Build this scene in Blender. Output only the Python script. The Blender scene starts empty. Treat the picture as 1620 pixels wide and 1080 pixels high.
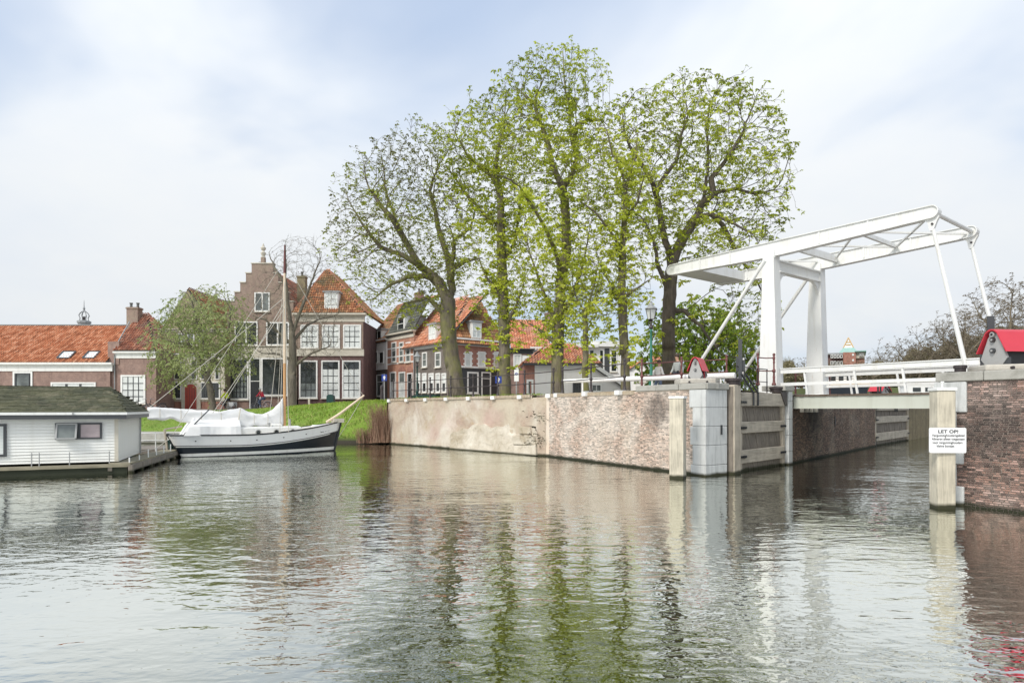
import bpy, math, random
import numpy as np
from mathutils import Vector, Matrix
R = math.radians
random.seed(7); RNG = np.random.default_rng(7)
SC = bpy.context.scene
COL = SC.collection
# ------------------------------------------------------------------ camera
F, HZ, EYE = 980.0, 646.0, 2.1          # focal length in photo pixels, horizon row, eye height (m)
cam_data = bpy.data.cameras.new('camera'); cam = bpy.data.objects.new('camera', cam_data); COL.objects.link(cam)
cam_data.sensor_width = 36.0; cam_data.lens = F/1620*36.0
cam_data.shift_y = (HZ-540)/1620.0; cam_data.clip_end = 2000; cam_data.clip_start = 0.1
cam.location = (0, 0, EYE); cam.rotation_euler = (R(90), 0, 0)
SC.camera = cam
# ------------------------------------------------------------------ sky and sun
SUN_DIR = Vector((-0.55, -0.62, 0.80)).normalized()
world = bpy.data.worlds.new('World'); SC.world = world; world.use_nodes = True
nt = world.node_tree; nt.nodes.clear()
def wn(t, **k):
    n = nt.nodes.new(t)
    for a, b in k.items(): setattr(n, a, b)
    return n
def L(a, b): nt.links.new(a, b)
def wmath(op, a=None, b=None, c=None):
    n = wn('ShaderNodeMath', operation=op)
    for i, v in enumerate((a, b, c)):
        if v is None: continue
        if isinstance(v, (int, float)): n.inputs[i].default_value = v
        else: L(v, n.inputs[i])
    return n.outputs[0]
sky = wn('ShaderNodeTexSky', sky_type='NISHITA'); sky.sun_disc = False
sky.sun_elevation = math.asin(SUN_DIR.z); sky.sun_rotation = math.atan2(SUN_DIR.x, SUN_DIR.y)
sky.air_density = 1.0; sky.dust_density = 2.0; sky.ozone_density = 1.0
tc = wn('ShaderNodeTexCoord'); sep = wn('ShaderNodeSeparateXYZ'); L(tc.outputs['Generated'], sep.inputs[0])
zz = wmath('ADD', wmath('MAXIMUM', sep.outputs[2], 0.0), 0.32)
cmb = wn('ShaderNodeCombineXYZ'); L(wmath('DIVIDE', sep.outputs[0], zz), cmb.inputs[0]); L(wmath('DIVIDE', sep.outputs[1], zz), cmb.inputs[1])
cmb.inputs[2].default_value = 5.2
n1 = wn('ShaderNodeTexNoise'); n1.inputs['Scale'].default_value = 0.95; n1.inputs['Detail'].default_value = 5; n1.inputs['Roughness'].default_value = 0.48; n1.inputs['Distortion'].default_value = 0.5
L(cmb.outputs[0], n1.inputs['Vector'])
ramp = wn('ShaderNodeValToRGB'); ramp.color_ramp.elements[0].position = 0.34; ramp.color_ramp.elements[1].position = 0.60
ramp.color_ramp.interpolation = 'EASE'
L(n1.outputs[0], ramp.inputs[0])
n2 = wn('ShaderNodeTexNoise'); n2.inputs['Scale'].default_value = 2.6; n2.inputs['Detail'].default_value = 6; n2.inputs['Roughness'].default_value = 0.55
L(cmb.outputs[0], n2.inputs['Vector'])
cl = wn('ShaderNodeMix', data_type='RGBA'); cl.inputs['A'].default_value = (3.45, 4.05, 4.95, 1); cl.inputs['B'].default_value = (4.85, 5.0, 5.12, 1)
mr = wn('ShaderNodeMapRange'); L(n2.outputs[0], mr.inputs[0]); mr.inputs[1].default_value = 0.25; mr.inputs[2].default_value = 0.7
mm = wmath('MULTIPLY_ADD', mr.outputs[0], 0.35, wmath('MULTIPLY', ramp.outputs[0], 0.75))
L(mm, cl.inputs['Factor'])
hz = wmath('POWER', wmath('SUBTRACT', 1.0, wmath('MAXIMUM', sep.outputs[2], 0.0)), 5.0)      # thicker veil of cloud towards the horizon
cov = wmath('MINIMUM', wmath('ADD', wmath('MULTIPLY_ADD', ramp.outputs[0], 0.5, 0.48), wmath('MULTIPLY', hz, 0.3)), 0.97)
mixs = wn('ShaderNodeMix', data_type='RGBA'); L(cov, mixs.inputs['Factor']); L(sky.outputs[0], mixs.inputs['A']); L(cl.outputs['Result'], mixs.inputs['B'])
# overcast skies are brighter overhead than low down
zen = wmath('MULTIPLY_ADD', wmath('POWER', wmath('MAXIMUM', sep.outputs[2], 0.0), 1.6), 0.65, 0.92)
zm = wn('ShaderNodeVectorMath', operation='SCALE'); L(mixs.outputs['Result'], zm.inputs[0]); L(zen, zm.inputs['Scale'])
bg = wn('ShaderNodeBackground'); bg.inputs[1].default_value = 0.1; L(zm.outputs[0], bg.inputs[0])
out = wn('ShaderNodeOutputWorld'); L(bg.outputs[0], out.inputs[0])
sun_data = bpy.data.lights.new('sun', 'SUN'); sun_data.energy = 1.5; sun_data.angle = R(14); sun_data.color = (1.0, 0.95, 0.88)
sun = bpy.data.objects.new('sun', sun_data); COL.objects.link(sun); sun.location = (-20, -20, 40)
sun.rotation_euler = SUN_DIR.to_track_quat('Z', 'Y').to_euler()
SC.view_settings.view_transform = 'Standard'; SC.view_settings.look = 'None'
SC.view_settings.exposure = 0.9; SC.view_settings.gamma = 1.0; SC.view_settings.use_curve_mapping = False

# ------------------------------------------------------------------ placing helpers
def at(px, py, Y):
    return Vector(((px-810)/F*Y, Y, EYE-(py-HZ)/F*Y))
def on(px, py, z=0.0):
    Y = F*(EYE-z)/(py-HZ); return Vector(((px-810)/F*Y, Y, z))
# ------------------------------------------------------------------ mesh builder
class MB:
    def __init__(s): s.v = []; s.f = []; s.c = []; s.cur = 0.5; s.smooth = False
    def add(s, vs, fs):
        o = len(s.v); s.v.extend([tuple(p) for p in vs]); s.c.extend([s.cur]*len(vs))
        s.f.extend([tuple(i+o for i in f) for f in fs]); return s
    def box(s, x0, x1, y0, y1, z0, z1):
        return s.add([(x0,y0,z0),(x1,y0,z0),(x1,y1,z0),(x0,y1,z0),(x0,y0,z1),(x1,y0,z1),(x1,y1,z1),(x0,y1,z1)],
                     [(0,3,2,1),(4,5,6,7),(0,1,5,4),(1,2,6,5),(2,3,7,6),(3,0,4,7)])
    def cbox(s, c, sx, sy, sz, b=0.0):          # centred box with chamfered upright edges
        return s.box(c[0]-sx/2, c[0]+sx/2, c[1]-sy/2, c[1]+sy/2, c[2], c[2]+sz)
    def prism(s, pts, y0, y1):                   # polygon in x,z pushed along y
        n = len(pts); vs = [(x, y0, z) for x, z in pts]+[(x, y1, z) for x, z in pts]
        return s.add(vs, [tuple(range(n)), tuple(range(2*n-1, n-1, -1))]+[(i, i+n, (i+1) % n+n, (i+1) % n) for i in range(n)])
    def slab(s, pts, z0, z1):                    # polygon in x,y pushed along z
        n = len(pts); vs = [(p[0], p[1], z0) for p in pts]+[(p[0], p[1], z1) for p in pts]
        return s.add(vs, [tuple(range(n-1, -1, -1)), tuple(range(n, 2*n))]+[(i, (i+1) % n, (i+1) % n+n, i+n) for i in range(n)])
    def bar(s, p, q, w, h=None, up=(0, 0, 1)):   # rectangular bar from p to q
        h = w if h is None else h
        p, q = Vector(p), Vector(q); d = (q-p).normalized(); u = Vector(up)
        if abs(d.dot(u)) > .98: u = Vector((1, 0, 0))
        a = d.cross(u).normalized(); b = a.cross(d).normalized()
        vs = [c+a*sx*w/2+b*sy*h/2 for c in (p, q) for sx, sy in ((-1,-1),(1,-1),(1,1),(-1,1))]
        return s.add(vs, [(0,1,2,3),(7,6,5,4),(0,4,5,1),(1,5,6,2),(2,6,7,3),(3,7,4,0)])
    def tube(s, pts, rad, n=8, cap=True):
        pts = [Vector(p) for p in pts]; m = len(pts)
        if isinstance(rad, (int, float)): rad = [rad]*m
        vs, fs = [], []; a = None
        for i, p in enumerate(pts):
            d = (pts[min(i+1, m-1)]-pts[max(i-1, 0)])
            d = d.normalized() if d.length > 1e-9 else Vector((0, 0, 1))
            if a is None:
                a = d.cross(Vector((0, 0, 1)) if abs(d.z) < .9 else Vector((1, 0, 0))).normalized()
            else:
                a = (a-d*a.dot(d)); a = a.normalized() if a.length > 1e-6 else d.orthogonal().normalized()
            b = d.cross(a)
            for k in range(n):
                t = 2*math.pi*k/n; vs.append(p+(a*math.cos(t)+b*math.sin(t))*rad[i])
        for i in range(m-1):
            for k in range(n):
                k2 = (k+1) % n; fs.append((i*n+k, i*n+k2, (i+1)*n+k2, (i+1)*n+k))
        if cap: fs += [tuple(range(n-1, -1, -1)), tuple(range((m-1)*n, m*n))]
        return s.add(vs, fs)
    def lathe(s, prof, c=(0, 0, 0), n=12):       # profile of (radius, z)
        return s.tube([(c[0], c[1], c[2]+z) for r, z in prof], [max(r, .0005) for r, z in prof], n)
    def ball(s, c, r, n=10):
        return s.lathe([(r*math.sin(math.pi*i/6), -r*math.cos(math.pi*i/6)) for i in range(7)], c, n)
    def torus(s, c, axis, r, t, n=24, m=6):
        axis = Vector(axis).normalized(); a = axis.orthogonal().normalized(); b = axis.cross(a); vs, fs = [], []
        for i in range(n):
            e = a*math.cos(2*math.pi*i/n)+b*math.sin(2*math.pi*i/n)
            for k in range(m):
                q = 2*math.pi*k/m; vs.append(Vector(c)+e*(r+t*math.cos(q))+axis*t*math.sin(q))
        for i in range(n):
            for k in range(m):
                fs.append((i*m+k, ((i+1) % n)*m+k, ((i+1) % n)*m+(k+1) % m, i*m+(k+1) % m))
        return s.add(vs, fs)
    def mesh(s, name, mat=None):
        me = bpy.data.meshes.new(name); me.from_pydata(s.v, [], s.f)
        if mat: me.materials.append(mat)
        a = me.attributes.new('rnd', 'FLOAT', 'POINT'); a.data.foreach_set('value', np.array(s.c, dtype=np.float32))
        if s.smooth: me.polygons.foreach_set('use_smooth', np.ones(len(me.polygons), dtype=bool))
        me.update(); return me
    def build(s, name, mat, parent=None, kind=None, bevel=0.0):
        o = bpy.data.objects.new(name, s.mesh(name, mat)); COL.objects.link(o)
        if parent: o.parent = parent
        if kind: o['kind'] = kind
        if bevel:
            m = o.modifiers.new('edge', 'BEVEL'); m.width = bevel; m.segments = 2; m.limit_method = 'ANGLE'
        return o
def tag(o, label, cat, group=None):
    o['label'] = label; o['category'] = cat
    if group: o['group'] = group
    return o
def thing(name, label, cat, loc=(0, 0, 0), rz=0.0, group=None):
    o = bpy.data.objects.new(name, None); COL.objects.link(o); o.empty_display_size = .3
    o.location = loc; o.rotation_euler = (0, 0, rz); return tag(o, label, cat, group)
def structure(name, mb, mat):
    o = mb.build(name, mat); o['kind'] = 'structure'; return o
def linked(name, me, parent, loc=(0, 0, 0), rot=(0, 0, 0), scale=(1, 1, 1)):
    o = bpy.data.objects.new(name, me); COL.objects.link(o); o.parent = parent; o.location = loc; o.rotation_euler = rot; o.scale = scale; return o

# ------------------------------------------------------------------ materials
class NT:
    def __init__(s, name):
        s.m = bpy.data.materials.new(name); s.m.use_nodes = True; s.t = s.m.node_tree
        s.b = s.t.nodes['Principled BSDF']
    def n(s, t, **k):
        x = s.t.nodes.new(t)
        for a, b in k.items(): setattr(x, a, b)
        return x
    def l(s, a, b): s.t.links.new(a, b)
    def math(s, op, a, b=None, c=None, clamp=False):
        x = s.n('ShaderNodeMath', operation=op, use_clamp=clamp)
        for i, v in enumerate((a, b, c)):
            if v is None: continue
            if isinstance(v, (int, float)): x.inputs[i].default_value = v
            else: s.l(v, x.inputs[i])
        return x.outputs[0]
    def coord(s, kind='Object'):
        if kind == 'World': return s.n('ShaderNodeNewGeometry').outputs['Position']
        return s.n('ShaderNodeTexCoord').outputs[kind]
    def noise(s, vec, scale, detail=4, rough=.55, dist=0.0, stretch=None):
        if stretch:
            mp = s.n('ShaderNodeMapping'); mp.inputs['Scale'].default_value = stretch; s.l(vec, mp.inputs[0]); vec = mp.outputs[0]
        x = s.n('ShaderNodeTexNoise'); x.inputs['Scale'].default_value = scale; x.inputs['Detail'].default_value = detail
        x.inputs['Roughness'].default_value = rough; x.inputs['Distortion'].default_value = dist; s.l(vec, x.inputs['Vector']); return x.outputs[0]
    def rng(s, v, a, b, c=0.0, d=1.0):
        x = s.n('ShaderNodeMapRange'); s.l(v, x.inputs[0])
        for i, q in enumerate((a, b, c, d)): x.inputs[i+1].default_value = q
        return x.outputs[0]
    def mix(s, f, a, b, mode='MIX'):
        x = s.n('ShaderNodeMix', data_type='RGBA', blend_type=mode)
        for nm, v in (('Factor', f), ('A', a), ('B', b)):
            if isinstance(v, (int, float)): x.inputs[nm].default_value = v
            elif isinstance(v, tuple): x.inputs[nm].default_value = (*v[:3], 1)
            else: s.l(v, x.inputs[nm])
        return x.outputs['Result']
    def attr(s, nm='rnd'): return s.n('ShaderNodeAttribute', attribute_name=nm).outputs['Fac']
    def ramp(s, v, stops):
        x = s.n('ShaderNodeValToRGB'); e = x.color_ramp.elements
        while len(e) < len(stops): e.new(0.5)
        for i, (p, c) in enumerate(stops): e[i].position = p; e[i].color = (*c, 1)
        s.l(v, x.inputs[0]); return x.outputs[0]
    def bump(s, h, strength=.5, dist=.02):
        x = s.n('ShaderNodeBump'); x.inputs['Strength'].default_value = strength; x.inputs['Distance'].default_value = dist
        s.l(h, x.inputs['Height']); s.l(x.outputs[0], s.b.inputs['Normal'])
    def done(s, col=None, rough=None, **k):
        if col is not None:
            if isinstance(col, tuple): s.b.inputs['Base Color'].default_value = (*col[:3], 1)
            else: s.l(col, s.b.inputs['Base Color'])
        if rough is not None:
            if isinstance(rough, (int, float)): s.b.inputs['Roughness'].default_value = rough
            else: s.l(rough, s.b.inputs['Roughness'])
        for a, v in k.items(): s.b.inputs[a.replace('_', ' ')].default_value = v
        return s.m
def plain(name, col, rough=.6, var=.25, scale=2.0, bump=.15, fine=30, dirt=None, dirt_amt=.5, coord='Object', streak=False, **k):
    """surface with large and fine variation, optional dirt patches (vertical streaks when asked)"""
    t = NT(name); v = t.coord(coord)
    a = t.noise(v, scale, 5, .6); b = t.noise(v, fine, 3, .6)
    dk = tuple(c*(1-var) for c in col); lt = tuple(min(1, c*(1+var*.6)) for c in col)
    c = t.mix(t.rng(a, .3, .7), dk, lt); c = t.mix(.35, c, t.mix(b, dk, lt))
    if dirt:
        d = t.noise(v, scale*1.7, 6, .65, .3, (3, 3, .35) if streak else None)
        c = t.mix(t.rng(d, .5, .72, 0, dirt_amt), c, dirt)
    if name == 'bridge_white_paint':                     # thin rust runs
        c = t.mix(t.rng(t.noise(v, 3.2, 6, .7, .2, (4, 4, .3)), .62, .74, 0, .55), c, (.42, .29, .17))
    if name in ('grey_limestone', 'weathered_capstone'):
        s_ = t.n('ShaderNodeSeparateXYZ'); t.l(t.coord('World'), s_.inputs[0])
        c = t.mix(t.rng(t.math('ADD', s_.outputs[2], t.math('MULTIPLY', a, -.12)), -.02, .06, 1, 0), c, (.03, .03, .012))
    if bump: t.bump(b, bump, .01)
    return t.done(c, rough, **k)
M = {}
M['white'] = plain('white_paint', (.80, .80, .77), .45, .06, 1.2, .05, 30, (.50, .48, .42), .35, streak=True)
M['bridge'] = plain('bridge_white_paint', (.75, .755, .735), .38, .05, .6, .03, 40, (.50, .47, .38), .4, streak=True)
M['bridge_grey'] = plain('bridge_grey_green_paint', (.52, .54, .47), .45, .08, .6, .03, 40, (.36, .36, .29), .3, streak=True)
M['rim'] = plain('dark_edge_paint', (.33, .32, .29), .5, .15)
M['boat_white'] = plain('boat_white_paint', (.86, .86, .85), .3, .03, 1.0, .02, 30, (.62, .60, .55), .2, streak=True)
M['cream'] = plain('cream_stone', (.58, .54, .45), .8, .15, 1.0, .2, 25, (.36, .33, .26), .5)
M['black'] = plain('black_paint', (.025, .027, .03), .4, .2)
M['navy'] = plain('navy_hull_paint', (.012, .018, .026), .28, .3, .8, .02)
M['iron'] = plain('painted_cast_iron', (.045, .035, .035), .5, .3, 5, .2)
M['iron_red'] = plain('oxide_red_iron', (.16, .055, .05), .55, .3, 8, .25, 40, (.06, .03, .03), .6)
M['galv'] = plain('grey_metal_paint', (.36, .36, .35), .45, .1)
M['anthracite'] = plain('anthracite_metal', (.055, .058, .062), .45, .15)
M['red'] = plain('red_sheet_metal', (.56, .04, .06), .45, .1, 2, .03)
M['green_metal'] = plain('green_lamp_paint', (.03, .17, .115), .4, .2)
M['dark_green'] = plain('dark_green_paint', (.012, .055, .045), .4, .2)
M['red_door'] = plain('red_door_paint', (.38, .055, .035), .5, .2, 1.5, .15, 20)
M['wood_varnish'] = plain('varnished_spar', (.60, .34, .15), .35, .15, 1.0, .05)
M['wood_pale'] = plain('pale_spar_wood', (.76, .62, .46), .4, .12, 1.0, .05)
M['canvas'] = plain('white_canvas', (.80, .80, .79), .8, .05, 1.5, .3, 8, (.6, .59, .55), .3)
M['rope'] = plain('pale_rope', (.55, .52, .45), .8, .15)
M['stone'] = plain('grey_limestone', (.58, .59, .575), .8, .14, 1.6, .3, 22, (.24, .25, .24), .55, 'World', True)
M['cap_stone'] = plain('weathered_capstone', (.38, .37, .33), .85, .25, 1.5, .4, 18, (.15, .145, .12), .6, 'World')
M['concrete'] = plain('pale_concrete', (.50, .47, .41), .9, .15, 2, .3, 25, (.28, .25, .2), .5)
M['slate'] = plain('dark_slate', (.13, .135, .13), .7, .25, 2, .3)
M['street'] = plain('brick_paving', (.27, .23, .20), .9, .25, .6, .3, 14)
M['asphalt'] = plain('asphalt', (.06, .06, .06), .9, .2, .8, .2)
M['far_ground'] = plain('rough_grassland', (.10, .12, .05), .95, .4, .15, .2)
M['mud'] = plain('lock_bed', (.03, .035, .02), .9, .3)
M['blue_sign'] = plain('blue_sign_face', (.02, .05, .28), .35, .05)
M['yellow_ship'] = plain('yellow_ochre_paint', (.58, .38, .15), .5, .12)
M['skin'] = plain('skin', (.50, .30, .21), .5, .08)
M['jacket_yellow'] = plain('high_visibility_jacket', (.62, .75, .04), .7, .1)
M['jacket_red'] = plain('red_jacket', (.62, .03, .06), .7, .12)
M['jacket_white'] = plain('white_shirt', (.75, .72, .70), .8, .08)
M['jacket_grey'] = plain('grey_coat', (.36, .38, .37), .8, .15)
M['trousers'] = plain('dark_trousers', (.03, .032, .045), .8, .2)
M['jeans'] = plain('blue_jeans', (.12, .16, .24), .8, .2)
M['hair'] = plain('dark_hair', (.05, .03, .02), .6, .2)
M['rubber'] = plain('rubber', (.02, .02, .02), .7, .2)
M['chrome'] = plain('bicycle_metal', (.5, .5, .52), .3, .1, Metallic=.7)
M['bike_white'] = plain('white_bicycle_paint', (.7, .71, .72), .35, .08)
M['curtain'] = plain('pale_curtain', (.70, .72, .69), .8, .12, 3, .2, 8)
M['lamp_glass'] = plain('frosted_lamp_glass', (.62, .64, .62), .25, .08)
M['lead'] = plain('grey_lead', (.30, .31, .31), .6, .15)
M['copper'] = plain('verdigris_copper', (.28, .46, .41), .7, .15)
M['plaster'] = plain('white_render', (.78, .77, .74), .85, .06, .8, .1, 25, (.55, .52, .47), .3, streak=True)

def glass(name, col, rough=.06, var=.5):
    t = NT(name); v = t.coord('World'); a = t.noise(v, .9, 3, .6)
    c = t.mix(t.rng(a, .35, .65), tuple(x*(1-var) for x in col), tuple(x*(1+var*.5) for x in col))
    t.bump(t.noise(v, 1.5, 2), .04, .02)
    return t.done(c, rough, Specular_IOR_Level=.8)
M['glass'] = glass('dark_window_glass', (.035, .042, .042))
M['glass_mid'] = glass('grey_window_glass', (.16, .18, .17))
M['glass_curtain'] = glass('curtained_window_glass', (.74, .77, .74), .15, .2)
M['glass_sky'] = glass('skylight_glass', (.72, .76, .78), .1, .1)
M['glass_pink'] = glass('pinkish_curtained_glass', (.50, .40, .40), .12, .35)

def brick(name, cols, mortar, w=.21, h=.062, bump=.5, stain=None, stain_amt=.5):
    """small brick courses for walls too far away to build brick by brick"""
    t = NT(name); tcn = t.n('ShaderNodeTexCoord'); v = tcn.outputs['Object']
    sv = t.n('ShaderNodeSeparateXYZ'); t.l(v, sv.inputs[0]); sn = t.n('ShaderNodeSeparateXYZ'); t.l(tcn.outputs['Normal'], sn.inputs[0])
    side = t.math('GREATER_THAN', t.math('ABSOLUTE', sn.outputs[0]), .7)
    u = t.math('ADD', t.math('MULTIPLY', sv.outputs[1], side), t.math('MULTIPLY', sv.outputs[0], t.math('SUBTRACT', 1.0, side)))
    cv = t.n('ShaderNodeCombineXYZ'); t.l(u, cv.inputs[0]); t.l(sv.outputs[2], cv.inputs[1])
    b = t.n('ShaderNodeTexBrick'); t.l(cv.outputs[0], b.inputs['Vector'])
    b.inputs['Scale'].default_value = 1.0; b.inputs['Brick Width'].default_value = w; b.inputs['Row Height'].default_value = h
    b.inputs['Mortar Size'].default_value = .006; b.inputs['Mortar Smooth'].default_value = .3; b.inputs['Bias'].default_value = 0
    b.inputs['Color1'].default_value = (*cols[0], 1); b.inputs['Color2'].default_value = (*cols[1], 1); b.inputs['Mortar'].default_value = (*mortar, 1)
    a = t.noise(v, .9, 5, .6); f = t.noise(v, 9, 4, .7)
    c = t.mix(t.rng(a, .3, .7, .0, .45), b.outputs[0], tuple(x*.62 for x in cols[0]))
    c = t.mix(t.rng(f, .35, .7, 0, .4), c, cols[2])
    c = t.mix(t.rng(t.noise(v, 2.3, 5, .75, .4), .42, .68, 0, .5), c, stain or tuple(min(1, x*1.35) for x in cols[2]))
    if stain: c = t.mix(t.rng(t.noise(v, .7, 6, .7, .5), .5, .75, 0, stain_amt), c, stain)
    c = t.mix(t.rng(t.noise(v, .5, 5, .7, .6, (2.5, 2.5, .5)), .52, .75, 0, .55), c, tuple(x*.45 for x in cols[1]))
    t.bump(t.math('ADD', t.math('MULTIPLY', b.outputs['Fac'], -1.0), t.math('MULTIPLY', f, .5)), bump, .012)
    return t.done(c, .85)
M['brick_brown'] = brick('brown_brick', [(.28, .165, .135), (.20, .12, .10), (.35, .24, .195)], (.38, .34, .30))
M['brick_red'] = brick('red_brick', [(.36, .14, .10), (.29, .115, .085), (.42, .22, .16)], (.40, .34, .29))
M['brick_dark'] = brick('dark_purple_brick', [(.14, .075, .07), (.10, .055, .055), (.18, .105, .095)], (.14, .11, .10))
M['brick_grey'] = brick('grey_brown_brick', [(.16, .135, .115), (.115, .10, .088), (.21, .18, .155)], (.24, .22, .19))
M['brick_orange'] = brick('orange_red_brick', [(.44, .19, .115), (.36, .15, .10), (.5, .28, .19)], (.48, .42, .36))
M['brick_gable'] = brick('weathered_gable_brick', [(.31, .205, .165), (.23, .15, .125), (.38, .29, .23)], (.36, .31, .26), stain=(.33, .28, .2), stain_amt=.5)
M['brick_moss'] = brick('mossy_gable_brick', [(.30, .24, .15), (.22, .17, .11), (.34, .30, .18)], (.36, .32, .24), stain=(.28, .27, .13), stain_amt=.7)

def tiles(name, cols, moss=None, moss_amt=.6):
    t = NT(name); v = t.coord('Object'); r = t.attr()
    c = t.ramp(r, [(0, tuple(x*.6 for x in cols[0])), (.3, cols[0]), (.6, cols[1]), (1, tuple(min(1, x*1.1) for x in cols[2]))])
    c = t.mix(t.rng(t.noise(v, .8, 5, .6), .35, .7, 0, .35), c, cols[0])
    c = t.mix(t.rng(t.noise(v, 9, 3, .7), .42, .62, 0, .55), c, (cols[0][0]*.5, cols[0][1]*.5, cols[0][2]*.5))
    if moss: c = t.mix(t.rng(t.noise(v, .9, 6, .7, .6), .45, .65, 0, moss_amt), c, moss)
    t.bump(t.noise(v, 25, 3), .2, .01)
    return t.done(c, .75)
M['tile_orange'] = tiles('orange_pantiles', [(.58, .21, .095), (.74, .33, .17), (.84, .47, .29)])
M['tile_old'] = tiles('weathered_pantiles', [(.36, .13, .075), (.53, .21, .115), (.64, .34, .22)], (.20, .16, .13), .65)
M['tile_moss'] = tiles('mossy_pantiles', [(.36, .145, .065), (.50, .215, .095), (.58, .31, .155)], (.17, .15, .07), .75)
M['tile_dark'] = tiles('dark_grey_pantiles', [(.10, .11, .095), (.15, .155, .13), (.20, .20, .17)], (.2, .2, .14), .5)
M['tile_light'] = tiles('orange_grey_pantiles', [(.54, .18, .085), (.68, .28, .14), (.76, .4, .24)], (.40, .36, .30), .4)
# ================================================================== the setting
def frame(A, B):
    A, B = Vector(A[:2]), Vector(B[:2]); d = B-A
    return (A.x, A.y, 0), math.atan2(d.y, d.x), d.length
# ---- water
def water_material():
    t = NT('canal_water'); v = t.coord('World')
    # wind ripples: long crests across the view, shorter chop, fine shimmer; calmer and rougher patches
    patch = t.rng(t.noise(v, .16, 3, .55, .5, (.6, 1, 1)), .36, .64, .30, 1.25)
    a = t.noise(v, 2.4, 1, .4, .7, (.55, 1.15, 1)); b = t.noise(v, 6.0, 1, .4, .6, (.6, 1.1, 1)); c = t.noise(v, 16, 1, .4, .4, (.7, 1, 1)); g = t.noise(v, .55, 2, .5, .3, (.8, 1.2, 1))
    h = t.math('ADD', t.math('MULTIPLY', a, .75), t.math('MULTIPLY', b, .42))
    h = t.math('ADD', h, t.math('MULTIPLY', c, .15)); h = t.math('ADD', h, t.math('MULTIPLY', g, .55))
    h = t.math('MULTIPLY', h, patch)
    t.bump(h, 1.0, WATER_BUMP)
    m = t.done((.020, .030, .010), .015, IOR=1.33)
    # clear top layer: the mirror of sky and trees over the murky green body
    lw = t.n('ShaderNodeFresnel'); lw.inputs['IOR'].default_value = 1.75
    for l in list(t.t.links):
        if l.to_node == t.b and l.to_socket.name == 'Normal': nrm = l.from_socket
    t.l(nrm, lw.inputs['Normal'])
    gl = t.n('ShaderNodeBsdfGlossy'); gl.inputs['Roughness'].default_value = .012; gl.inputs['Color'].default_value = (.84, .855, .81, 1); t.l(nrm, gl.inputs['Normal'])
    df = t.n('ShaderNodeBsdfDiffuse'); df.inputs['Color'].default_value = (.011, .022, .005, 1)
    mx = t.n('ShaderNodeMixShader'); t.l(t.rng(lw.outputs[0], 0.02, .28, .14, 1.0), mx.inputs[0]); t.l(df.outputs[0], mx.inputs[1]); t.l(gl.outputs[0], mx.inputs[2])
    t.l(mx.outputs[0], t.t.nodes['Material Output'].inputs['Surface'])
    return m
WATER_BUMP = 0.0215
M['water'] = water_material()
mb = MB(); mb.add([(-300, -30, 0), (300, -30, 0), (300, 400, 0), (-300, 400, 0)], [(0, 1, 2, 3)])
structure('water', mb, M['water'])
# ---- key points of the quays (x, y)
W0, W1, W2, W3 = (-7.35, 36.8), (.9, 27.9), (1.62, 27.05), (6.0, 19.2)
PB = (6.85, 19.8); G1 = (10.2, 23.1); C0, C1, C2, C3 = (10.7, 23.65), (20.1, 34.3), (26.0, 40.6), (33, 48.4)
R0 = (9.62, 13.55); RD = Vector((.49, -.872)); R1 = (R0[0]+RD.x*9, R0[1]+RD.y*9)
CREST = [(-60, 45.5, 1.75), (-32, 45, 1.76), (-25.4, 44.5, 1.80), (-18.4, 44, 2.02), (-14.5, 43, 2.30), (-9.9, 39.3, 2.55), (-7.5, 37.3, 2.60)]
SHORE = [(-60, 39), (-32, 38.6), (-25, 38.2), (-18, 37.9), (-13, 37.6), (-9.6, 37.1), (-7.5, 36.9)]
# ---- street and quay ground
poly = [(x, y, z) for x, y, z in CREST]+[(W0[0], W0[1]+.1, 2.6), (*W1, 2.68), (*W2, 2.69), (*W3, 2.74), (*PB, 2.74), (9.6, 23.5, 2.70), (*C0, 2.62), (*C1, 2.62), (*C2, 2.62), (33, 48.4, 2.62), (24, 66, 2.62), (24, 260, 2.62), (-150, 260, 1.75), (-150, 46, 1.75)]
mb = MB(); mb.add(poly, [tuple(range(len(poly)))])
structure('street', mb, M['street'])
rp = [R0, R1, (60, -8), (160, 60), (160, 260), (64, 260), (58, 67)]
mb = MB(); mb.slab(rp, -1, 2.72); structure('quay_ground', mb, M['street'])
mb = MB(); mb.slab([(42, 84), (64, 78), (200, 74), (300, 380), (-300, 380), (-300, 262), (20, 110)], -.5, 4.88); structure('far_ground', mb, M['far_ground'])
# ---- grassy bank
def lerp_line(pts, n):
    P = np.array(pts, float); s = np.r_[0, np.cumsum(np.linalg.norm(np.diff(P[:, :2], axis=0), axis=1))]
    q = np.linspace(0, s[-1], n); return np.stack([np.interp(q, s, P[:, k]) for k in range(P.shape[1])], 1)
NB, NR = 120, 18
crest = lerp_line(CREST, NB); shore = lerp_line(SHORE, NB); bv, bf = [], []
for i in range(NB):
    for j in range(NR+1):
        q = j/NR; x, y = shore[i]+(crest[i, :2]-shore[i])*q
        prof = .30+(crest[i, 2]-.30)*(1-(1-q)**1.7)
        z = (-.3 if j == 0 else prof)+(random.uniform(-.04, .04) if 0 < j < NR else 0)
        bv.append((x, y+(random.uniform(-.06, .06) if j == 0 else 0), z+(.004 if j == NR else 0)))
for i in range(NB-1):
    for j in range(NR):
        a = i*(NR+1)+j; bf.append((a, a+NR+1, a+NR+2, a+1))
t = NT('bank_turf'); v = t.coord('World')
c = t.mix(t.rng(t.noise(v, .5, 5, .6), .35, .65), (.12, .22, .02), (.20, .32, .03))
c = t.mix(t.rng(t.noise(v, 4, 5, .7), .42, .7, 0, .7), c, (.20, .19, .06))
sx = t.n('ShaderNodeSeparateXYZ'); t.l(v, sx.inputs[0])
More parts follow.
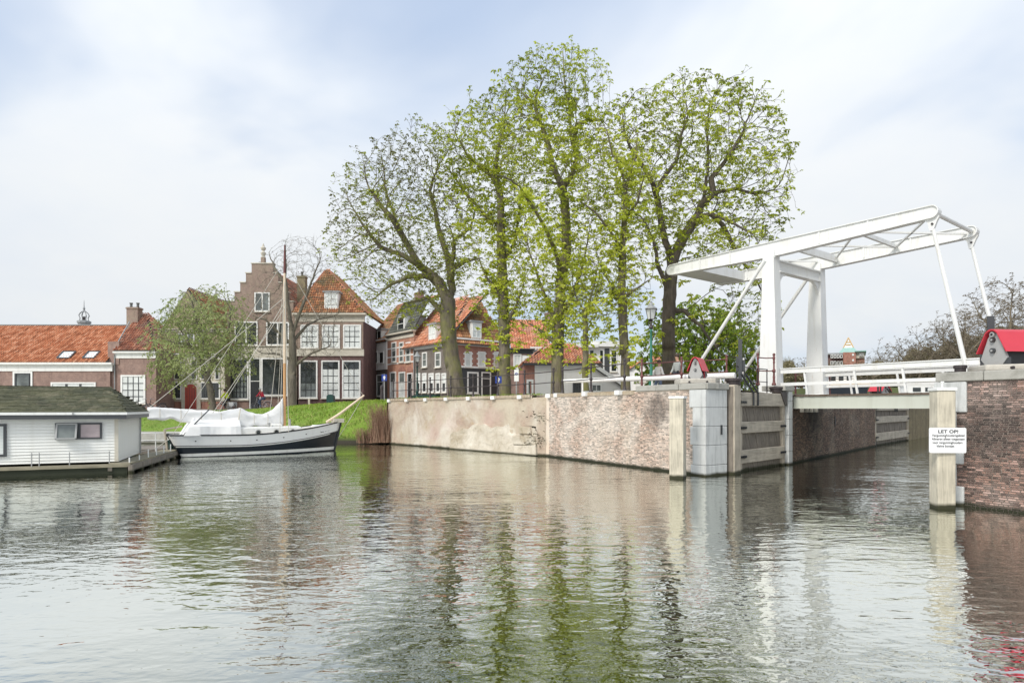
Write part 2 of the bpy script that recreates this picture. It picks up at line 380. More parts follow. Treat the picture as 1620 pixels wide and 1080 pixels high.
c = t.mix(t.rng(sx.outputs[2], .15, .5, 1, 0), c, (.035, .03, .02))
t.bump(t.noise(v, 12, 4), .6, .05); M['turf'] = t.done(c, .9)
mb = MB(); mb.add(bv, bf); mb.smooth = True; structure('grass_bank', mb, M['turf'])
t = NT('grass_blade'); c = t.ramp(t.attr(), [(0, (.08, .13, .012)), (.5, (.18, .30, .02)), (.8, (.27, .40, .03)), (1, (.38, .36, .12))]); M['blade'] = t.done(c, .6)
def blades(name, label, cat, pts, hmin, hmax, mat):
    mb = MB()
    for x, y, z, h, c in pts:
        mb.cur = c; a = random.uniform(0, 6.28); w = h*random.uniform(.12, .22); lx, ly = random.gauss(0, .35)*h, random.gauss(0, .35)*h
        dx, dy = math.cos(a)*w, math.sin(a)*w
        mb.add([(x-dx, y-dy, z-.02), (x+dx, y+dy, z-.02), (x+lx, y+ly, z+h)], [(0, 1, 2)])
    o = mb.build(name, mat); o['kind'] = 'stuff'; return tag(o, label, cat)
pts = []
for k in range(42000):
    i = random.uniform(NB*.30, NB-1.01); q = random.random()**.8; i0 = int(i); f = i-i0
    s0 = shore[i0]*(1-f)+shore[i0+1]*f; c0 = crest[i0]*(1-f)+crest[i0+1]*f
    x, y = s0+(c0[:2]-s0)*q; z = .30+(c0[2]-.30)*(1-(1-q)**1.7)
    patch = .5+.5*math.sin(x*1.3+math.sin(y*1.7)*1.5)*math.sin(y*1.1+x*.4)
    dry = 1.0 if random.random() < .25*(1-q)+.12*patch else 0
    pts.append((x, y, z, random.uniform(.05, .14)*.75*(1+.8*patch*(x > -17)*(1-.5*q)), min(1, max(0, .62*q+.15*patch+random.uniform(-.15, .25))) if not dry else random.uniform(.9, 1)))
blades('grass', 'green grass covering the sloping canal bank behind the sailing boat', 'grass', pts, .06, .2, M['blade'])

# ================================================================== quay walls, brick by brick
def quay_brick(name, base, lime, lime_amt, dark_tone, dark_at, lime_lo=.45):
    t = NT(name); v = t.coord('World')
    r = t.math('FRACT', t.math('ADD', t.attr(), t.math('MULTIPLY', t.n('ShaderNodeObjectInfo').outputs['Random'], 3.7)))
    c = t.ramp(r, [(0, tuple(x*.45 for x in base)), (.4, base), (.75, (base[0]*1.25, base[1]*1.1, base[2]*1.0)), (1, tuple(min(1, x*1.7) for x in base))])
    c = t.mix(t.rng(t.noise(v, 30, 3, .7), .4, .8, 0, .5), c, tuple(x*.5 for x in base))
    l1 = t.noise(v, .75, 6, .62, .6)
    c = t.mix(t.rng(l1, lime_lo, lime_lo+.2, 0, lime_amt), c, lime)
    l2 = t.noise(v, .5, 4, .6, .8, (1, 1, .5)); c = t.mix(t.rng(l2, .5, .72, 0, .35), c, (.42, .32, .21))
    for (cx, cy, cz, rad, amt) in dark_at:  # soot on the open quays, a plain dark patch on the lock wall
        dv = t.n('ShaderNodeVectorMath', operation='DISTANCE'); t.l(v, dv.inputs[0]); dv.inputs[1].default_value = (cx, cy, cz)
        f = t.math('ADD', t.math('DIVIDE', dv.outputs['Value'], rad), t.math('MULTIPLY', t.math('SUBTRACT', t.noise(v, 2.2, 5, .65), .5), 1.6))
        c = t.mix(t.rng(f, .45, 1.1, amt, 0), c, dark_tone)
    g_ = t.math('MULTIPLY_ADD', r, .66, .56); gm = t.n('ShaderNodeCombineColor'); [t.l(g_, gm.inputs[i]) for i in range(3)]
    c = t.mix(1.0, c, gm.outputs[0], 'MULTIPLY')
    s = t.n('ShaderNodeSeparateXYZ'); t.l(v, s.inputs[0])
    wl = t.math('ADD', s.outputs[2], t.math('MULTIPLY', t.noise(v, 2.5, 4), -.12))
    c = t.mix(t.rng(wl, -.01, .08, 1, 0), c, (.022, .024, .010))          # algae below the high-water mark
    t.bump(t.noise(v, 60, 3), .4, .006)
    return t.done(c, .85)
M['q_left'] = quay_brick('limewashed_quay_brick', (.32, .24, .20), (.64, .60, .54), .66, (.06, .05, .042), [(4.9, 21.1, 2.05, .7, .75)], .38)
M['q_left_m'] = quay_brick('limewashed_quay_mortar', (.62, .57, .49), (.66, .61, .53), .6, (.26, .19, .16), [(4.9, 21.1, 2.05, .75, .6)])
M['q_right'] = quay_brick('sooty_quay_brick', (.25, .165, .14), (.58, .50, .45), .55, (.04, .033, .03), [(10.0, 13.0, 1.65, .85, .75)], .52)
M['q_right_m'] = quay_brick('quay_mortar', (.62, .54, .47), (.64, .56, .5), .4, (.42, .36, .31), [(10.0, 13.0, 1.65, .8, .5)])
M['q_lock'] = quay_brick('damp_lock_brick', (.17, .115, .085), (.40, .35, .28), .6, (.03, .027, .02), [(12.5, 25.8, 2.3, 1.5, .85)], .5)  # darker patch high on the wall below the bridge deck
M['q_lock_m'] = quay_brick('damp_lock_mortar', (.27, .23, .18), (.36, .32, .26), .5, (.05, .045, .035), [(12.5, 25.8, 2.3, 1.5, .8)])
t = NT('limewashed_old_wall'); tcn = t.n('ShaderNodeTexCoord'); v = tcn.outputs['Object']; wv = t.coord('World')
sv = t.n('ShaderNodeSeparateXYZ'); t.l(v, sv.inputs[0]); cv = t.n('ShaderNodeCombineXYZ'); t.l(sv.outputs[0], cv.inputs[0]); t.l(sv.outputs[2], cv.inputs[1])
bt = t.n('ShaderNodeTexBrick'); t.l(cv.outputs[0], bt.inputs['Vector']); bt.inputs['Scale'].default_value = 1; bt.inputs['Brick Width'].default_value = .165; bt.inputs['Row Height'].default_value = .046; bt.inputs['Mortar Size'].default_value = .005
bt.inputs['Color1'].default_value = (.44, .32, .24, 1); bt.inputs['Color2'].default_value = (.34, .24, .19, 1); bt.inputs['Mortar'].default_value = (.52, .46, .36, 1)
c = t.mix(t.rng(t.noise(v, .8, 6, .65, .7), .34, .6, 0, .85), bt.outputs[0], (.55, .49, .38))
c = t.mix(t.rng(t.noise(v, .55, 5, .6, .6, (1, 1, .8)), .5, .68, 0, .75), c, (.68, .64, .56))
c = t.mix(t.rng(t.noise(v, 1.1, 5, .65, 1.0), .58, .75, 0, .6), c, (.43, .31, .17))
c = t.mix(t.rng(t.noise(v, .35, 3, .6), .55, .7, 0, .5), c, (.50, .34, .30))
c = t.mix(t.rng(sv.outputs[2], 2.35, 2.75, 0, .55), c, (.36, .28, .17))
c = t.mix(t.rng(t.noise(v, 7, 5, .75), .52, .75, 0, .45), c, (.26, .21, .15))
wl = t.math('ADD', sv.outputs[2], t.math('MULTIPLY', t.noise(v, 2.5, 4), -.12)); c = t.mix(t.rng(wl, -.01, .08, 1, 0), c, (.03, .03, .012))
t.bump(t.math('ADD', t.math('MULTIPLY', bt.outputs['Fac'], -.7), t.noise(v, 9, 5, .7)), .55, .03)
M['q_far'] = t.done(c, .9)
t = NT('weathered_sandstone'); v = t.coord('World'); c = t.mix(t.rng(t.noise(v, .8, 6, .65, .4), .35, .65), (.40, .34, .25), (.64, .59, .50)); c = t.mix(t.rng(t.noise(v, 3, 6, .7, 1.), .55, .72, 0, .7), c, (.22, .18, .11))
sx = t.n('ShaderNodeSeparateXYZ'); t.l(v, sx.inputs[0]); c = t.mix(t.rng(sx.outputs[2], .02, .10, 1, 0), c, (.03, .03, .012)); t.bump(t.noise(v, 5, 5, .7), .9, .06)
M['sandstone'] = t.done(c, .9)

CH, BL, JT = .0462, .158, .0125                     # course height, brick length, joint
def brickwork(parent, length, z0, z1, mat, u0=0.0, singles=0, near_u=None, proud=.009, hole=None):
    """courses of stretchers and headers standing proud of their mortar; the largest in view as objects of their own"""
    cells = []; n = int((z1-z0)/CH)
    for r in range(n):
        z = z0+r*CH; u = u0-random.uniform(0, .08); k = r
        while u < length:
            w = BL if (r % 2 == 0) else BL*.52
            if r % 2 and random.random() < .12: w = BL*.8
            a, b = max(u, u0), min(u+w-JT, length)
            if b-a > .03 and not (hole and hole((a+b)/2, z+CH/2)): cells.append((a, b, z, z+CH-JT+random.uniform(-.001, .001)))
            u += w
    if singles:
        # the ones that show largest: above the water, nearest the camera, long bricks first
        cand = [c for c in cells if c[2] > .1]; cand.sort(key=lambda c: (abs((c[0]+c[1])/2-near_u)-4*(c[1]-c[0])))
        pick = set(cand[:singles])
    else: pick = set()
    mb = MB(); shared = {}
    for c in cells:
        a, b, z, zz = c; p = proud*random.uniform(.55, 1.25); rn = random.random()
        if c in pick:
            key = round((b-a)/.02)
            if key not in shared:
                h = key*.02/2; q = CH-JT; e = .004; m2 = MB()
                m2.add([(-h, 0, 0), (h, 0, 0), (h, 0, q), (-h, 0, q), (-h+e, -proud, e), (h-e, -proud, e), (h-e, -proud, q-e), (-h+e, -proud, q-e)], [(4, 5, 6, 7), (0, 1, 5, 4), (1, 2, 6, 5), (2, 3, 7, 6), (3, 0, 4, 7)])
                shared[key] = m2.mesh('brick', mat)
            linked('brick', shared[key], parent, ((a+b)/2, (proud-p)*.5, z), (random.gauss(0, .006), random.gauss(0, .006), random.gauss(0, .01)))
        else:
            e = .004; mb.cur = rn
            mb.add([(a, 0, z), (b, 0, z), (b, 0, zz), (a, 0, zz), (a+e, -p, z+e), (b-e, -p, z+e), (b-e, -p, zz-e), (a+e, -p, zz-e)], [(4, 5, 6, 7), (0, 1, 5, 4), (1, 2, 6, 5), (2, 3, 7, 6), (3, 0, 4, 7)])
    mb.build('brickwork', mat, parent, 'stuff')
# left quay, near stretch
loc, rz, ln = frame(W2, W3)
qw = thing('quay_wall', 'pale limewashed brick quay wall between the stone pier and the damaged sandstone corner', 'quay wall', loc, rz)
mb = MB(); mb.box(-1.05, ln-.45, 0, .8, -1, 2.70); mb.build('wall_core', M['q_left_m'], qw)
brickwork(qw, ln-.40, -.05, 2.68, M['q_left'])
mb = MB()
for i in range(int((ln-3.3)/.06)):
    mb.cur = random.random(); mb.box(i*.06, i*.06+.052, -.03-random.uniform(0, .012), .22, 2.60, 2.735+random.uniform(-.01, .012))
mb.build('rowlock_course', M['q_far'], qw, 'stuff')
for k, u in enumerate((ln-3.22, ln-2.17, ln-1.10)):
    mb = MB(); mb.box(u, u+1.045 if k < 2 else ln+.05, -.06, .55, 2.705, 2.90); mb.build('capstone', M['cap_stone'], qw, bevel=.02)
# left quay, far stretch, limewashed and patched
loc, rz, ln2 = frame(W0, W1)
qf = thing('quay_wall', 'long patched ochre and white quay wall running back to the grassy bank', 'quay wall', loc, rz)
mb = MB(); nx, nz = 90, 22; vs = []; fs = []
for i in range(nx+1):
    for j in range(nz+1):
        x = ln2*i/nx; z = -1+(3.62+.06*i/nx)*j/nz
        vs.append((x, .03*math.sin(x*1.9)*math.sin(z*2.3)+random.uniform(-.012, .012)-(.05*(1.35-z) if z < 1.35 and x > 4.2 else 0), z))
for i in range(nx):
    for j in range(nz): a = i*(nz+1)+j; fs.append((a, a+nz+1, a+nz+2, a+1))
mb.add(vs, fs); mb.add([(0, .02, 2.62), (ln2, .02, 2.68), (ln2, .9, 2.68), (0, .9, 2.62)], [(0, 1, 2, 3)]); mb.smooth = True
mb.build('wall_face', M['q_far'], qf)
mb = MB()
for i in range(int(ln2/.09)):
    mb.cur = random.random(); x = i*.09; zt = 2.63+.06*x/ln2; mb.box(x, x+.082, -.05-random.uniform(0, .02), .25, zt-.09, zt+.03+random.uniform(-.012, .015))
mb.build('rowlock_course', M['q_far'], qf, 'stuff')
# broken sandstone corner: rough blocks stepping out at the bend
sc_ = thing('sandstone_corner', 'broken sandstone blocks jutting from the quay wall at its bend', 'stone corner', (*W1, 0), rz)
nx, nz = 70, 20; vs, fs = [], []; rs = np.random.default_rng(21); bump_ = rs.normal(0, 1, (nx+1, nz+1))
for _ in range(2): bump_ = (bump_+np.roll(bump_, 1, 0)+np.roll(bump_, 1, 1)+np.roll(bump_, -1, 0))/4
for i in range(nx+1):
    x = -6.2+6.75*i/nx; tp = .35+1.0*min(1, max(0, (x+6.2)/2.0))**.5+.07*math.sin(x*3.1)+.05*math.sin(x*7.3)-(.45*max(0, x-.0)/.55)
    for j in range(nz+1):
        z = -.5+(tp+.5)*j/nz; pr = .12-.04*max(0, z)+bump_[i, j]*.022+(.04*math.floor(z/.45)*-1 if x > -1.5 else 0)
        vs.append((x+(bump_[i, j]*.12 if i == nx else 0), 0.35 if j == nz else -pr*min(1, i/3), z))
for i in range(nx):
    for j in range(nz): q = i*(nz+1)+j; fs.append((q, q+nz+1, q+nz+2, q+1))
mb = MB(); mb.add(vs, fs); mb.smooth = False; mb.build('eroded_render', M['sandstone'], sc_)
for x0, x1, z0, z1, pr in ((-1.1, -.25, .45, .85, .20), (-.22, .5, .0, .47, .24), (-.9, .1, -.4, .43, .22), (-.35, .35, .5, .92, .19), (-.75, .0, .95, 1.28, .15)):
    jag = rs.normal(0, .035, 10); mb = MB()
    mb.add([(x0, -pr+jag[0], z0), (x1, -pr+jag[1], z0+jag[6]*.5), (x1+.1, .4, z0), (x0, .4, z0), (x0+jag[7], -pr+jag[2], z1+jag[8]), (x1-.12+jag[9], -pr+.05+jag[3], z1+jag[4]), (x1-.05, .4, z1), (x0, .4, z1)], [(0, 3, 2, 1), (4, 5, 6, 7), (0, 1, 5, 4), (1, 2, 6, 5), (2, 3, 7, 6), (3, 0, 4, 7)]); mb.build('stone', M['sandstone'], sc_, bevel=.035)
# tapering brick repair above the corner
mb = MB(); mb.add([(-.4, -.02, 1.34), (.62, -.25, 0), (.85, .0, 0), (.9, .0, 2.6), (.1, 0, 2.6), (-.4, .0, 2.4), (.35, -.1, 1.3)], [(0, 6, 5), (6, 1, 2), (6, 2, 3), (6, 3, 4), (6, 4, 5)]); mb.build('brick_patch', M['q_far'], sc_)
# right quay
loc, rz, _ = frame(R0, R1)
qr = thing('quay_wall', 'dark sooty brick quay wall below the large red winch cover', 'quay wall', loc, rz)
mb = MB(); mb.box(0, 9, 0, .8, -1, 2.70); mb.build('wall_core', M['q_right_m'], qr)
brickwork(qr, 9.0, -.05, 2.70, M['q_right'], singles=300, near_u=.9)
for a, b in ((-.30, .62), (.63, 2.1), (2.11, 3.9), (3.91, 6.0), (6.01, 7.5), (7.51, 9.0)):
    mb = MB(); mb.box(a, b, -.07, .75, 2.69, 2.89); mb.build('capstone', M['cap_stone'], qr, bevel=.02)
for z0, z1, w in ((2.02, 2.68, .30), (.90, 1.42, .26), (-.3, .42, .27)):
    mb = MB(); mb.box(-.34, w-.02 if w < .3 else w, -.05, .5, z0, z1); mb.build('quoin_stone', M['stone'], qr, bevel=.02)
for z0, z1 in ((1.42, 2.02), (.42, .90)):
    mb = MB(); mb.box(-.34, .10, -.042, .5, z0+.004, z1-.004); mb.build('quoin_stone', M['stone'], qr, bevel=.02)
# lock chamber wall (left side) and the canal wall beyond the far gate
loc, rz, ln3 = frame(C0, C1)
cw = thing('lock_chamber_wall', 'damp brick lock chamber wall running back under the drawbridge', 'lock wall', loc, rz)
mb = MB(); mb.box(-.4, ln3, 0, .8, -1, 2.55); mb.build('wall_core', M['q_lock_m'], cw)
brickwork(cw, ln3, -.05, 2.5, M['q_lock'])
mb = MB(); mb.box(.6, ln3, -.05, .5, 2.5, 2.66); mb.build('coping', M['cap_stone'], cw)
for u in (.9, 1.5, 2.1, 2.7): mb = MB(); mb.box(u, u+.16, -.16, .0, 1.95, 2.45); mb.build('corbel', M['cap_stone'], cw)
mb = MB(); mb.box(5.9, 6.05, -.03, .02, 1.35, 1.75); mb.build('ladder_slot', M['black'], cw)
loc, rz, ln4 = frame(C2, C3)
cf = thing('canal_wall', 'mossy brown brick canal wall beyond the far lock gate', 'canal wall', loc, rz)
mb = MB(); mb.box(0, ln4, 0, .8, -1, 2.5); mb.build('wall_core', brick('mossy_brown_brick', [(.22, .17, .09), (.15, .11, .06), (.27, .22, .12)], (.2, .18, .12), .158, .046), cf)
mb = MB(); mb.box(0, ln4, -.08, .6, 2.5, 2.68); mb.build('coping', M['cap_stone'], cf)
# stone pier at the lock mouth
C = Vector((*W3, 0)); a_ = Vector((W2[0]-W3[0], W2[1]-W3[1], 0)).normalized(); b_ = Vector((PB[0]-W3[0], PB[1]-W3[1], 0)).normalized()
pier = thing('lock_pier', 'grey limestone block pier at the mouth of the lock', 'stone pier', (0, 0, 0))
for k, (z0, z1, la) in enumerate(((-.6, .33, .60), (.33, .95, .52), (.95, 1.54, .62), (1.54, 2.13, .52), (2.13, 2.70, .66))):
    p = [C-a_*.04-b_*.04, C+b_*1.04-a_*.04, C+b_*1.04+a_*la, C+a_*la-b_*.04]
    mb = MB(); mb.slab(p, z0+.003, z1-.003); mb.build('stone', M['stone'], pier, bevel=.022)
p = [C-a_*.10-b_*.10, C+b_*1.12-a_*.10, C+b_*1.12+a_*.66, C+a_*.10-b_*.10]
mb = MB(); mb.slab([C-a_*.09-b_*.02, C+b_*1.08-a_*.09, C+b_*1.08+a_*.9, C+a_*.9+b_*.05], 2.702, 2.90); mb.build('capstone', M['cap_stone'], pier, bevel=.02)
mb = MB(); q = C+b_*.72-a_*.055; mb.bar(q+Vector((0, 0, 1.28)), q+Vector((0, 0, 1.58)), .07, .05); mb.build('mooring_slot', M['black'], pier)
# stone pillar on the far side of the gate recess
loc, rz, _ = frame(G1, C0)
pl = thing('stone_pillar', 'narrow pale stone pillar between the near lock gate and the bridge', 'stone pillar', (G1[0], G1[1], 0), rz)
for z0, z1 in ((-.6, .5), (.5, 1.1), (1.1, 1.7), (1.7, 2.38), (2.38, 2.75), ):
    mb = MB(); mb.box(0, .42, -.12, .5, z0+.003, z1-.003); mb.build('stone', M['stone'], pl, bevel=.018)
mb = MB(); mb.box(-.5, .5, -.16, .7, 2.752, 2.94); mb.build('capstone', M['cap_stone'], pl, bevel=.02)

# ---- timber materials and piles
def timber(name, col, grain=(1, 1, .06), moss=None):
    t = NT(name); v = t.coord('Object'); g = t.noise(v, 22, 4, .6, .6, grain); w = t.noise(v, 2, 5, .6)
    c = t.mix(t.rng(g, .3, .7), tuple(x*.55 for x in col), col); c = t.mix(t.rng(w, .4, .7, 0, .5), c, tuple(min(1, x*1.35) for x in col))
    c = t.mix(t.rng(t.noise(v, 5, 4, .7, .5, grain), .58, .75, 0, .6), c, tuple(x*.3 for x in col))
    s = t.n('ShaderNodeSeparateXYZ'); t.l(t.coord('World'), s.inputs[0])
    c = t.mix(t.rng(t.math('ADD', s.outputs[2], t.math('MULTIPLY', w, -.15)), -.02, .06, 1, 0), c, (.03, .03, .012))
    t.bump(g, .5, .012); return t.done(c, .85)
M['timber'] = timber('weathered_oak', (.50, .44, .35)); M['timber_h'] = timber('weathered_oak_beam', (.47, .42, .34), (.06, 1, 1))
M['timber_pale'] = timber('sun_bleached_pile', (.58, .53, .42)); M['timber_dark'] = timber('grey_oak_plank', (.23, .20, .165))
def pile(name, label, c, half, rz, top, cap_pin):
    p = thing(name, label, 'timber pile', (c[0], c[1], 0), rz)
    mb = MB(); mb.box(-half, half, -half, half, -1, top); mb.build('shaft', M['timber_pale'], p, bevel=.02)
    mb = MB(); mb.box(-half-.02, half+.02, -half-.02, half+.02, top+.002, top+.07); mb.build('white_cap', M['white'], p, bevel=.01)
    if cap_pin: mb = MB(); mb.tube([(0, 0, top+.07), (0, 0, top+.2)], .018, 6); mb.tube([(-.03, 0, top+.19), (.03, 0, top+.19)], .016, 6); mb.build('pin', M['white'], p)
    return p
pile('timber_pile', 'square pale timber pile standing in front of the limewashed quay wall', (5.02, 18.75), .21, R(-28), 2.40, False)
pile('timber_pile', 'square pale timber pile carrying the white warning notice', (9.10, 13.10), .175, R(-8), 2.47, True)
# warning notice
sg = thing('warning_sign', 'white LET OP notice fixed to the pile at the lock mouth', 'sign', (9.06, 12.885, 1.44), R(-4))
mb = MB(); w, h, r = .365, .262, .03; ring = []
for cx, cz, a0 in ((w-r, h-r, 0), (-w+r, h-r, 90), (-w+r, -h+r, 180), (w-r, -h+r, 270)):
    ring += [(cx+r*math.cos(R(a0+q*22.5)), cz+r*math.sin(R(a0+q*22.5))) for q in range(5)]
mb.prism(ring[::-1], -.012, .012); mb.build('plate', plain('sign_white', (.83, .83, .83), .35, .03, 2, 0), sg)
def lettering(parent, text, size, loc, mat, rot=(R(90), 0, 0), bold=0.0, squeeze=1.0):
    cu = bpy.data.curves.new('lettering', 'FONT'); cu.body = text; cu.size = size; cu.align_x = 'CENTER'; cu.offset = bold; cu.extrude = .001; cu.space_character = 1.05
    o = bpy.data.objects.new('tmp', cu); COL.objects.link(o)
    me = bpy.data.meshes.new_from_object(o.evaluated_get(bpy.context.evaluated_depsgraph_get())); bpy.data.objects.remove(o)
    me.materials.clear(); me.materials.append(mat)
    k = linked('lettering', me, parent, loc, rot, (squeeze, 1, 1)); return k
for txt, sz, x, z, bd, sq in (('LET OP!', .092, 0.005, .152, .0022, 1.22), ('Vergunninghoudersgebied', .068, .005, .080, .0008, .86), ('Afmeren alleen toegestaan', .068, .005, .006, .0008, .84), ('voor vergunninghouders', .068, -.01, -.068, .0008, .84), ('kleine bootjes', .068, -.05, -.140, .0008, .86)):
    lettering(sg, txt, sz, (x, -.0145, z), M['black'], bold=bd, squeeze=sq)
# ================================================================== drawbridge
U = Vector((.6076, -.7943, 0)); V = Vector((.7943, .6076, 0)); B0 = Vector((10.9, 23.7, 0)); BW = 3.68
br = thing('drawbridge', 'white steel drawbridge with raised balance arms over the lock', 'drawbridge', B0, math.atan2(U.y, U.x))
mb = MB(); mb.box(0, 6.3, -.05, BW+.15, 2.26, 2.55); mb.build('deck', M['bridge_grey'], br)
for y in (-.16, BW+.16):
    mb = MB(); mb.box(-.05, 6.25, y, y+.10, 2.10, 2.56); mb.box(-.05, 6.25, y-.04, y+.14, 2.10, 2.13); mb.build('edge_girder', M['bridge_grey'], br)
for x in np.arange(.3, 6.2, .75): mb = MB(); mb.box(x, x+.12, -.05, BW+.15, 2.12, 2.258); mb.build('cross_girder', M['bridge_grey'], br)
M['deck_plank'] = timber('dark_deck_timber', (.13, .095, .07), (1, .06, 1))
for i in range(31):
    x = -.02+i*.204; mb = MB(); mb.box(x, x+.195, -.20-random.uniform(0, .02), BW+.24, 2.553, 2.62+random.uniform(-.006, .006)); mb.build('plank', M['deck_plank'], br)
def arc(cx, cz, r, a0, a1, n=8): return [(cx+r*math.cos(R(a0+(a1-a0)*i/n)), cz+r*math.sin(R(a0+(a1-a0)*i/n))) for i in range(n+1)]
top, wA = 8.66, .26
for y in (0.0, BW):
    r1, r2 = .20, .22
    outline = [(-1.6, 8.09), (-.5, 8.09), (4.4, top-2*r1)]+arc(4.52, top-r1, r1, -90, 90)+[(-1, top)]+arc(-5.85, top-.02-r2, r2, 90, 270)
    mb = MB(); mb.prism(outline[::-1], y-wA/2+.03, y+wA/2-.03); a = mb.build('balance_arm', M['bridge'], br)
    mb = MB(); n = len(outline)                      # flange plate all round the arm
    for i in range(n):
        p, q = outline[i], outline[(i+1) % n]; d = Vector((q[0]-p[0], 0, q[1]-p[1]))
        if d.length < 1e-4: continue
        mb.bar((p[0], y, p[1]), (q[0], y, q[1]), wA+.05, .028, up=(0, 0, 1) if abs(d.normalized().z) < .9 else (1, 0, 0))
    mb.build('flange', M['bridge'], a)
    mb = MB()
    for x in (1.0, 1.12, 1.24):
        for k in range(7): z = 8.25+k*.05; mb.add([(x-.013, y-wA/2+.028, z-.013), (x+.013, y-wA/2+.028, z-.013), (x+.013, y-wA/2+.028, z+.013), (x-.013, y-wA/2+.028, z+.013), (x, y-wA/2+.014, z)], [(0, 1, 4), (1, 2, 4), (2, 3, 4), (3, 0, 4)])
    for x in np.arange(-5.6, 4.4, .22):
        for z in (8.62-.02, 8.15+.02*abs(x)): mb.add([(x-.012, y-wA/2+.028, z-.012), (x+.012, y-wA/2+.028, z-.012), (x+.012, y-wA/2+.028, z+.012), (x-.012, y-wA/2+.028, z+.012), (x, y-wA/2+.015, z)], [(0, 1, 4), (1, 2, 4), (2, 3, 4), (3, 0, 4)])
    mb.build('rivets', M['bridge'], a, 'stuff')
    for x in (-4.3, -2.8, .9, 2.6): mb = MB(); mb.box(x-.03, x+.03, y-wA/2-.005, y-wA/2+.03, 8.20, 8.63); mb.build('stiffener', M['bridge'], a)
    # tower leg
    mb = MB(); lo, hi = .40, .23
    x0 = -1.05; vs = []
    for z, hw, hd in ((2.60, .42, .27), (2.72, .42, .27), (2.72, .39, .25), (7.95, .235, .23), (8.10, .235, .23)):
        vs += [(x0-hw, y-hd, z), (x0+hw, y-hd, z), (x0+hw, y+hd, z), (x0-hw, y+hd, z)]
    fs = [(0, 3, 2, 1), (16, 17, 18, 19)]
    for k in range(4):
        for q in range(4): fs.append((k*4+q, k*4+(q+1) % 4, k*4+4+(q+1) % 4, k*4+4+q))
    mb.add(vs, fs); leg = mb.build('tower_leg', M['bridge'], br, bevel=.015)
    mb = MB(); mb.prism(([(x0-.25, 8.0)]+[(x0+.24*math.cos(R(q)), 8.22+.24*math.sin(R(q))) for q in range(180, -1, -20)]+[(x0+.25, 8.0)]), y-.19, y+.19); mb.build('bearing', M['bridge'], leg)
    mb = MB(); mb.box(x0-.55, x0+.55, y-.38, y+.38, 2.55, 2.66); mb.build('base_plate', M['cap_stone'], leg, bevel=.02)
    # back stay
    mb = MB(); mb.tube([(x0-.12, y-.26, 7.95), (-5.2, y-.1, 2.95)], .075, 10); mb.build('back_stay', M['bridge'], br)
    # hanger rod with fork at the arm tip
    mb = MB(); mb.tube([(4.50, y, 8.12), (5.56, y, 2.75)], [.055, .075], 8); h_ = mb.build('hanger_rod', M['bridge'], br)
    mb = MB(); mb.prism([(4.22, 8.30), (4.74, 8.30), (4.66, 8.14), (4.56, 7.86), (4.46, 7.86), (4.40, 8.14)], y-.06, y+.06); mb.build('lug', M['bridge'], h_)
    mb = MB(); mb.tube([(4.54, y-.1, 8.07), (4.54, y+.1, 8.07)], .035, 10); mb.build('lug_pin', M['iron'], h_)
    # railing of flat bars
    rl = MB(); rl.box(-.95 if y else -.65, 7.4, y-.02 if y == 0 else y+.0, y+.05, 3.46, 3.64); rl.box(-.95 if y else -.65, 7.4, y-.05, y+.09, 3.63, 3.665)
    r_ = rl.build('hand_rail', M['bridge'], br); rl = MB(); rl.box(-.65, 6.6, y-.02, y+.05, 2.98, 3.10); rl.build('lower_rail', M['bridge'], r_)
    for x in (.4, 2.2, 3.75, 5.3): mb = MB(); mb.bar((x, y+.02, 2.62), (x-.12, y+.02, 3.48), .07, .05, up=(0, 1, 0)); mb.build('rail_post', M['bridge'], r_)
# portal beam with haunches
mb = MB(); mb.box(-.98, -.84, .2, BW-.2, 7.50, 7.93); mb.box(-1.05, -.76, .2, BW-.2, 7.90, 7.95); mb.box(-1.05, -.76, .2, BW-.2, 7.49, 7.53); pb = mb.build('portal_beam', M['bridge'], br)
for s, y in ((1, .22), (-1, BW-.22)):
    pts = [(y, 7.5)]+[(y+s*(.75-.75*math.cos(R(q))), 7.5-.75+.75*math.sin(R(q))) for q in range(90, -1, -15)]
    mb = MB(); n = len(pts); vs = [(-.97, a, z) for a, z in pts]+[(-.85, a, z) for a, z in pts]; mb.add(vs, [tuple(range(n)), tuple(range(2*n-1, n-1, -1))]+[(i, i+n, (i+1) % n+n, (i+1) % n) for i in range(n)]); mb.build('haunch', M['bridge'], pb)
# counterweight box and cross members between the arms
mb = MB(); mb.add([(-5.95, .12, 8.28), (-5.95, BW-.12, 8.28), (-4.45, .12, 8.18), (-4.45, BW-.12, 8.18), (-5.95, .12, 8.60), (-5.95, BW-.12, 8.60), (-4.45, .12, 8.60), (-4.45, BW-.12, 8.60)], [(0, 1, 3, 2), (4, 6, 7, 5), (0, 4, 5, 1), (2, 3, 7, 6), (0, 2, 6, 4), (1, 5, 7, 3)]); mb.build('counterweight_box', M['bridge'], br)
for x, w, z0, z1 in ((-.2, .14, 8.22, 8.5), (2.1, .10, 8.35, 8.5)):
    mb = MB(); mb.box(x-w/2, x+w/2, .12, BW-.12, z0, z1); mb.build('cross_member', M['bridge'], br)
mb = MB(); mb.tube([(4.55, .1, 8.46), (4.55, BW-.1, 8.46)], .075, 10); mb.build('cross_tube', M['bridge'], br)
for a, b in (((-.2, .12), (2.1, BW-.12)), ((-.2, BW-.12), (2.1, .12)), ((2.1, .12), (4.4, BW-.12)), ((2.1, BW-.12), (4.4, .12)), ((-2.9, .12), (-.9, BW-.12)), ((-2.9, BW-.12), (-.9, .12))):
    mb = MB(); mb.bar((*a, 8.40), (*b, 8.40), .07, .06); mb.build('wind_brace', M['bridge'], br)
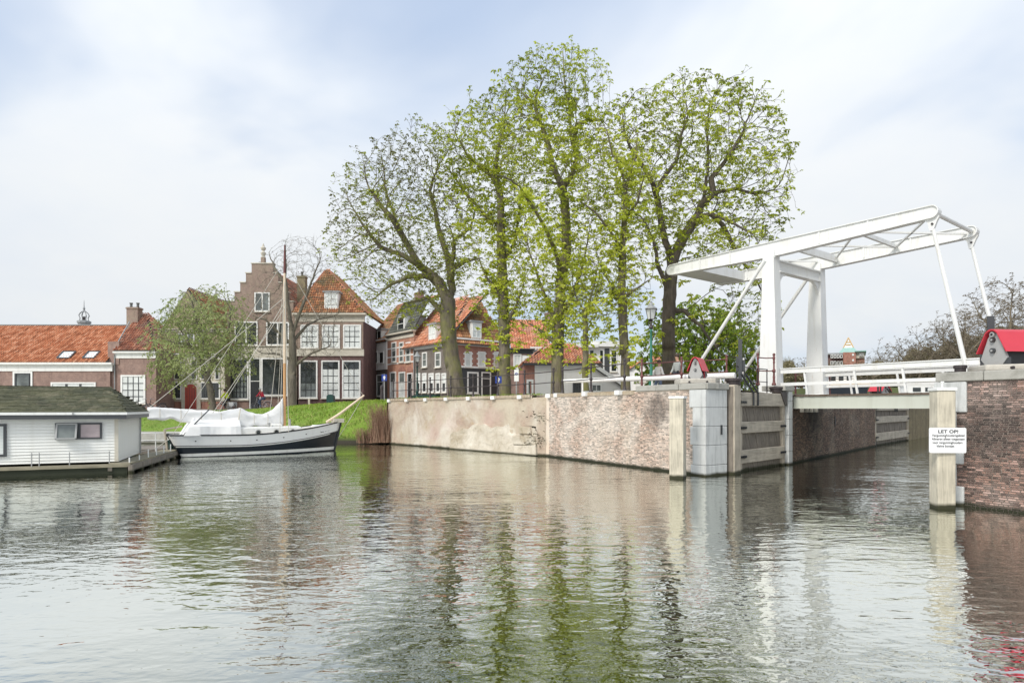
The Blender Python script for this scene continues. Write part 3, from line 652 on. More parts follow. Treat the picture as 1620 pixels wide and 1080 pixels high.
# ================================================================== lock gates
def lock_gate(name, label, A, B, ztop, detail, group='lock gates folded open'):
    loc, rz, ln = frame(A, B); g = thing(name, label, 'lock gate', loc, rz, group)
    s = .28
    mb = MB(); mb.box(.03, .03+s, .0, .26, -.8, ztop-.02); mb.build('heel_post', M['timber'], g, bevel=.015)
    mb = MB(); mb.box(ln-.03-s*.8, ln-.03, .0, .26, -.8, ztop-.32); mb.build('mitre_post', M['timber'], g, bevel=.015)
    x0, x1 = .03+s+.004, ln-.03-s*.8-.004
    for z0, z1, pr in ((ztop-.46, ztop, -.06), (1.28, 1.66, -.03), (.28, .72, -.03)):
        mb = MB(); mb.box(x0-.2, x1+.12, pr, .22, z0, z1); mb.build('beam', M['timber_h'], g, bevel=.02)
    bands = ((1.66, ztop-.46), (.72, 1.28), (-.4, .28))
    for z0, z1 in bands:
        n = int((x1-x0+.5)/.19)
        for i in range(n):
            xb = x0+i*.19; sl = (z1-z0)*.42; p = [(xb, z1), (xb+.178, z1), (xb+.178+sl, z0), (xb+sl, z0)]
            p = [(min(max(x, x0), x1), z) for x, z in p]
            if max(q[0] for q in p)-min(q[0] for q in p) < .05: continue
            # clip slanted planks against the posts
            mb = MB(); mb.prism(p, .09+random.uniform(-.008, .008), .16); mb.build('plank', M['timber_dark'], g)
        p = [(x0, z1), (x0, z0), (x0+(z1-z0)*.42, z0)]; mb = MB(); mb.prism(p, .095, .16); mb.build('plank', M['timber_dark'], g)
    for z in (ztop-.33, 1.46, .50):
        for xa, xb in ((-.02, .50), (ln-.55, ln-.1)):
            if xa > 1 and z > 2: continue
            mb = MB(); mb.box(xa, xb, -.075, -.05, z-.04, z+.04)
            for q in (.12, .24, .36): mb.box(xa+q, xa+q+.03, -.09, -.07, z-.015, z+.015)
            mb.build('strap_hinge', M['black'], g)
    mb = MB(); mb.box(.06, .10, -.045, -.02, 1.46, ztop-.33); mb.box(.06, .10, -.045, -.02, -.4, .5); mb.build('iron_bar', M['black'], g)
    mb = MB(); mb.prism([(ln-.62, ztop+.06), (ln-.05, ztop+.06), (ln-.05, ztop-.45), (ln-.2, ztop-.45), (ln-.42, ztop-.2)][::-1], -.09, .2); mb.build('iron_shoe', M['iron'], g)
    mb = MB(); mb.box(.35, ln-.6, .22, .62, ztop-.05, ztop+.0); mb.build('walkway', M['timber_h'], g)
    return g, ln
GA, GB = (7.42, 20.32), (10.16, 23.02)
gate, gl = lock_gate('lock_gate', 'near weathered oak lock gate with black strap hinges beside the stone pier', GA, GB, 2.64, True)
mb = MB(); mb.tube([(.95, -.09, 2.2), (.95, -.09, 2.62), (.45, .1, 3.25)], .035, 8); mb.tube([(1.3, -.09, 2.2), (1.3, -.09, 2.62), (.8, .1, 3.25)], .035, 8); mb.build('ladder_rail', M['black'], gate)
mb = MB()
for x in (1.2, 2.6, 3.4): mb.tube([(x, .5, 2.6), (x, .5, 3.55)], .022, 6)
mb.tube([(.9, .5, 3.55), (3.45, .5, 3.55)], .02, 6); mb.tube([(.9, .5, 3.08), (3.45, .5, 3.08)], .016, 6); mb.build('guard_rail', M['iron'], gate)
gate2, _ = lock_gate('lock_gate', 'far lock gate seen beneath the bridge deck', C1, C2, 2.45, False)
mb = MB(); mb.tube([(4.2, -.12, 1.9), (4.2, -.12, 2.5), (3.2, .1, 3.3)], .04, 6); mb.tube([(4.7, -.12, 1.9), (4.7, -.12, 2.5), (3.7, .1, 3.3)], .04, 6); mb.tube([(2, .3, 2.4), (2, .3, 3.5)], .05, 6); mb.tube([(2.6, .3, 2.4), (2.6, .3, 3.5)], .05, 6); mb.build('ladder_rail', M['black'], gate2)
# dark recess behind the near gate and the post beside it
rc = MB(); loc, rz, ln = frame(PB, C0); o = thing('gate_recess', 'dark brick recess wall behind the near lock gate', 'lock wall', loc, rz)
rc.box(.1, ln-.1, .62, 1.2, -1, 2.60); rc.build('wall_core', M['q_lock_m'], o)
gp = thing('gate_post', 'tall square oak post between the stone pier and the near gate', 'timber post', (7.14, 20.02, 0), frame(GA, GB)[1])
mb = MB(); mb.box(-.22, .24, -.16, .3, -1, 2.86); mb.build('shaft', M['timber'], gp, bevel=.02)
mb = MB(); mb.box(-.245, -.222, -.12, .2, -1, 2.80); mb.build('edge_board', M['timber_dark'], gp)
def bollard(name, label, c, r, h):
    o = thing(name, label, 'bollard', c); mb = MB(); mb.lathe([(r*.82, 0), (r*.85, h*.55), (r, h*.6), (r*1.02, h*.9), (r*.9, h), (0, h*1.02)], n=16); mb.smooth = False; mb.build('drum', M['iron'], o)
    mb = MB(); mb.lathe([(r*.95, 0), (r*.95, h*.1), (0, h*.1)], n=16); mb.build('foot', M['iron'], o)
bollard('bollard', 'low black iron bollard on top of the oak gate post', (7.2, 20.15, 2.86), .26, .22)
bollard('bollard', 'squat black iron bollard above the mitre end of the near gate', (9.75, 22.85, 2.70), .24, .2)
bollard('bollard', 'low black iron bollard on the capstone beside the large red winch cover', (9.95, 13.75, 2.89), .13, .17)
# ================================================================== winch covers
def winch(label, c, rz, w, d, h):
    o = thing('winch_housing', label, 'winch cover', c, rz, 'gate winches with red covers')
    hw = w/2
    cheek = [(-hw*.62, 0), (hw*.62, 0), (hw*.95, h*.18), (hw*.42, h*.80), (hw*.2, h*.92), (-hw*.2, h*.92), (-hw*.42, h*.80), (-hw*.95, h*.18)]
    for y in (0, d-.05): mb = MB(); mb.prism(cheek[::-1] if False else cheek, y, y+.05); mb.build('cheek_plate', M['galv'], o)
    for s in (-1, 1):
        mb = MB(); mb.prism([(s*hw*.55, 0), (s*hw*1.02, 0), (s*hw*1.02, h*.2), (s*hw*.9, h*.19)], .012, .07); mb.build('corner_foot', M['anthracite'], o)
    for z, r, m in ((h*.42, w*.085, 'anthracite'), (h*.74, w*.08, 'iron'), (h*.90, w*.085, 'galv')):
        mb = MB(); mb.tube([(0, -.05, z), (0, d+.02, z)], r, 14); sh = mb.build('shaft', M[m], o)
        mb = MB(); mb.tube([(0, -.062, z), (0, -.04, z)], r*.45, 10); mb.build('shaft_end', M['black'] if m == 'galv' else M['galv'], sh)
    prof = [(-hw*1.12, h*.36), (-hw*.42, h*.97)]+[(hw*.42*math.sin(R(q)), h*.90+h*.16*math.cos(R(q))) for q in (-50, -25, 0, 25, 50)]+[(hw*.42, h*.97), (hw*1.12, h*.36)]
    mb = MB(); n = len(prof); vs = []
    for y in (-.07, d+.02):
        for k in (1.0, .94): vs += [(x*k, y, z*k+(1-k)*h*.3) for x, z in prof]
    fs = []
    for i in range(n-1): fs += [(i, i+1, 2*n+i+1, 2*n+i), (n+i+1, n+i, 3*n+i, 3*n+i+1), (i, n+i, n+i+1, i+1), (2*n+i, 2*n+i+1, 3*n+i+1, 3*n+i)]
    fs += [(0, 2*n, 3*n, n), (n-1, 2*n-1, 4*n-1, 3*n-1)]
    mb.add(vs, fs); mb.build('cover', M['red'], o)
    mb = MB(); mb.box(-hw*.45, hw*.45, .07, d-.08, 0.02, h*.6); mb.build('gear_case', M['black'], o)
    mb = MB(); mb.box(hw*.5, hw*.62, d-.12, d-.06, 0, h*.42); mb.build('red_post', M['red'], o)
winch('small red winch cover with grey cheek plate on the pier beside the lock', (5.98, 20.2, 3.08), R(-34), .48, .58, .66)
winch('large red winch cover on the right quay with grey cheek plate', (10.28, 13.22, 3.03), R(-83), .66, 1.15, .72)
def plinth(label, p, z0, z1):
    o = thing('plinth', label, 'stone plinth', (p[0][0], p[0][1], 0)); mb = MB(); mb.slab([(a-p[0][0], b-p[0][1]) for a, b in p], z0, z1); mb.build('slab', M['concrete'], o, bevel=.03)
    for k in range(2):
        q = (p[0][0]*(.75-.5*k)+p[1][0]*(.25+.5*k)-p[0][0], p[0][1]*(.75-.5*k)+p[1][1]*(.25+.5*k)-p[0][1]); mb = MB(); mb.tube([(q[0], q[1]-.05, z0+.06), (q[0], q[1]+.1, z0+.06)], .03, 8); mb.build('bolt', M['iron'], o)
plinth('pale rounded concrete plinth under the small red winch cover', [(5.45, 20.06), (6.5, 19.75), (6.95, 20.7), (5.5, 21.0)], 2.9, 3.07)
plinth('speckled concrete plinth under the large red winch cover', [(9.98, 13.05), (11.5, 12.2), (12.2, 12.9), (10.2, 13.9)], 2.89, 3.025)
# ================================================================== control cabinets
def cabinet(label, c, z0, z1, zp, legs):
    o = thing('control_cabinet', label, 'cabinet', (c[0], c[1], 0), R(-20)); mb = MB(); mb.box(-.15, .15, -.11, .11, z0, z1); mb.build('box', M['anthracite'], o, bevel=.015)
    mb = MB(); mb.box(-.075, .055, -.17, -.112, z0-.35, zp); mb.build('mast', M['anthracite'], o)
    for x in (-.13, .13): mb = MB(); mb.bar((x, .05, z0), (x*1.1, .05, legs), .04); mb.build('leg', M['anthracite'], o)
    mb = MB(); mb.box(.07, .12, -.125, -.11, z1-.1, z1-.04); mb.build('lens', M['white'], o)
cabinet('dark grey control box with stub mast above the near lock gate', (7.95, 21.55), 3.38, 3.88, 4.50, 2.7)
cabinet('dark grey control box with stub mast behind the large red winch cover', (11.05, 14.35), 3.18, 3.68, 4.22, 2.72)
# ================================================================== quay railings
def post_mesh(h, mat):
    mb = MB(); mb.lathe([(.085, 0), (.085, .05), (.055, .10), (.042, .22), (.05, .30), (.042, .34), (.034, h*.5-.07), (.062, h*.5-.04), (.062, h*.5+.04), (.034, h*.5+.07), (.03, h*.74), (.045, h*.80), (.03, h*.84), (.05, h-.09), (.05, h-.02), (.03, h+.01), (.055, h+.05), (.05, h+.10), (0, h+.13)], n=8)
    mb.smooth = True; return mb.mesh('railing_post', mat)
def railing(label, pts, spacing, mat, h=1.06, skip_first=False, blocks=True):
    o = thing('quay_railing', label, 'railing', (0, 0, 0)); P = np.array(pts, float); s = np.r_[0, np.cumsum(np.linalg.norm(np.diff(P, axis=0), axis=1))]
    n = max(1, round(s[-1]/spacing)); pm = post_mesh(h, mat); bm = MB(); bm.box(-.13, .13, -.37, .12, -.15, .016); bmesh_ = bm.mesh('post_block', M['white'])
    pos = [np.array([np.interp(q, s, P[:, k]) for k in range(3)]) for q in np.linspace(0, s[-1], n+1)]
    for i, p in enumerate(pos):
        linked('railing_post', pm, o, p)
        if blocks:
            d = pos[min(i+1, n)]-pos[max(i-1, 0)]; linked('post_block', bmesh_, o, p+np.array([0, 0, .0]), (0, 0, math.atan2(d[1], d[0])))
    for i in range(n):
        for k in (h-.055, h*.5):
            a, b = pos[i]+np.array([0, 0, k]), pos[i+1]+np.array([0, 0, k]); m = (a+b)/2-np.array([0, 0, .015]); mb = MB(); mb.tube([a, m, b], .022, 6, False); mb.build('rail', mat, o)
ins = Vector((.17, .17, 0))
railing('black iron railing along the far patched quay wall', [(W0[0]+.3, W0[1]+.05, 2.63), (W1[0]+.22, W1[1]+.12, 2.70), (W2[0]+.2, W2[1]+.15, 2.72)], 1.75, M['iron'])
railing('black iron railing along the brick quay wall near the stone pier', [(W2[0]+.55, W2[1]-.35, 2.74), (4.15, 22.85, 2.75)], 1.75, M['iron'])
railing('dark red iron railing curving from the quay wall behind the small winch cover', [(4.8, 22.9, 2.76), (5.9, 23.3, 2.85), (8.0, 23.1, 2.93)], 1.6, M['iron_red'], blocks=False)
railing('short dark red railing in front of the bridge tower leg', [(8.95, 22.55, 2.95), (9.62, 22.75, 2.95)], .7, M['iron_red'], blocks=False)
railing('dark red railing on the far side of the bridge approach', [(13.0, 28.4, 2.64), (15.9, 31.0, 2.64)], 2.0, M['iron_red'], blocks=False)
# white barrier boom lying along the quay
bo = thing('barrier_boom', 'long white barrier boom lying level behind the quay railing', 'barrier', (0, 0, 0))
mb = MB(); mb.tube([(2.22, 26.75, 3.28), (4.0, 25.46, 3.29), (8.1, 22.5, 3.30)], [.085, .10, .11], 10); mb.build('boom', M['white'], bo)
for q in (.13, .56, .93):
    x, y = 2.22+5.88*q, 26.75-4.25*q; mb = MB(); mb.tube([(x, y, 2.68), (x, y, 3.20)], .035, 8); mb.lathe([(.09, 0), (.09, .03), (.04, .06)], (x, y, 2.72), 8); mb.build('rest_post', M['white'], bo)
mb = MB(); mb.box(7.75, 8.25, 22.35, 22.65, 2.75, 3.16); mb.build('pivot_box', M['concrete'], bo, bevel=.02)
# ================================================================== street lamps
def lamp(name, label, c, h, post_mat):
    o = thing(name, label, 'street lamp', c); k = h/3.2
    mb = MB(); mb.lathe([(.15, 0), (.15, .12), (.11, .16), (.10, .55), (.12, .6), (.07, .68), (.055, h*.5), (.075, h*.5+.03), (.05, h*.52), (.045, h*.72), (.07, h*.73), (.05, h*.75)], n=10); mb.smooth = True; mb.build('post', post_mat, o)
    mb = MB(); mb.lathe([(.05, h*.75), (.10, h*.77), (.06, h*.79), (.035, h*.83), (.05, h*.85), (.03, h*.86)], n=10)
    for q in (0, 90, 180, 270): a = R(q+30); mb.tube([(.05*math.cos(a), .05*math.sin(a), h*.78), (.15*math.cos(a), .15*math.sin(a), h*.80), (.13*math.cos(a), .13*math.sin(a), h*.84), (.06*math.cos(a), .06*math.sin(a), h*.86)], .012, 5)
    mb.build('collar', M['iron'], o)
    zb, zt = h*.865, h*.985; lan = MB()
    for q in range(4):
        a = R(q*90+20+45); lan.bar((.13*math.cos(a), .13*math.sin(a), zb), (.225*math.cos(a), .225*math.sin(a), zt), .022)
        b = R(q*90+110+45); lan.bar((.225*math.cos(a), .225*math.sin(a), zt), (.225*math.cos(b), .225*math.sin(b), zt), .03); lan.bar((.13*math.cos(a), .13*math.sin(a), zb), (.13*math.cos(b), .13*math.sin(b), zb), .025)
    lf = lan.build('lantern', M['iron'], o)
    for q in range(4):
        a, b = R(q*90+20+45), R(q*90+110+45); mb = MB(); mb.add([(.125*math.cos(a), .125*math.sin(a), zb), (.125*math.cos(b), .125*math.sin(b), zb), (.218*math.cos(b), .218*math.sin(b), zt), (.218*math.cos(a), .218*math.sin(a), zt)], [(0, 1, 2, 3)]); mb.build('pane', M['lamp_glass'], lf)
    mb = MB(); mb.tube([(0, 0, zt), (0, 0, zt+.03), (0, 0, zt+.13), (0, 0, zt+.17), (0, 0, zt+.26), (0, 0, zt+.3), (0, 0, zt+.36)], [.27, .26, .12, .12, .05, .06, .005], 4 if False else 8); mb.build('lantern_roof', M['lead'], lf)
lamp('street_lamp', 'green cast iron street lamp with square lantern beside the rightmost chestnut', ((1030-810)/F*26.2, 26.2, 2.7), 3.66, M['green_metal'])
lamp('street_lamp', 'dark street lamp with pale lantern in front of the grey brick house', ((660-810)/F*41, 41, 2.62), 2.95, M['dark_green'])
# ================================================================== houses
def inside(p, poly):
    x, y = p; r = False; n = len(poly)
    for i in range(n):
        x1, y1 = poly[i]; x2, y2 = poly[(i+1) % n]
        if (y1 > y) != (y2 > y) and x < (x2-x1)*(y-y1)/(y2-y1)+x1: r = not r
    return r
def tile_roof(parent, pts, mat, tw=.21, tl=.31, under=None, name='roof'):
    """pantiled slope; the first edge of pts is the eave"""
    P = [Vector(p) for p in pts]; e = (P[1]-P[0]).normalized(); nrm = (P[1]-P[0]).cross(P[-1]-P[0]).normalized(); up = nrm.cross(e).normalized()
    if nrm.z < 0: nrm = -nrm
    mb = MB(); n = len(P); top = [p+nrm*.0 for p in P]; bot = [p-Vector((0, 0, .12)) for p in P]
    mb.add(top+bot, [tuple(range(n)), tuple(range(2*n-1, n-1, -1))]+[(i, i+n, (i+1) % n+n, (i+1) % n) for i in range(n)])
    rf = mb.build(name, under or M['slate'], parent)
    uv = [((p-P[0]).dot(e), (p-P[0]).dot(up)) for p in P]
    u0, u1 = min(a for a, b in uv), max(a for a, b in uv); v1 = max(b for a, b in uv)
    mb = MB(); prof = [(0, .02), (.25, .0), (.5, .03), (.75, .085), (1.0, .045)]
    for j in range(int(v1/tl)+1):
        for i in range(int((u1-u0)/tw)+1):
            u, v = u0+i*tw, j*tl-.03
            if not inside((u+tw/2, min(v+tl*.5, v1-.02)), uv): continue
            mb.cur = min(1, max(0, random.gauss(.5, .3))); dz = random.uniform(0, .008); vs = []
            for vv, lift in ((v, .065), (v+tl, .012)):
                for q, h in prof: vs.append(P[0]+e*(u+q*tw)+up*vv+nrm*(h+lift+dz))
            for q, h in prof: vs.append(P[0]+e*(u+q*tw)+up*v+nrm*(h+lift-.055))
            mb.add(vs, [(k, k+1, k+6, k+5) for k in range(4)]+[(k+1, k, k+10, k+11) for k in range(4)])
    mb.build('roof_tiles', mat, rf, 'stuff'); return rf
class House:
    def __init__(s, name, label, px, Y, z, rz, cat='house'):
        s.O = Vector(((px-810)/F*Y, Y, z)); s.rz = rz; s.d = Vector((math.cos(rz), math.sin(rz))); s.n = Vector((-math.sin(rz), math.cos(rz)))
        s.r = thing(name, label, cat, s.O, rz)
    def p(s, px, py, y=0.0):                       # photo pixel -> local x, z on the plane y behind the front
        rx = (px-810)/F; On = s.O.x*s.n.x+s.O.y*s.n.y+y; t = On/(rx*s.n.x+s.n.y); X, Yw = t*rx, t
        return ((X-s.O.x)*s.d.x+(Yw-s.O.y)*s.d.y, EYE-(py-HZ)/F*t-s.O.z)
    def box(s, name, px0, px1, py0, py1, mat, y0=-.05, y1=.05, parent=None, bevel=0):
        a, zt = s.p(px0, py0); b, zb = s.p(px1, py1); zt = s.p((px0+px1)/2, py0)[1]; zb = s.p((px0+px1)/2, py1)[1]
        mb = MB(); mb.box(a, b, y0, y1, zb, zt); return mb.build(name, mat, parent or s.r, bevel=bevel)
    def wall(s, pts, mat, depth=6.0, y0=0.0, name='wall'):      # front outline in pixels
        mb = MB(); mb.prism([s.p(*q) for q in pts], y0, depth); return mb.build(name, mat, s.r)
    def window(s, px0, px1, py0, py1, nx, nz, panes='glass', fr=.09, frame='white', bars=None, proud=.07, rows=None, bw=.035, sill=True, name='window', split=None):
        """frame proud of the wall, one pane object per light; panes: material key or function(col,row,nx,nz) with row 0 at the bottom"""
        cx = (px0+px1)/2; x0, x1 = s.p(px0, py0)[0], s.p(px1, py0)[0]; z1, z0 = s.p(cx, py0)[1], s.p(cx, py1)[1]
        mb = MB(); y0, y1 = -proud, .02; yp = -proud+.05
        mb.box(x0, x1, y0, y1, z1-fr, z1); mb.box(x0, x1, y0, y1, z0, z0+fr); mb.box(x0, x0+fr, y0, y1, z0+fr, z1-fr); mb.box(x1-fr, x1, y0, y1, z0+fr, z1-fr)
        w = mb.build(name, M[frame], s.r)
        if sill: mb = MB(); mb.box(x0-.06, x1+.06, y0-.07, y1, z0-.07, z0-.002); mb.build('sill', M['cream'] if frame == 'white' else M[frame], w)
        X0, X1, Z0, Z1 = x0+fr, x1-fr, z0+fr, z1-fr; b2 = bw/2; B = MB(); bm = M[bars or frame]
        zs = [Z0+(Z1-Z0)*k/nz for k in range(nz+1)] if rows is None else [Z0+(Z1-Z0)*k for k in rows]; nz = len(zs)-1
        for i in range(1, nx): q = X0+(X1-X0)*i/nx; B.box(q-b2, q+b2, -proud+.025, yp+.03, Z0, Z1)
        for j in range(1, nz): B.box(X0, X1, -proud+.021, yp+.03, zs[j]-b2*(1.6 if rows is not None and nz == 2 else 1), zs[j]+b2)
        if nx*nz > 1: B.build('glazing_bars', bm, w)
        if nx*nz > 6 and (X1-X0)/nx*F/s.O.y < 10:          # lights too small to pick apart: one sheet of glass per kind
            groups = {}
            for i in range(nx):
                for j in range(nz): groups.setdefault(panes(i, j, nx, nz) if callable(panes) else panes, []).append((i, j))
            for k, cells in groups.items():
                mb = MB()
                for i, j in cells: xa, xb = X0+(X1-X0)*i/nx, X0+(X1-X0)*(i+1)/nx; mb.add([(xa, yp, zs[j]), (xb, yp, zs[j]), (xb, yp, zs[j+1]), (xa, yp, zs[j+1])], [(0, 1, 2, 3)])
                mb.build('glazing', M[k], w, 'stuff')
        else:
            for i in range(nx):
                for j in range(nz):
                    k = panes(i, j, nx, nz) if callable(panes) else panes; xa, xb = X0+(X1-X0)*i/nx, X0+(X1-X0)*(i+1)/nx
                    mb = MB(); tl = random.gauss(0, .004); mb.add([(xa, yp+tl, zs[j]), (xb, yp-tl, zs[j]), (xb, yp-tl, zs[j+1]), (xa, yp+tl, zs[j+1])], [(0, 1, 2, 3)]); mb.build('pane', M[k], w)
        return w
    def door(s, px0, px1, py0, py1, mat, frame='white', transom=.0, fr=.10):
        x0, z1 = s.p(px0, py0); x1, _ = s.p(px1, py0); z0 = s.p(px0, py1)[1]
        mb = MB(); mb.box(x0, x1, -.09, .02, z1-fr, z1); mb.box(x0, x0+fr, -.09, .02, z0, z1-fr); mb.box(x1-fr, x1, -.09, .02, z0, z1-fr); f = mb.build('door_frame', M[frame], s.r)
        zt = z1-fr-(z1-z0)*transom; mb = MB(); mb.box(x0+fr, x1-fr, -.03, .02, z0, zt-.06 if transom else zt)
        for k in range(2): zz = z0+(zt-z0)*(.08+.46*k); mb.box(x0+fr+.1, x1-fr-.1, -.045, -.02, zz, zz+(zt-z0)*.36)
        d = mb.build('door', mat, s.r); mb = MB(); mb.ball((x1-fr-.08, -.06, z0+1.0), .035, 6); mb.build('door_knob', M['chrome'], d)
        if transom: mb = MB(); mb.box(x0+fr, x1-fr, -.07, .02, zt-.06, zt); mb.build('transom_bar', M[frame], f); mb = MB(); mb.add([(x0+fr, -.03, zt), (x1-fr, -.03, zt), (x1-fr, -.03, z1-fr), (x0+fr, -.03, z1-fr)], [(0, 1, 2, 3)]); mb.build('pane', M['glass'], f)
        return f
    def cornice(s, px0, px1, py0, py1, mat='white', out=.22, over=.1):
        cx = (px0+px1)/2; x0, x1 = s.p(px0, py0)[0], s.p(px1, py0)[0]; z1, z0 = s.p(cx, py0)[1], s.p(cx, py1)[1]; h = z1-z0
        mb = MB(); mb.box(x0, x1, -.06, .1, z0, z1-.002); c = mb.build('cornice', M[mat], s.r)
        mb = MB(); mb.box(x0-over, x1+over, -out, .15, z1, z1+h*.28); mb.box(x0-over*.5, x1+over*.5, -out*.55, .12, z1-h*.16, z1-.004); mb.build('gutter_moulding', M[mat], c); return c
    def chimney(s, x, y, z, w, d, h, mat='brick_brown', pots=1):
        mb = MB(); mb.box(x-w/2, x+w/2, y-d/2, y+d/2, z, z+h); mb.box(x-w/2-.05, x+w/2+.05, y-d/2-.05, y+d/2+.05, z+h-.16, z+h-.04); c = mb.build('chimney', M[mat], s.r)
        for k in range(pots): mb = MB(); mb.lathe([(.11, 0), (.10, .3), (.14, .33), (.14, .40), (.0, .41)], (x+(k-(pots-1)/2)*w*.6, y, z+h), 8); mb.build('chimney_pot', M['slate'], c)
        return c
    def dormer(s, px0, px1, py0, py1, nx, nz, panes, y=1.0, frame='white', roofmat='lead', depth=2.2):
        x0, z1 = s.p(px0, py0, y); x1, _ = s.p(px1, py0, y); z0 = s.p(px0, py1, y)[1]; f = .10
        mb = MB(); mb.box(x0, x1, y, y+depth, z0, z1); d = mb.build('dormer', M[frame], s.r)
        mb = MB(); mb.box(x0-.12, x1+.12, y-.12, y+depth, z1, z1+.14); mb.build('dormer_roof', M[roofmat], d)
        mb = MB(); mb.box(x0+f-.02, x1-f+.02, y-.05, y-.02, z1-f, z1-f+.05); X0, X1, Z0, Z1 = x0+f, x1-f, z0+f, z1-f
        for i in range(nx+1): q = X0+(X1-X0)*i/nx; mb.box(q-.025, q+.025, y-.05, y+.01, Z0, Z1)
        for j in range(nz+1): q = Z0+(Z1-Z0)*j/nz; mb.box(X0, X1, y-.055, y+.01, q-.025, q+.025)
        mb.build('window_bars', M[frame], d)
        mb = MB(); mb.add([(X0, y-.015, Z0), (X1, y-.015, Z0), (X1, y-.015, Z1), (X0, y-.015, Z1)], [(0, 1, 2, 3)]); mb.build('glazing', M[panes], d)
    def downpipe(s, px, py0, py1, mat='lead'):
        x, z1 = s.p(px, py0); _, z0 = s.p(px, py1); mb = MB(); mb.tube([(x, -.09, z0), (x, -.09, z1-.15), (x, -.16, z1)], .045, 6); mb.build('downpipe', M[mat], s.r)
lower_curtain = lambda i, j, nx, nz: 'glass_curtain' if j < nz*.62 else 'glass'
def mixed(i, j, nx, nz): return 'glass_curtain' if (i*7+j*3) % 5 else 'glass_mid'
# ---- long low building with the bright tiled roof
h = House('low_building', 'long low brown brick building with bright orange tiled roof behind the houseboat', -130, 50, 1.7, 0)
ev = 576; h.wall([(-130, 660), (174, 660), (174, ev), (-130, ev)], M['brick_brown'], 8)
h.cornice(-130, 178, 576.5, 587, 'white', .3)
a, z = h.p(-130, 575); b, _ = h.p(171, 575); rz_ = h.p(0, 516, 4.0)[1]
tile_roof(h.r, [(a, -.25, z+.1), (b, -.25, z+.1), (b, 4.0, rz_), (a, 4.0, rz_)], M['tile_orange'], .205, .33)
tile_roof(h.r, [(b, 8.2, z+.1), (a, 8.2, z+.1), (a, 4.0, rz_), (b, 4.0, rz_)], M['tile_orange'], .4, .5)
mb = MB(); mb.tube([(a, 4.0, rz_+.05), (b, 4.0, rz_+.05)], .11, 8); mb.build('ridge', M['slate'], h.r)
mb = MB(); mb.prism([(b-.22, 0), (b, 0), (b, 1), (b-.22, 1)], 7.9, 8.0)
n_ = Vector((0, -(rz_-z-.1), 4.25)).normalized(); up_ = Vector((0, 4.25, rz_-z-.1)).normalized()
for xa, xb in ((90, 110), (131, 149)):
    lx0, lx1 = h.p(xa, 565)[0], h.p(xb, 565)[0]; base = Vector((0, -.25, z+.1))
    o0 = base+up_*.42+n_*.12; o1 = base+up_*1.36+n_*.12
    mb = MB()
    for p_, q_ in (((lx0, o0), (lx1, o0)), ((lx0, o1), (lx1, o1)), ((lx0, o0), (lx0, o1)), ((lx1, o0), (lx1, o1))):
        mb.bar(p_[1]+Vector((p_[0], 0, 0)), q_[1]+Vector((q_[0], 0, 0)), .10, .12)
    sk = mb.build('skylight', M['anthracite'], h.r)
    mb = MB(); mb.add([o0+Vector((lx0, 0, 0)), o0+Vector((lx1, 0, 0)), o1+Vector((lx1, 0, 0)), o1+Vector((lx0, 0, 0))], [(0, 1, 2, 3)]); mb.build('pane', M['glass_sky'], sk)
h.window(21, 52, 587.5, 616, 1, 1, 'glass_mid', .14, 'white'); h.window(25.5, 48, 590.5, 613.5, 1, 1, 'glass_mid', .06, 'anthracite', proud=.1, sill=False, name='casement')
h.window(81, 152, 604.5, 640, 3, 1, 'glass_curtain', .12, 'white', 'anthracite', bw=.18)
# ---- small house with the chimney
h = House('brick_house', 'small brown brick house with a tall chimney and weathered tiled roof', 172, 50.2, 1.75, 0)
h.wall([(172, 660), (247, 660), (247, 556), (172, 556)], M['brick_brown'], 7)
h.cornice(183, 247, 558.5, 566.5, 'white', .25)
a, z = h.p(182, 556); b, _ = h.p(247, 556); c0, rz_ = h.p(184, 497, 3.2); c1, _ = h.p(231, 497, 3.2)
tile_roof(h.r, [(a, -.2, z+.12), (b, -.2, z+.12), (c1+.15, 3.2, rz_), (a, 3.2, rz_)], M['tile_old'], .2, .31)
tile_roof(h.r, [(b, -.2, z+.12), (b, 6.8, z+.12), (c1+.15, 3.2, rz_)], M['tile_old'], .3, .4)
x0, _ = h.p(171, 500); x1, _ = h.p(189, 500)
mb = MB(); mb.prism([(x0, 3.9), (x1, 3.9), (x1, h.p(180, 540)[1]), (x0, h.p(180, 540)[1])], -.05, 6.5); mb.build('party_wall', M['brick_brown'], h.r)
ct = h.p(180, 486.5, 2.6)[1]; h.chimney((x0+x1)/2+.1, 2.6, h.p(180, 548)[1], .95, .7, ct-h.p(180, 548)[1], 'brick_gable', 2)
x_, zz = h.p(181, 503, -.1); mb = MB(); mb.tube([(x_, -.12, h.p(181, 552)[1]), (x_, 1.9, zz)], .05, 6); mb.build('vent_pipe', M['lead'], h.r)
h.downpipe(182.5, 561, 622); h.window(191.5, 230.5, 593, 638.5, 4, 4, 'glass_curtain', .14, 'white', 'black', rows=(0, .22, .47, .74, 1), bw=.05)
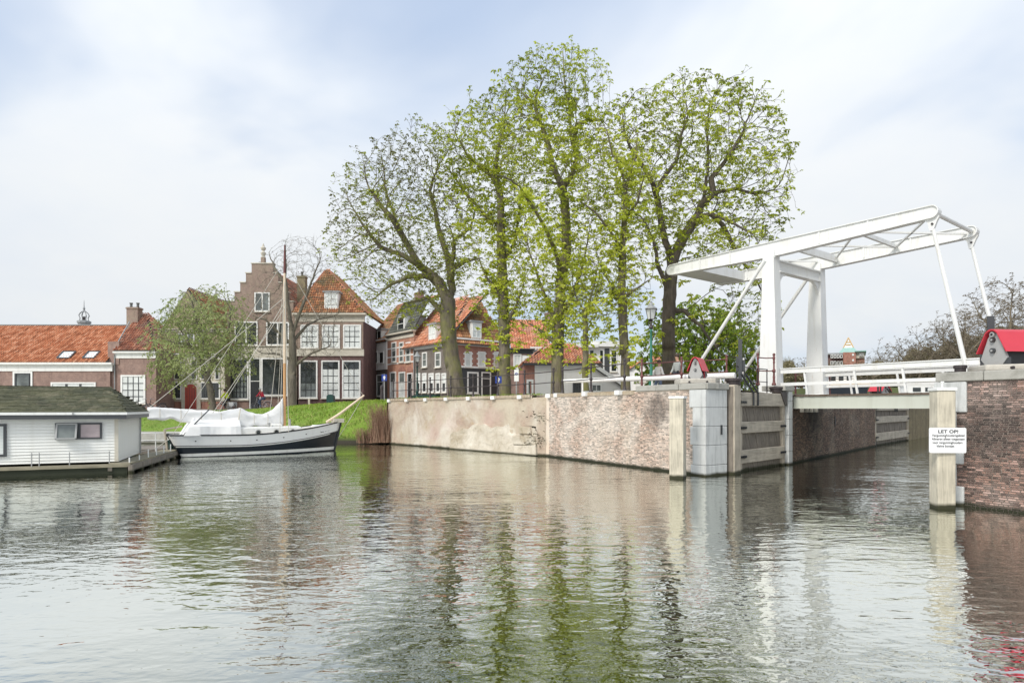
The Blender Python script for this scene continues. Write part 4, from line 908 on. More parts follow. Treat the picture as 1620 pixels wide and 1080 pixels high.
# ---- house with arched red door behind the willow
h = House('timber_front_house', 'old house with white timber window front, arched red door and mossy gable', 243, 53, 1.85, 0)
h.wall([(243, 660), (357, 660), (357, 548), (345, 527), (297, 459), (250, 527), (243, 548)], M['brick_moss'], 9)
h.wall([(245, 660), (356, 660), (356, 635), (245, 635)], M['brick_red'], .02, -.05, 'brick_base')
L_, z = h.p(243, 546); Rr, _ = h.p(357, 546); Ap, ra = h.p(297, 457)
tile_roof(h.r, [(Rr+.2, 9, z), (Rr+.2, .12, z), (Ap, .12, ra), (Ap, 9, ra)], M['tile_moss'], .25, .35); tile_roof(h.r, [(L_-.2, .12, z), (L_-.2, 9, z), (Ap, 9, ra), (Ap, .12, ra)], M['tile_moss'], .25, .35)
h.box('timber_front', 250, 356, 566, 635, M['cream'], -.055, .01); h.cornice(247, 357, 561, 567, 'white', .28); h.cornice(247, 357, 521, 525, 'cream', .18)
for xa, xb in ((252.5, 263.5), (264.5, 275.5), (276.5, 287.5), (303, 312.5), (318, 327.5), (341, 348)): h.window(xa, xb, 569, 600, 1, 2, 'glass', .05, 'white', proud=.13, sill=False)
for xa, xb in ((254, 270.5), (272.5, 288), (318, 333), (335, 349)): h.window(xa, xb, 604, 631, 3, 3, 'glass', .09, 'white', 'anthracite', proud=.13)
for xa, xb in ((282, 293), (297, 308), (312, 322)): h.window(xa, xb, 527, 546, 2, 2, 'glass_mid', .07, 'white', proud=.08)
for xa, xb in ((288.5, 294), (312.5, 318.5)): h.box('door_post', xa, xb, 603, 652, M['cream'], -.16, .0)
x0, zt = h.p(293.2, 617); x1, _ = h.p(313.2, 617); zb = h.p(300, 650)[1]; cx, rr = (x0+x1)/2, (x1-x0)/2
mb = MB(); mb.prism([(x0, zb), (x1, zb)]+[(cx+rr*math.cos(R(q)), zt+rr*.95*math.sin(R(q))) for q in range(0, 181, 15)], -.155, -.095); d = mb.build('door', M['red_door'], h.r)
for k in range(1, 5): mb = MB(); q = x0+(x1-x0)*k/5; mb.box(q-.012, q+.012, -.162, -.15, zb, zt+rr*.55); mb.build('door_groove', M['black'], d)
mb = MB(); mb.torus((x1-.18, -.17, zb+1.05), (0, 1, 0), .06, .012, 10, 5); mb.build('handle', M['iron'], d)
mb = MB(); ring = [(cx+(rr+.0)*math.cos(R(q)), zt+(rr+.0)*.95*math.sin(R(q))) for q in range(0, 181, 15)]
mb.prism([(x0-.25, zt), (x0, zt)]+ring[::-1][1:-1]+[(x1, zt), (x1+.25, zt), (x1+.25, zt+rr+.28), (x0-.25, zt+rr+.28)], -.17, -.1); mb.build('arch_surround', M['cream'], h.r)
# ---- stepped gable
h = House('stepped_gable_house', 'tall brown brick house with stepped gable and stone pinnacle', 352, 54, 1.95, 0)
steps = [(359, 660), (472, 660), (472, 492), (464, 492), (464, 477), (456, 477), (456, 462), (448, 462), (448, 447), (440, 447), (440, 432), (432, 432), (432, 417), (398, 417), (398, 432), (389, 432), (389, 447), (380, 447), (380, 462), (371, 462), (371, 477), (363, 477), (363, 492), (359, 492)]
h.wall(steps, M['brick_gable'], .5)
h.wall([(359, 660), (472, 660), (472, 495), (415, 425), (359, 495)], M['brick_gable'], 10, .52, 'house_body')
for i, (xa, xb, yy) in enumerate(((397, 433, 417), (388, 398, 432), (432, 441, 432), (379, 389, 447), (440, 449, 447), (370, 380, 462), (448, 457, 462), (362, 371, 477), (456, 465, 477))): h.box('step_coping', xa, xb, yy-1.4, yy+.2, M['cream'], -.06, .56)
L_, z = h.p(352, 497); Rr, _ = h.p(474, 500); Ap, ra = h.p(415, 421); zr = h.p(470, 497)[1]
tile_roof(h.r, [(L_, .6, z), (L_, 10, z), (Ap, 10, ra), (Ap, .6, ra)], M['tile_light'], .25, .35); tile_roof(h.r, [(Rr, 10, zr), (Rr, .6, zr), (Ap, .6, ra), (Ap, 10, ra)], M['tile_old'], .25, .35)
px_, pz = h.p(415, 417); mb = MB(); mb.box(px_-.16, px_+.16, .05, .4, pz-1.2, pz+.55); pn = mb.build('pinnacle', M['brick_gable'], h.r)
mb = MB(); mb.lathe([(.2, .55), (.22, .62), (.12, .68), (.20, .85), (.25, .98), (.13, 1.06), (.1, 1.2), (.2, 1.28), (.24, 1.42), (.12, 1.55), (.08, 1.68), (.0, 1.85)], (px_, .22, pz), 8); mb.build('urn', M['cream'], pn)
h.window(403, 427, 462.5, 493, 2, 1, 'glass_mid', .10, 'white', bw=.12); h.window(371.5, 408, 508.5, 546.5, 2, 1, 'glass', .11, 'white', bw=.13); h.window(421.5, 457.5, 509.5, 546.5, 2, 1, 'glass', .11, 'white', bw=.13)
h.box('stone_band', 361, 466, 549, 566, M['cream'], -.10, .05); h.cornice(360, 467, 548, 553, 'cream', .2)
h.box('shop_front', 361, 457, 566, 634, M['white'], -.02, .02)
h.window(361.5, 393.5, 567, 632, 1, 2, lambda i, j, a, b: 'glass' if j else 'glass_mid', .12, 'white', proud=.12, rows=(0, .6, 1))
x0, z1 = h.p(363.5, 593); x1, z0 = h.p(391.5, 629); mb = MB()
for k in range(6): q = x0+(x1-x0)*k/5; mb.box(q-.02, q+.02, -.14, -.1, z0, z1)
for k in range(5): q = z0+(z1-z0)*k/4; mb.box(x0, x1, -.143, -.1, q-.02, q+.02)
mb.build('lattice', M['black'], h.r)
h.door(395, 413, 566, 648, M['black'], transom=.42); h.window(414, 456, 566, 626, 2, 2, 'glass', .12, 'white', 'black', proud=.12, rows=(0, .62, 1), bw=.05)
h.box('brick_base', 361, 394, 634, 652, M['brick_brown'], -.05, .03); h.box('brick_base', 414, 470, 628, 652, M['brick_brown'], -.05, .03)
for k in range(8): h.box('quoin_block', 352.5, 358.5, 577+k*6.4, 580+k*6.4, M['white'], -.12, .0)
h.box('quoin_pier', 353, 358.8, 568, 650, M['brick_red'], -.08, .3)
# ---- house with hipped roof and dormer
h = House('hipped_roof_house', 'dark brick house with six large white windows and a dormer in its hipped roof', 470, 54, 2.05, 0)
h.wall([(470, 660), (575, 660), (575, 508), (470, 508)], M['brick_dark'], 9)
h.wall([(470.5, 552), (574.5, 552), (574.5, 508), (470.5, 508)], M['brick_gable'], .01, -.008, 'upper_wall')
h.cornice(467, 577, 498.5, 509, 'cream', .35, .15); h.box('stone_band', 470, 576, 552.5, 563, M['cream'], -.09, .02)
a, z = h.p(465, 497); b, _ = h.p(579, 497); c0, ra = h.p(514, 429, 2.6); c1, _ = h.p(521, 429, 2.6)
tile_roof(h.r, [(a, -.3, z+.1), (b, -.3, z+.1), (c1, 2.6, ra), (c0, 2.6, ra)], M['tile_moss'], .2, .3)
tile_roof(h.r, [(b, -.3, z+.1), (b, 9, z+.1), (c1, 7, ra), (c1, 2.6, ra)], M['tile_moss'], .3, .4); tile_roof(h.r, [(a, 9, z+.1), (a, -.3, z+.1), (c0, 2.6, ra), (c0, 7, ra)], M['tile_moss'], .3, .4)
mb = MB(); mb.tube([(c0, 2.6, ra+.06), (a, -.25, z+.2)], .07, 6); mb.tube([(c1, 2.6, ra+.06), (b, -.25, z+.2)], .07, 6); mb.build('hip_ridge', M['tile_old'], h.r)
h.dormer(513, 535, 462.5, 491, 2, 3, 'glass_curtain', -.1)
h.chimney(h.p(478, 470, 3)[0], 3, h.p(478, 480, 3)[1], .75, .6, h.p(478, 437, 3)[1]-h.p(478, 480, 3)[1], 'brick_moss', 1)
for k, (xa, xb) in enumerate(((475.5, 504), (509.5, 538), (543, 571.5))): h.window(xa, xb, 513.5, 551, 3, 4, 'glass_curtain', .12, 'white', 'black', bw=.04)
for k, (xa, xb) in enumerate(((473.5, 502.5), (508.5, 537.5), (541.5, 570.5))): h.window(xa, xb, 570, 630, 3, 5, (lambda i, j, a, b: 'glass_mid' if j < 2 else 'glass') if k == 0 else lower_curtain, .12, 'white', 'black', bw=.045)
# ---- row of houses on the street along the quay (facing the water, receding to the far end)
RZ6 = math.atan2(-1, .8); Y6 = 61.0; O6 = Vector(((580-810)/F*Y6, Y6))
def row6(px):                                        # distance of the row's facade line at photo column px
    rx = (px-810)/F; n = Vector((-math.sin(RZ6), math.cos(RZ6))); return (O6.x*n.x+O6.y*n.y)/(rx*n.x+n.y)
h = House('narrow_house', 'narrow house with white boarded upper floor, farthest in the row behind the railing', 580, row6(580), 2.3, RZ6)
h.wall([(580, 645), (613, 645), (613, 545), (580, 548)], M['brick_grey'], 7); h.wall([(581, 587), (613, 584), (613, 541), (581, 545)], M['white'], .05, -.14, 'boarded_front')
for xa, xb in ((584, 591), (593.5, 600), (602, 609.5)): h.window(xa, xb, 556, 575.5, 1, 1, 'glass', .1, 'white', proud=.2, sill=False)
h.cornice(580, 613, 540, 546, 'white', .3); h.window(585, 594, 593, 627, 1, 2, 'glass_mid', .12, 'white', rows=(0, .68, 1)); h.window(596, 607, 592, 627, 1, 2, 'glass_mid', .12, 'white', rows=(0, .68, 1))
a, z = h.p(580, 545); b, zb_ = h.p(613, 543); ra = h.p(597, 505, 3)[1]
tile_roof(h.r, [(a, -.2, z), (b, -.2, z), (b, 3.4, ra+1), (a, 3.4, ra+1)], M['tile_moss'], .25, .33); h.dormer(591, 604, 524, 545, 2, 1, 'glass', .0)
h = House('brick_house', 'orange red brick house with white banding and dark mansard roof', 613, row6(613), 2.35, RZ6)
h.wall([(613, 642), (655, 640), (655, 530), (613, 537)], M['brick_orange'], 7); h.cornice(613, 655, 528, 536, 'cream', .3)
for yy in (548, 562, 573): h.box('white_band', 613.3, 654.7, yy, yy+2, M['white'], -.03, .0)
for xa, xb in ((620, 627.5), (632, 639), (642.5, 650)): h.window(xa, xb, 541, 573, 1, 2, 'glass_mid', .1, 'white', rows=(0, .6, 1))
for xa, xb in ((617.5, 627), (631.5, 641.5)): h.window(xa, xb, 588, 629, 1, 2, lambda i, j, a, b: 'glass_curtain' if j == 0 else 'glass_mid', .12, 'white', rows=(0, .62, 1))
for xa, xb in ((630.5, 641.5), (644, 654)):
    x0, zt = h.p(xa, 588); x1, _ = h.p(xb, 588); mb = MB(); cx, rr = (x0+x1)/2, (x1-x0)/2; mb.prism([(cx+rr*math.cos(R(q)), zt+rr*.8*math.sin(R(q))) for q in range(0, 181, 20)], -.05, -.0); ar = mb.build('window_arch', M['brick_red'], h.r)
h.door(645, 653.5, 590, 638, M['black'], transom=.25); h.box('plinth', 613.2, 644, 629, 633, M['white'], -.05, 0)
a, z = h.p(613, 533); b, zb_ = h.p(655, 527); m_, zm = h.p(634, 490, 1.6)
tile_roof(h.r, [(a, -.1, z), (b, -.1, z), (b, 1.5, z+3.0), (a, 1.5, z+3.0)], M['tile_dark'], .25, .33); tile_roof(h.r, [(a, 1.5, z+3.0), (b, 1.5, z+3.0), (b, 4, z+3.9), (a, 4, z+3.9)], M['tile_light'], .25, .33)
h.dormer(629, 640, 501, 526, 1, 2, 'glass', .1); h.chimney(m_, 3.6, z+3.4, .8, .6, 1.2)
h = House('brick_house', 'grey brown brick house with five narrow ground floor windows and orange roof', 655, row6(655), 2.4, RZ6)
h.wall([(655, 640), (709, 636), (709, 537), (655, 551)], M['brick_grey'], 6); h.cornice(655, 709, 544.5, 550.5, 'white', .28)
for xa, xb in ((668.5, 676), (689, 698)): h.window(xa, xb, 557, 581, 1, 2, 'glass_mid', .11, 'white')
for xa, xb in ((659, 665.5), (668.5, 675.5), (679, 687), (690, 697), (699.5, 706.5)): h.window(xa, xb, 590, 621, 1, 2, lambda i, j, a, b: 'glass_curtain' if j else 'glass', .12, 'white')
h.box('green_planter', 658, 697, 625, 632, M['dark_green'], -.5, -.06)
a, z = h.p(655, 547); b, zb_ = h.p(709, 541); z = (z+zb_)/2
tile_roof(h.r, [(a, -.25, z), (b, -.25, z), (b, 3.6, z+4.0), (a, 3.6, z+4.0)], M['tile_light'], .21, .31); h.dormer(678, 690, 515, 543, 2, 2, 'glass_curtain', -.1)
h.downpipe(656, 548, 632)
# ---- red house on the corner, its gable roof above
RZ7 = math.atan2(.62, .785); Y7 = row6(709)
h = House('corner_house', 'red brick corner house with dark painted ground floor and steep tiled gable roof', 709, Y7, 2.45, RZ7)
h.wall([(709, 640), (797, 640), (797, 549), (709, 541)], M['brick_red'], 7); h.wall([(709.3, 640), (796.8, 640), (796.8, 582), (709.3, 580)], M['anthracite'], .02, -.06, 'painted_ground_floor')
h.cornice(709, 797, 539, 548, 'white', .3); h.box('white_band', 709, 797, 579.5, 582.5, M['white'], -.14, .0)
for xa, xb in ((735, 746), (756, 767.5), (781, 790)):
    h.window(xa, xb, 556, 581, 1, 2, 'glass_curtain', .11, 'white')
    for k in range(3):
        for s_ in (xa-1.8, xb): h.box('quoin_block', s_, s_+1.6, 558+k*8, 560.6+k*8, M['white'], -.05, .0)
h.window(738.5, 756.5, 588, 622.5, 1, 3, lambda i, j, a, b: ('glass_curtain', 'glass_mid', 'glass')[j], .14, 'white', rows=(0, .28, .62, 1)); h.door(761, 776, 588, 628, M['dark_green'], transom=.2)
a, z = h.p(703, 541); b, _ = h.p(801, 549); ap, ra = h.p(745, 471, 2.2)
tile_roof(h.r, [(a, -.3, z), (b, -.3, z), (ap+.8, 2.2, ra), (ap-.3, 2.2, ra)], M['tile_moss'], .21, .31); tile_roof(h.r, [(a, 7, z), (a, -.3, z), (ap-.3, 2.2, ra), (ap-.3, 7, ra)], M['tile_light'], .3, .4); tile_roof(h.r, [(b, -.3, z), (b, 7, z), (ap+.8, 7, ra), (ap+.8, 2.2, ra)], M['tile_moss'], .3, .4)
h.dormer(746, 762, 509, 535, 2, 2, 'glass_curtain', -.1)
# ---- small buildings farther along
h = House('flat_roofed_house', 'small brown house with dark flat roof beside the corner house', 796, 50, 2.5, R(10))
h.wall([(796, 640), (842, 640), (842, 560), (796, 556)], M['brick_brown'], 6); h.cornice(795, 843, 553, 559, 'anthracite', .35)
h.window(812, 825, 560, 584, 2, 1, 'glass_curtain', .1, 'white'); h.box('white_panel', 826, 838, 562, 622, M['white'], -.06, 0); h.window(828, 836, 566, 584, 1, 2, 'glass_curtain', .08, 'white', proud=.12); h.door(826.5, 833, 598, 630, M['black'])
h.window(800, 807, 600, 624, 1, 1, 'glass', .1, 'white')
h = House('tiled_roof_house', 'house with a broad orange roof rising behind the flat roofed house', 812, 58, 2.5, R(6))
h.wall([(812, 640), (868, 640), (868, 553), (812, 553)], M['plaster'], 6); a, z = h.p(808, 553); b, _ = h.p(872, 553); ra = h.p(840, 508, 3.4)[1]
tile_roof(h.r, [(a, -.3, z), (b, -.3, z), (b, 3.4, ra), (a, 3.4, ra)], M['tile_light'], .25, .34); h.box('fascia', 838, 866, 549, 554, M['white'], -.36, -.3); h.chimney((a+b)/2+2.2, 3.2, ra-.8, .7, .6, 1.6)
h = House('white_house', 'low white rendered house with hipped red tiled roof behind the chestnut trunks', 828, 42, 2.55, R(3))
h.wall([(846, 635), (948, 635), (948, 577), (846, 577)], M['plaster'], 5); h.wall([(829, 635), (846, 635), (846, 577), (829, 577)], M['brick_red'], 4.9, .03, 'brick_side')
a, z = h.p(828, 575); b, _ = h.p(951, 575); c0, ra = h.p(868, 545, 2.2); c1, _ = h.p(908, 545, 2.2)
tile_roof(h.r, [(a, -.25, z), (b, -.25, z), (c1, 2.2, ra), (c0, 2.2, ra)], M['tile_light'], .2, .3); tile_roof(h.r, [(b, -.25, z), (b, 5.2, z), (c1, 2.2, ra)], M['tile_light'], .3, .4); tile_roof(h.r, [(a, 5.2, z), (a, -.25, z), (c0, 2.2, ra)], M['tile_light'], .3, .4)
h.box('gutter', 828, 951, 574.5, 578, M['anthracite'], -.3, -.15)
h.window(833, 844, 600, 626, 1, 1, 'glass_mid', .14, 'white', proud=.02); h.window(906, 924, 604, 622, 2, 1, 'glass', .06, 'anthracite')
h = House('gabled_annex', 'white gabled annex with red tiled lean-to roof right of the white house', 930, 39.5, 2.6, R(3))
h.wall([(930, 632), (986, 632), (986, 611), (941, 582), (930, 584)], M['plaster'], 4); h.window(935, 952, 607, 620, 2, 1, 'glass_mid', .09, 'white')
x0, z0 = h.p(988, 612); x1, z1 = h.p(940, 580); tile_roof(h.r, [(x0, 4.2, z0), (x0, -.25, z0), (x1, -.25, z1), (x1, 4.2, z1)], M['tile_light'], .2, .3)
mb = MB(); mb.bar((x0, -.3, z0+.05), (x1, -.3, z1+.05), .06, .22); mb.build('barge_board', M['white'], h.r)
h = House('modern_building', 'white modern building with flat roofs and tall dark windows behind the annex', 898, 56, 2.6, R(4), 'building')
h.wall([(898, 640), (985, 640), (985, 549), (898, 549)], M['plaster'], 7); h.box('roof_slab', 895, 945, 545, 549.5, M['white'], -.5, 7); h.box('roof_slab', 938, 988, 540, 548.5, M['white'], -.3, 7)
for xa, xb in ((918, 930), (932, 940), (948, 955), (966, 976)): h.window(xa, xb, 553, 588, 1, 3, 'glass', .07, 'white')
h.box('dark_panel', 956.5, 964, 551, 590, M['anthracite'], -.05, 0)
h = House('far_house', 'far white house with pale red roof left of the street lamp', 1000, 72, 2.6, R(2))
h.wall([(1000, 640), (1026, 640), (1026, 582), (1013, 574), (1000, 582)], M['plaster'], 8); x0, z0 = h.p(998, 583); x1, z1 = h.p(1013, 573); x2, z2 = h.p(1028, 583)
tile_roof(h.r, [(x0, -.2, z0), (x0, 8, z0), (x1, 8, z1), (x1, -.2, z1)], M['tile_light'], .4, .5); tile_roof(h.r, [(x2, 8, z2), (x2, -.2, z2), (x1, -.2, z1), (x1, 8, z1)], M['tile_light'], .4, .5)
for xa in (1003, 1013): h.window(xa, xa+8, 588, 604, 2, 1, 'glass', .1, 'white')
h = House('far_house', 'far white house with pale red roof right of the street lamp', 1034, 66, 2.6, R(-6))
h.wall([(1034, 640), (1068, 640), (1068, 576), (1034, 574)], M['plaster'], 8); a, z = h.p(1032, 575); b, _ = h.p(1070, 575); tile_roof(h.r, [(a, -.2, z), (b, -.2, z), (b, 3, z+1.0), (a, 3, z+1.0)], M['tile_light'], .4, .5)
for xa in (1037, 1047, 1057): h.window(xa, xa+7, 580, 602, 1, 2, 'glass_mid', .1, 'white')
# ---- church lantern beyond the roof
h = House('church_lantern', 'ornate openwork church lantern rising behind the orange roof', 133, 95, 2, 0, 'church tower')
def pz(y): return h.p(133, y)[1]
mb = MB(); mb.box(-.9, .9, -.9, .9, 0, pz(519)); mb.build('tower', M['cream'], h.r)
mb = MB(); mb.lathe([(.75, pz(519)), (.8, pz(512)), (.95, pz(511)), (.95, pz(508)), (.7, pz(507))], n=8); mb.build('gallery', M['lead'], h.r)
for q in range(8):
    a = R(q*45+10); mb = MB(); mb.tube([(.62*math.cos(a), .62*math.sin(a), pz(507)), (.55*math.cos(a), .55*math.sin(a), pz(503)), (.72*math.cos(a), .72*math.sin(a), pz(499)), (.55*math.cos(a), .55*math.sin(a), pz(495.5)), (.15*math.cos(a), .15*math.sin(a), pz(492))], .06, 5); mb.build('rib', M['lead'], h.r)
mb = MB(); mb.lathe([(.22, pz(510)), (.3, pz(505)), (.26, pz(502)), (.02, pz(500))], n=8); mb.build('bell', M['iron'], h.r)
mb = MB(); mb.lathe([(.15, pz(493)), (.12, pz(489)), (.18, pz(488)), (.06, pz(485)), (.035, pz(477)), (.0, pz(474))], n=8); mb.build('spire', M['lead'], h.r)
# ================================================================== trees
def bark(name, col, moss, amt):
    t = NT(name); v = t.coord('World'); g = t.noise(v, 7, 6, .7, .8, (1, 1, .22)); w = t.noise(v, 1.1, 5, .65)
    c = t.mix(t.rng(g, .3, .7), tuple(x*.45 for x in col), tuple(x*1.35 for x in col)); c = t.mix(t.rng(w, .42, .62, 0, amt), c, moss)
    t.bump(g, .9, .05); return t.done(c, .9)
M['bark'] = bark('chestnut_bark', (.155, .13, .10), (.20, .20, .055), .7)
M['bark_dark'] = bark('dark_bark', (.12, .098, .08), (.16, .145, .07), .35)
M['bark_grey'] = bark('grey_brown_bark', (.17, .15, .115), (.17, .16, .09), .4)
M['bark_far'] = bark('pale_brown_twigs', (.20, .165, .12), (.22, .19, .11), .5)
def leaf(name, stops, trans=.48):
    t = NT(name); c = t.ramp(t.attr(), stops); t.done(c, .55)
    tr = t.n('ShaderNodeBsdfTranslucent'); t.l(c, tr.inputs[0]); mx = t.n('ShaderNodeMixShader'); mx.inputs[0].default_value = trans
    t.l(t.b.outputs[0], mx.inputs[1]); t.l(tr.outputs[0], mx.inputs[2]); t.l(mx.outputs[0], t.t.nodes['Material Output'].inputs['Surface']); return t.m
M['leaf_spring'] = leaf('young_chestnut_leaf', [(0, (.15, .18, .018)), (.4, (.37, .44, .03)), (.75, (.55, .61, .05)), (1, (.66, .68, .12))])
M['leaf_early'] = leaf('opening_buds', [(0, (.12, .115, .035)), (.5, (.24, .27, .035)), (.85, (.40, .46, .04)), (1, (.52, .56, .07))])
M['leaf_willow'] = leaf('willow_leaf', [(0, (.22, .28, .08)), (.5, (.40, .47, .17)), (1, (.56, .61, .30))])
M['leaf_fresh'] = leaf('fresh_green_leaf', [(0, (.10, .16, .012)), (.5, (.22, .33, .022)), (1, (.38, .46, .05))])
M['leaf_brown'] = leaf('brown_twig_tips', [(0, (.12, .09, .06)), (.5, (.20, .16, .11)), (1, (.29, .24, .16))])

GSP = []
def colonize(guides, pts, step, di, dk, iters=90, up=.08, wob=.18, rng=RNG):
    """branches grown towards points spread through the crown, starting from the trunk and limb lines"""
    pos, par, isg = [], [], []
    GSP.clear()
    for g in guides:
        GSP.append(len(pos)); P = [Vector(p) for p in g]; first = None
        if pos:
            d = [(Vector(q)-P[0]).length for q in pos]; first = int(np.argmin(d))
        prev = first
        for a, b in zip(P[:-1], P[1:]):
            n = max(1, int(round((b-a).length/step)))
            for k in range(n+1 if prev is None else n):
                q = a+(b-a)*((k if prev is None else k+1)/n)
                q = q+Vector(rng.normal(0, .05*step, 3)) if pos else q
                pos.append(tuple(q)); par.append(-1 if prev is None else prev); isg.append(True); prev = len(pos)-1
    pos = [np.array(p) for p in pos]; GSP.append(len(pos)); A = np.array(pts); N = len(A)
    near = np.full(N, -1); nd = np.full(N, 1e9); alive = np.ones(N, bool); done = 0
    kids = {}
    for it in range(iters):
        new = np.array(pos[done:]);
        for c0 in range(0, len(new), 200):
            blk = new[c0:c0+200]; ia = np.where(alive)[0]
            d = np.linalg.norm(A[ia][:, None, :]-blk[None], axis=2); m = d.argmin(1); dm = d[np.arange(len(ia)), m]
            b = dm < nd[ia]; nd[ia[b]] = dm[b]; near[ia[b]] = done+c0+m[b]
        done = len(pos); alive &= nd > dk
        act = np.where(alive & (nd < di))[0]
        if len(act) == 0:
            if not alive.any(): break
            if it > 4 and di > 50: break
            di *= 1.5; continue
        src = near[act]; order = np.argsort(src, kind='stable'); act = act[order]; src = src[order]
        u, idx = np.unique(src, return_index=True); added = 0
        for k, s in enumerate(u):
            g = act[idx[k]:(idx[k+1] if k+1 < len(u) else len(act))]
            v = A[g]-pos[s]; v = (v/np.linalg.norm(v, axis=1)[:, None]).mean(0)+np.array([0, 0, up])+rng.normal(0, wob, 3)
            if par[s] >= 0: w = pos[s]-pos[par[s]]; v = v+.7*w/max(1e-6, np.linalg.norm(w))
            n = np.linalg.norm(v)
            if n < 1e-4: continue
            q = pos[s]+v/n*step
            if any(np.linalg.norm(q-pos[c]) < step*.45 for c in kids.get(int(s), [])): continue
            kids.setdefault(int(s), []).append(len(pos)); pos.append(q); par.append(int(s)); isg.append(False); added += 1
        if added == 0: break
    return np.array(pos), np.array(par), np.array(isg)
def radii(pos, par, tip, base, e=2.25):
    n = len(pos); acc = np.zeros(n)
    for i in range(n-1, -1, -1):
        if acc[i] == 0: acc[i] = tip**e
        if par[i] >= 0: acc[par[i]] += acc[i]
    r = acc**(1/e); k = math.log(base/tip)/max(1e-6, math.log(r[0]/tip)); return tip*(r/tip)**k
def wood(parent, pos, par, r, mat, name='trunk', flare=1.12):
    n = len(pos); kids = [[] for _ in range(n)]
    for i in range(n):
        if par[i] >= 0: kids[par[i]].append(i)
    big, small = MB(), MB(); big.smooth = True; stack = [0]; seen = set()
    starts = [(0, None)]
    while starts:
        i, p = starts.pop(); ch = [p] if p is not None else []; ch.append(i)
        while kids[ch[-1]]:
            ks = sorted(kids[ch[-1]], key=lambda k: -r[k]); nx = ks[0]
            for k in ks[1:]: starts.append((k, ch[-1]))
            ch.append(nx)
        rr = [r[k] for k in ch]
        if p is not None: rr[0] = min(r[p]*.9, rr[1]*1.25)
        rm = max(rr[1:]) if len(rr) > 1 else rr[0]; mb = big if rm > .045 else small
        pts = [Vector(pos[k]) for k in ch]
        if p is None: rr = [x*(1+(flare-1)*math.exp(-(pt.z-pts[0].z)/.5)) for x, pt in zip(rr, pts)]
        if len(pts) > 1: mb.tube(pts, rr, 12 if rm > .2 else 8 if rm > .08 else 5 if rm > .03 else 3, cap=False)
    o = big.build(name, mat, parent); small.build('branches', mat, parent); return o
def crown_leaves(mb, p, d, size, n, droop, rng, cl=.5):
    """one tuft: n pointed leaflets hanging from a twig end"""
    base = rng.uniform(0, 6.28)
    for k in range(n):
        a = base+k*6.283/n+rng.normal(0, .25); L = size*rng.uniform(.6, 1.25); w = L*rng.uniform(.2, .32)
        dirv = Vector((math.cos(a), math.sin(a), rng.normal(-droop, .4))).normalized(); side = dirv.cross(Vector(rng.normal(0, 1, 3))).normalized()
        mid = p+dirv*L*.55; tipp = p+dirv*L+Vector((0, 0, -.25*L*droop)); mb.cur = float(min(1, max(0, rng.normal(cl, .22))))
        mb.add([p, mid+side*w, tipp, mid-side*w], [(0, 1, 2, 3)])
def px_poly_points(poly, Y, n, half, rng, rag=7.0):
    """n points in a crown whose outline is poly and whose depth follows its width"""
    mx_, my_ = sum(a for a, b in poly)/len(poly), sum(b for a, b in poly)/len(poly); poly = [(mx_+(a-mx_)*.95, my_+(b-my_)*.955) for a, b in poly]
    xs = [a for a, b in poly]; ys = [b for a, b in poly]; out = []
    while len(out) < n:
        x, y = rng.uniform(min(xs), max(xs)), rng.uniform(min(ys), max(ys))
        if not inside((x, y), poly): continue
        # chord at this height gives the depth there
        cx0 = min(xs); c = [a for a in np.linspace(min(xs), max(xs), 30) if inside((a, y), poly)]
        if not c: continue
        m, hw = (c[0]+c[-1])/2, max(8, (c[-1]-c[0])/2); q = max(0.0, 1-((x-m)/hw)**2)**.5
        dy = rng.uniform(-1, 1)*q*hw/F*Y*half; out.append(tuple(at(x+rng.normal(0, rag), y+rng.normal(0, rag), Y+dy)))
    return out
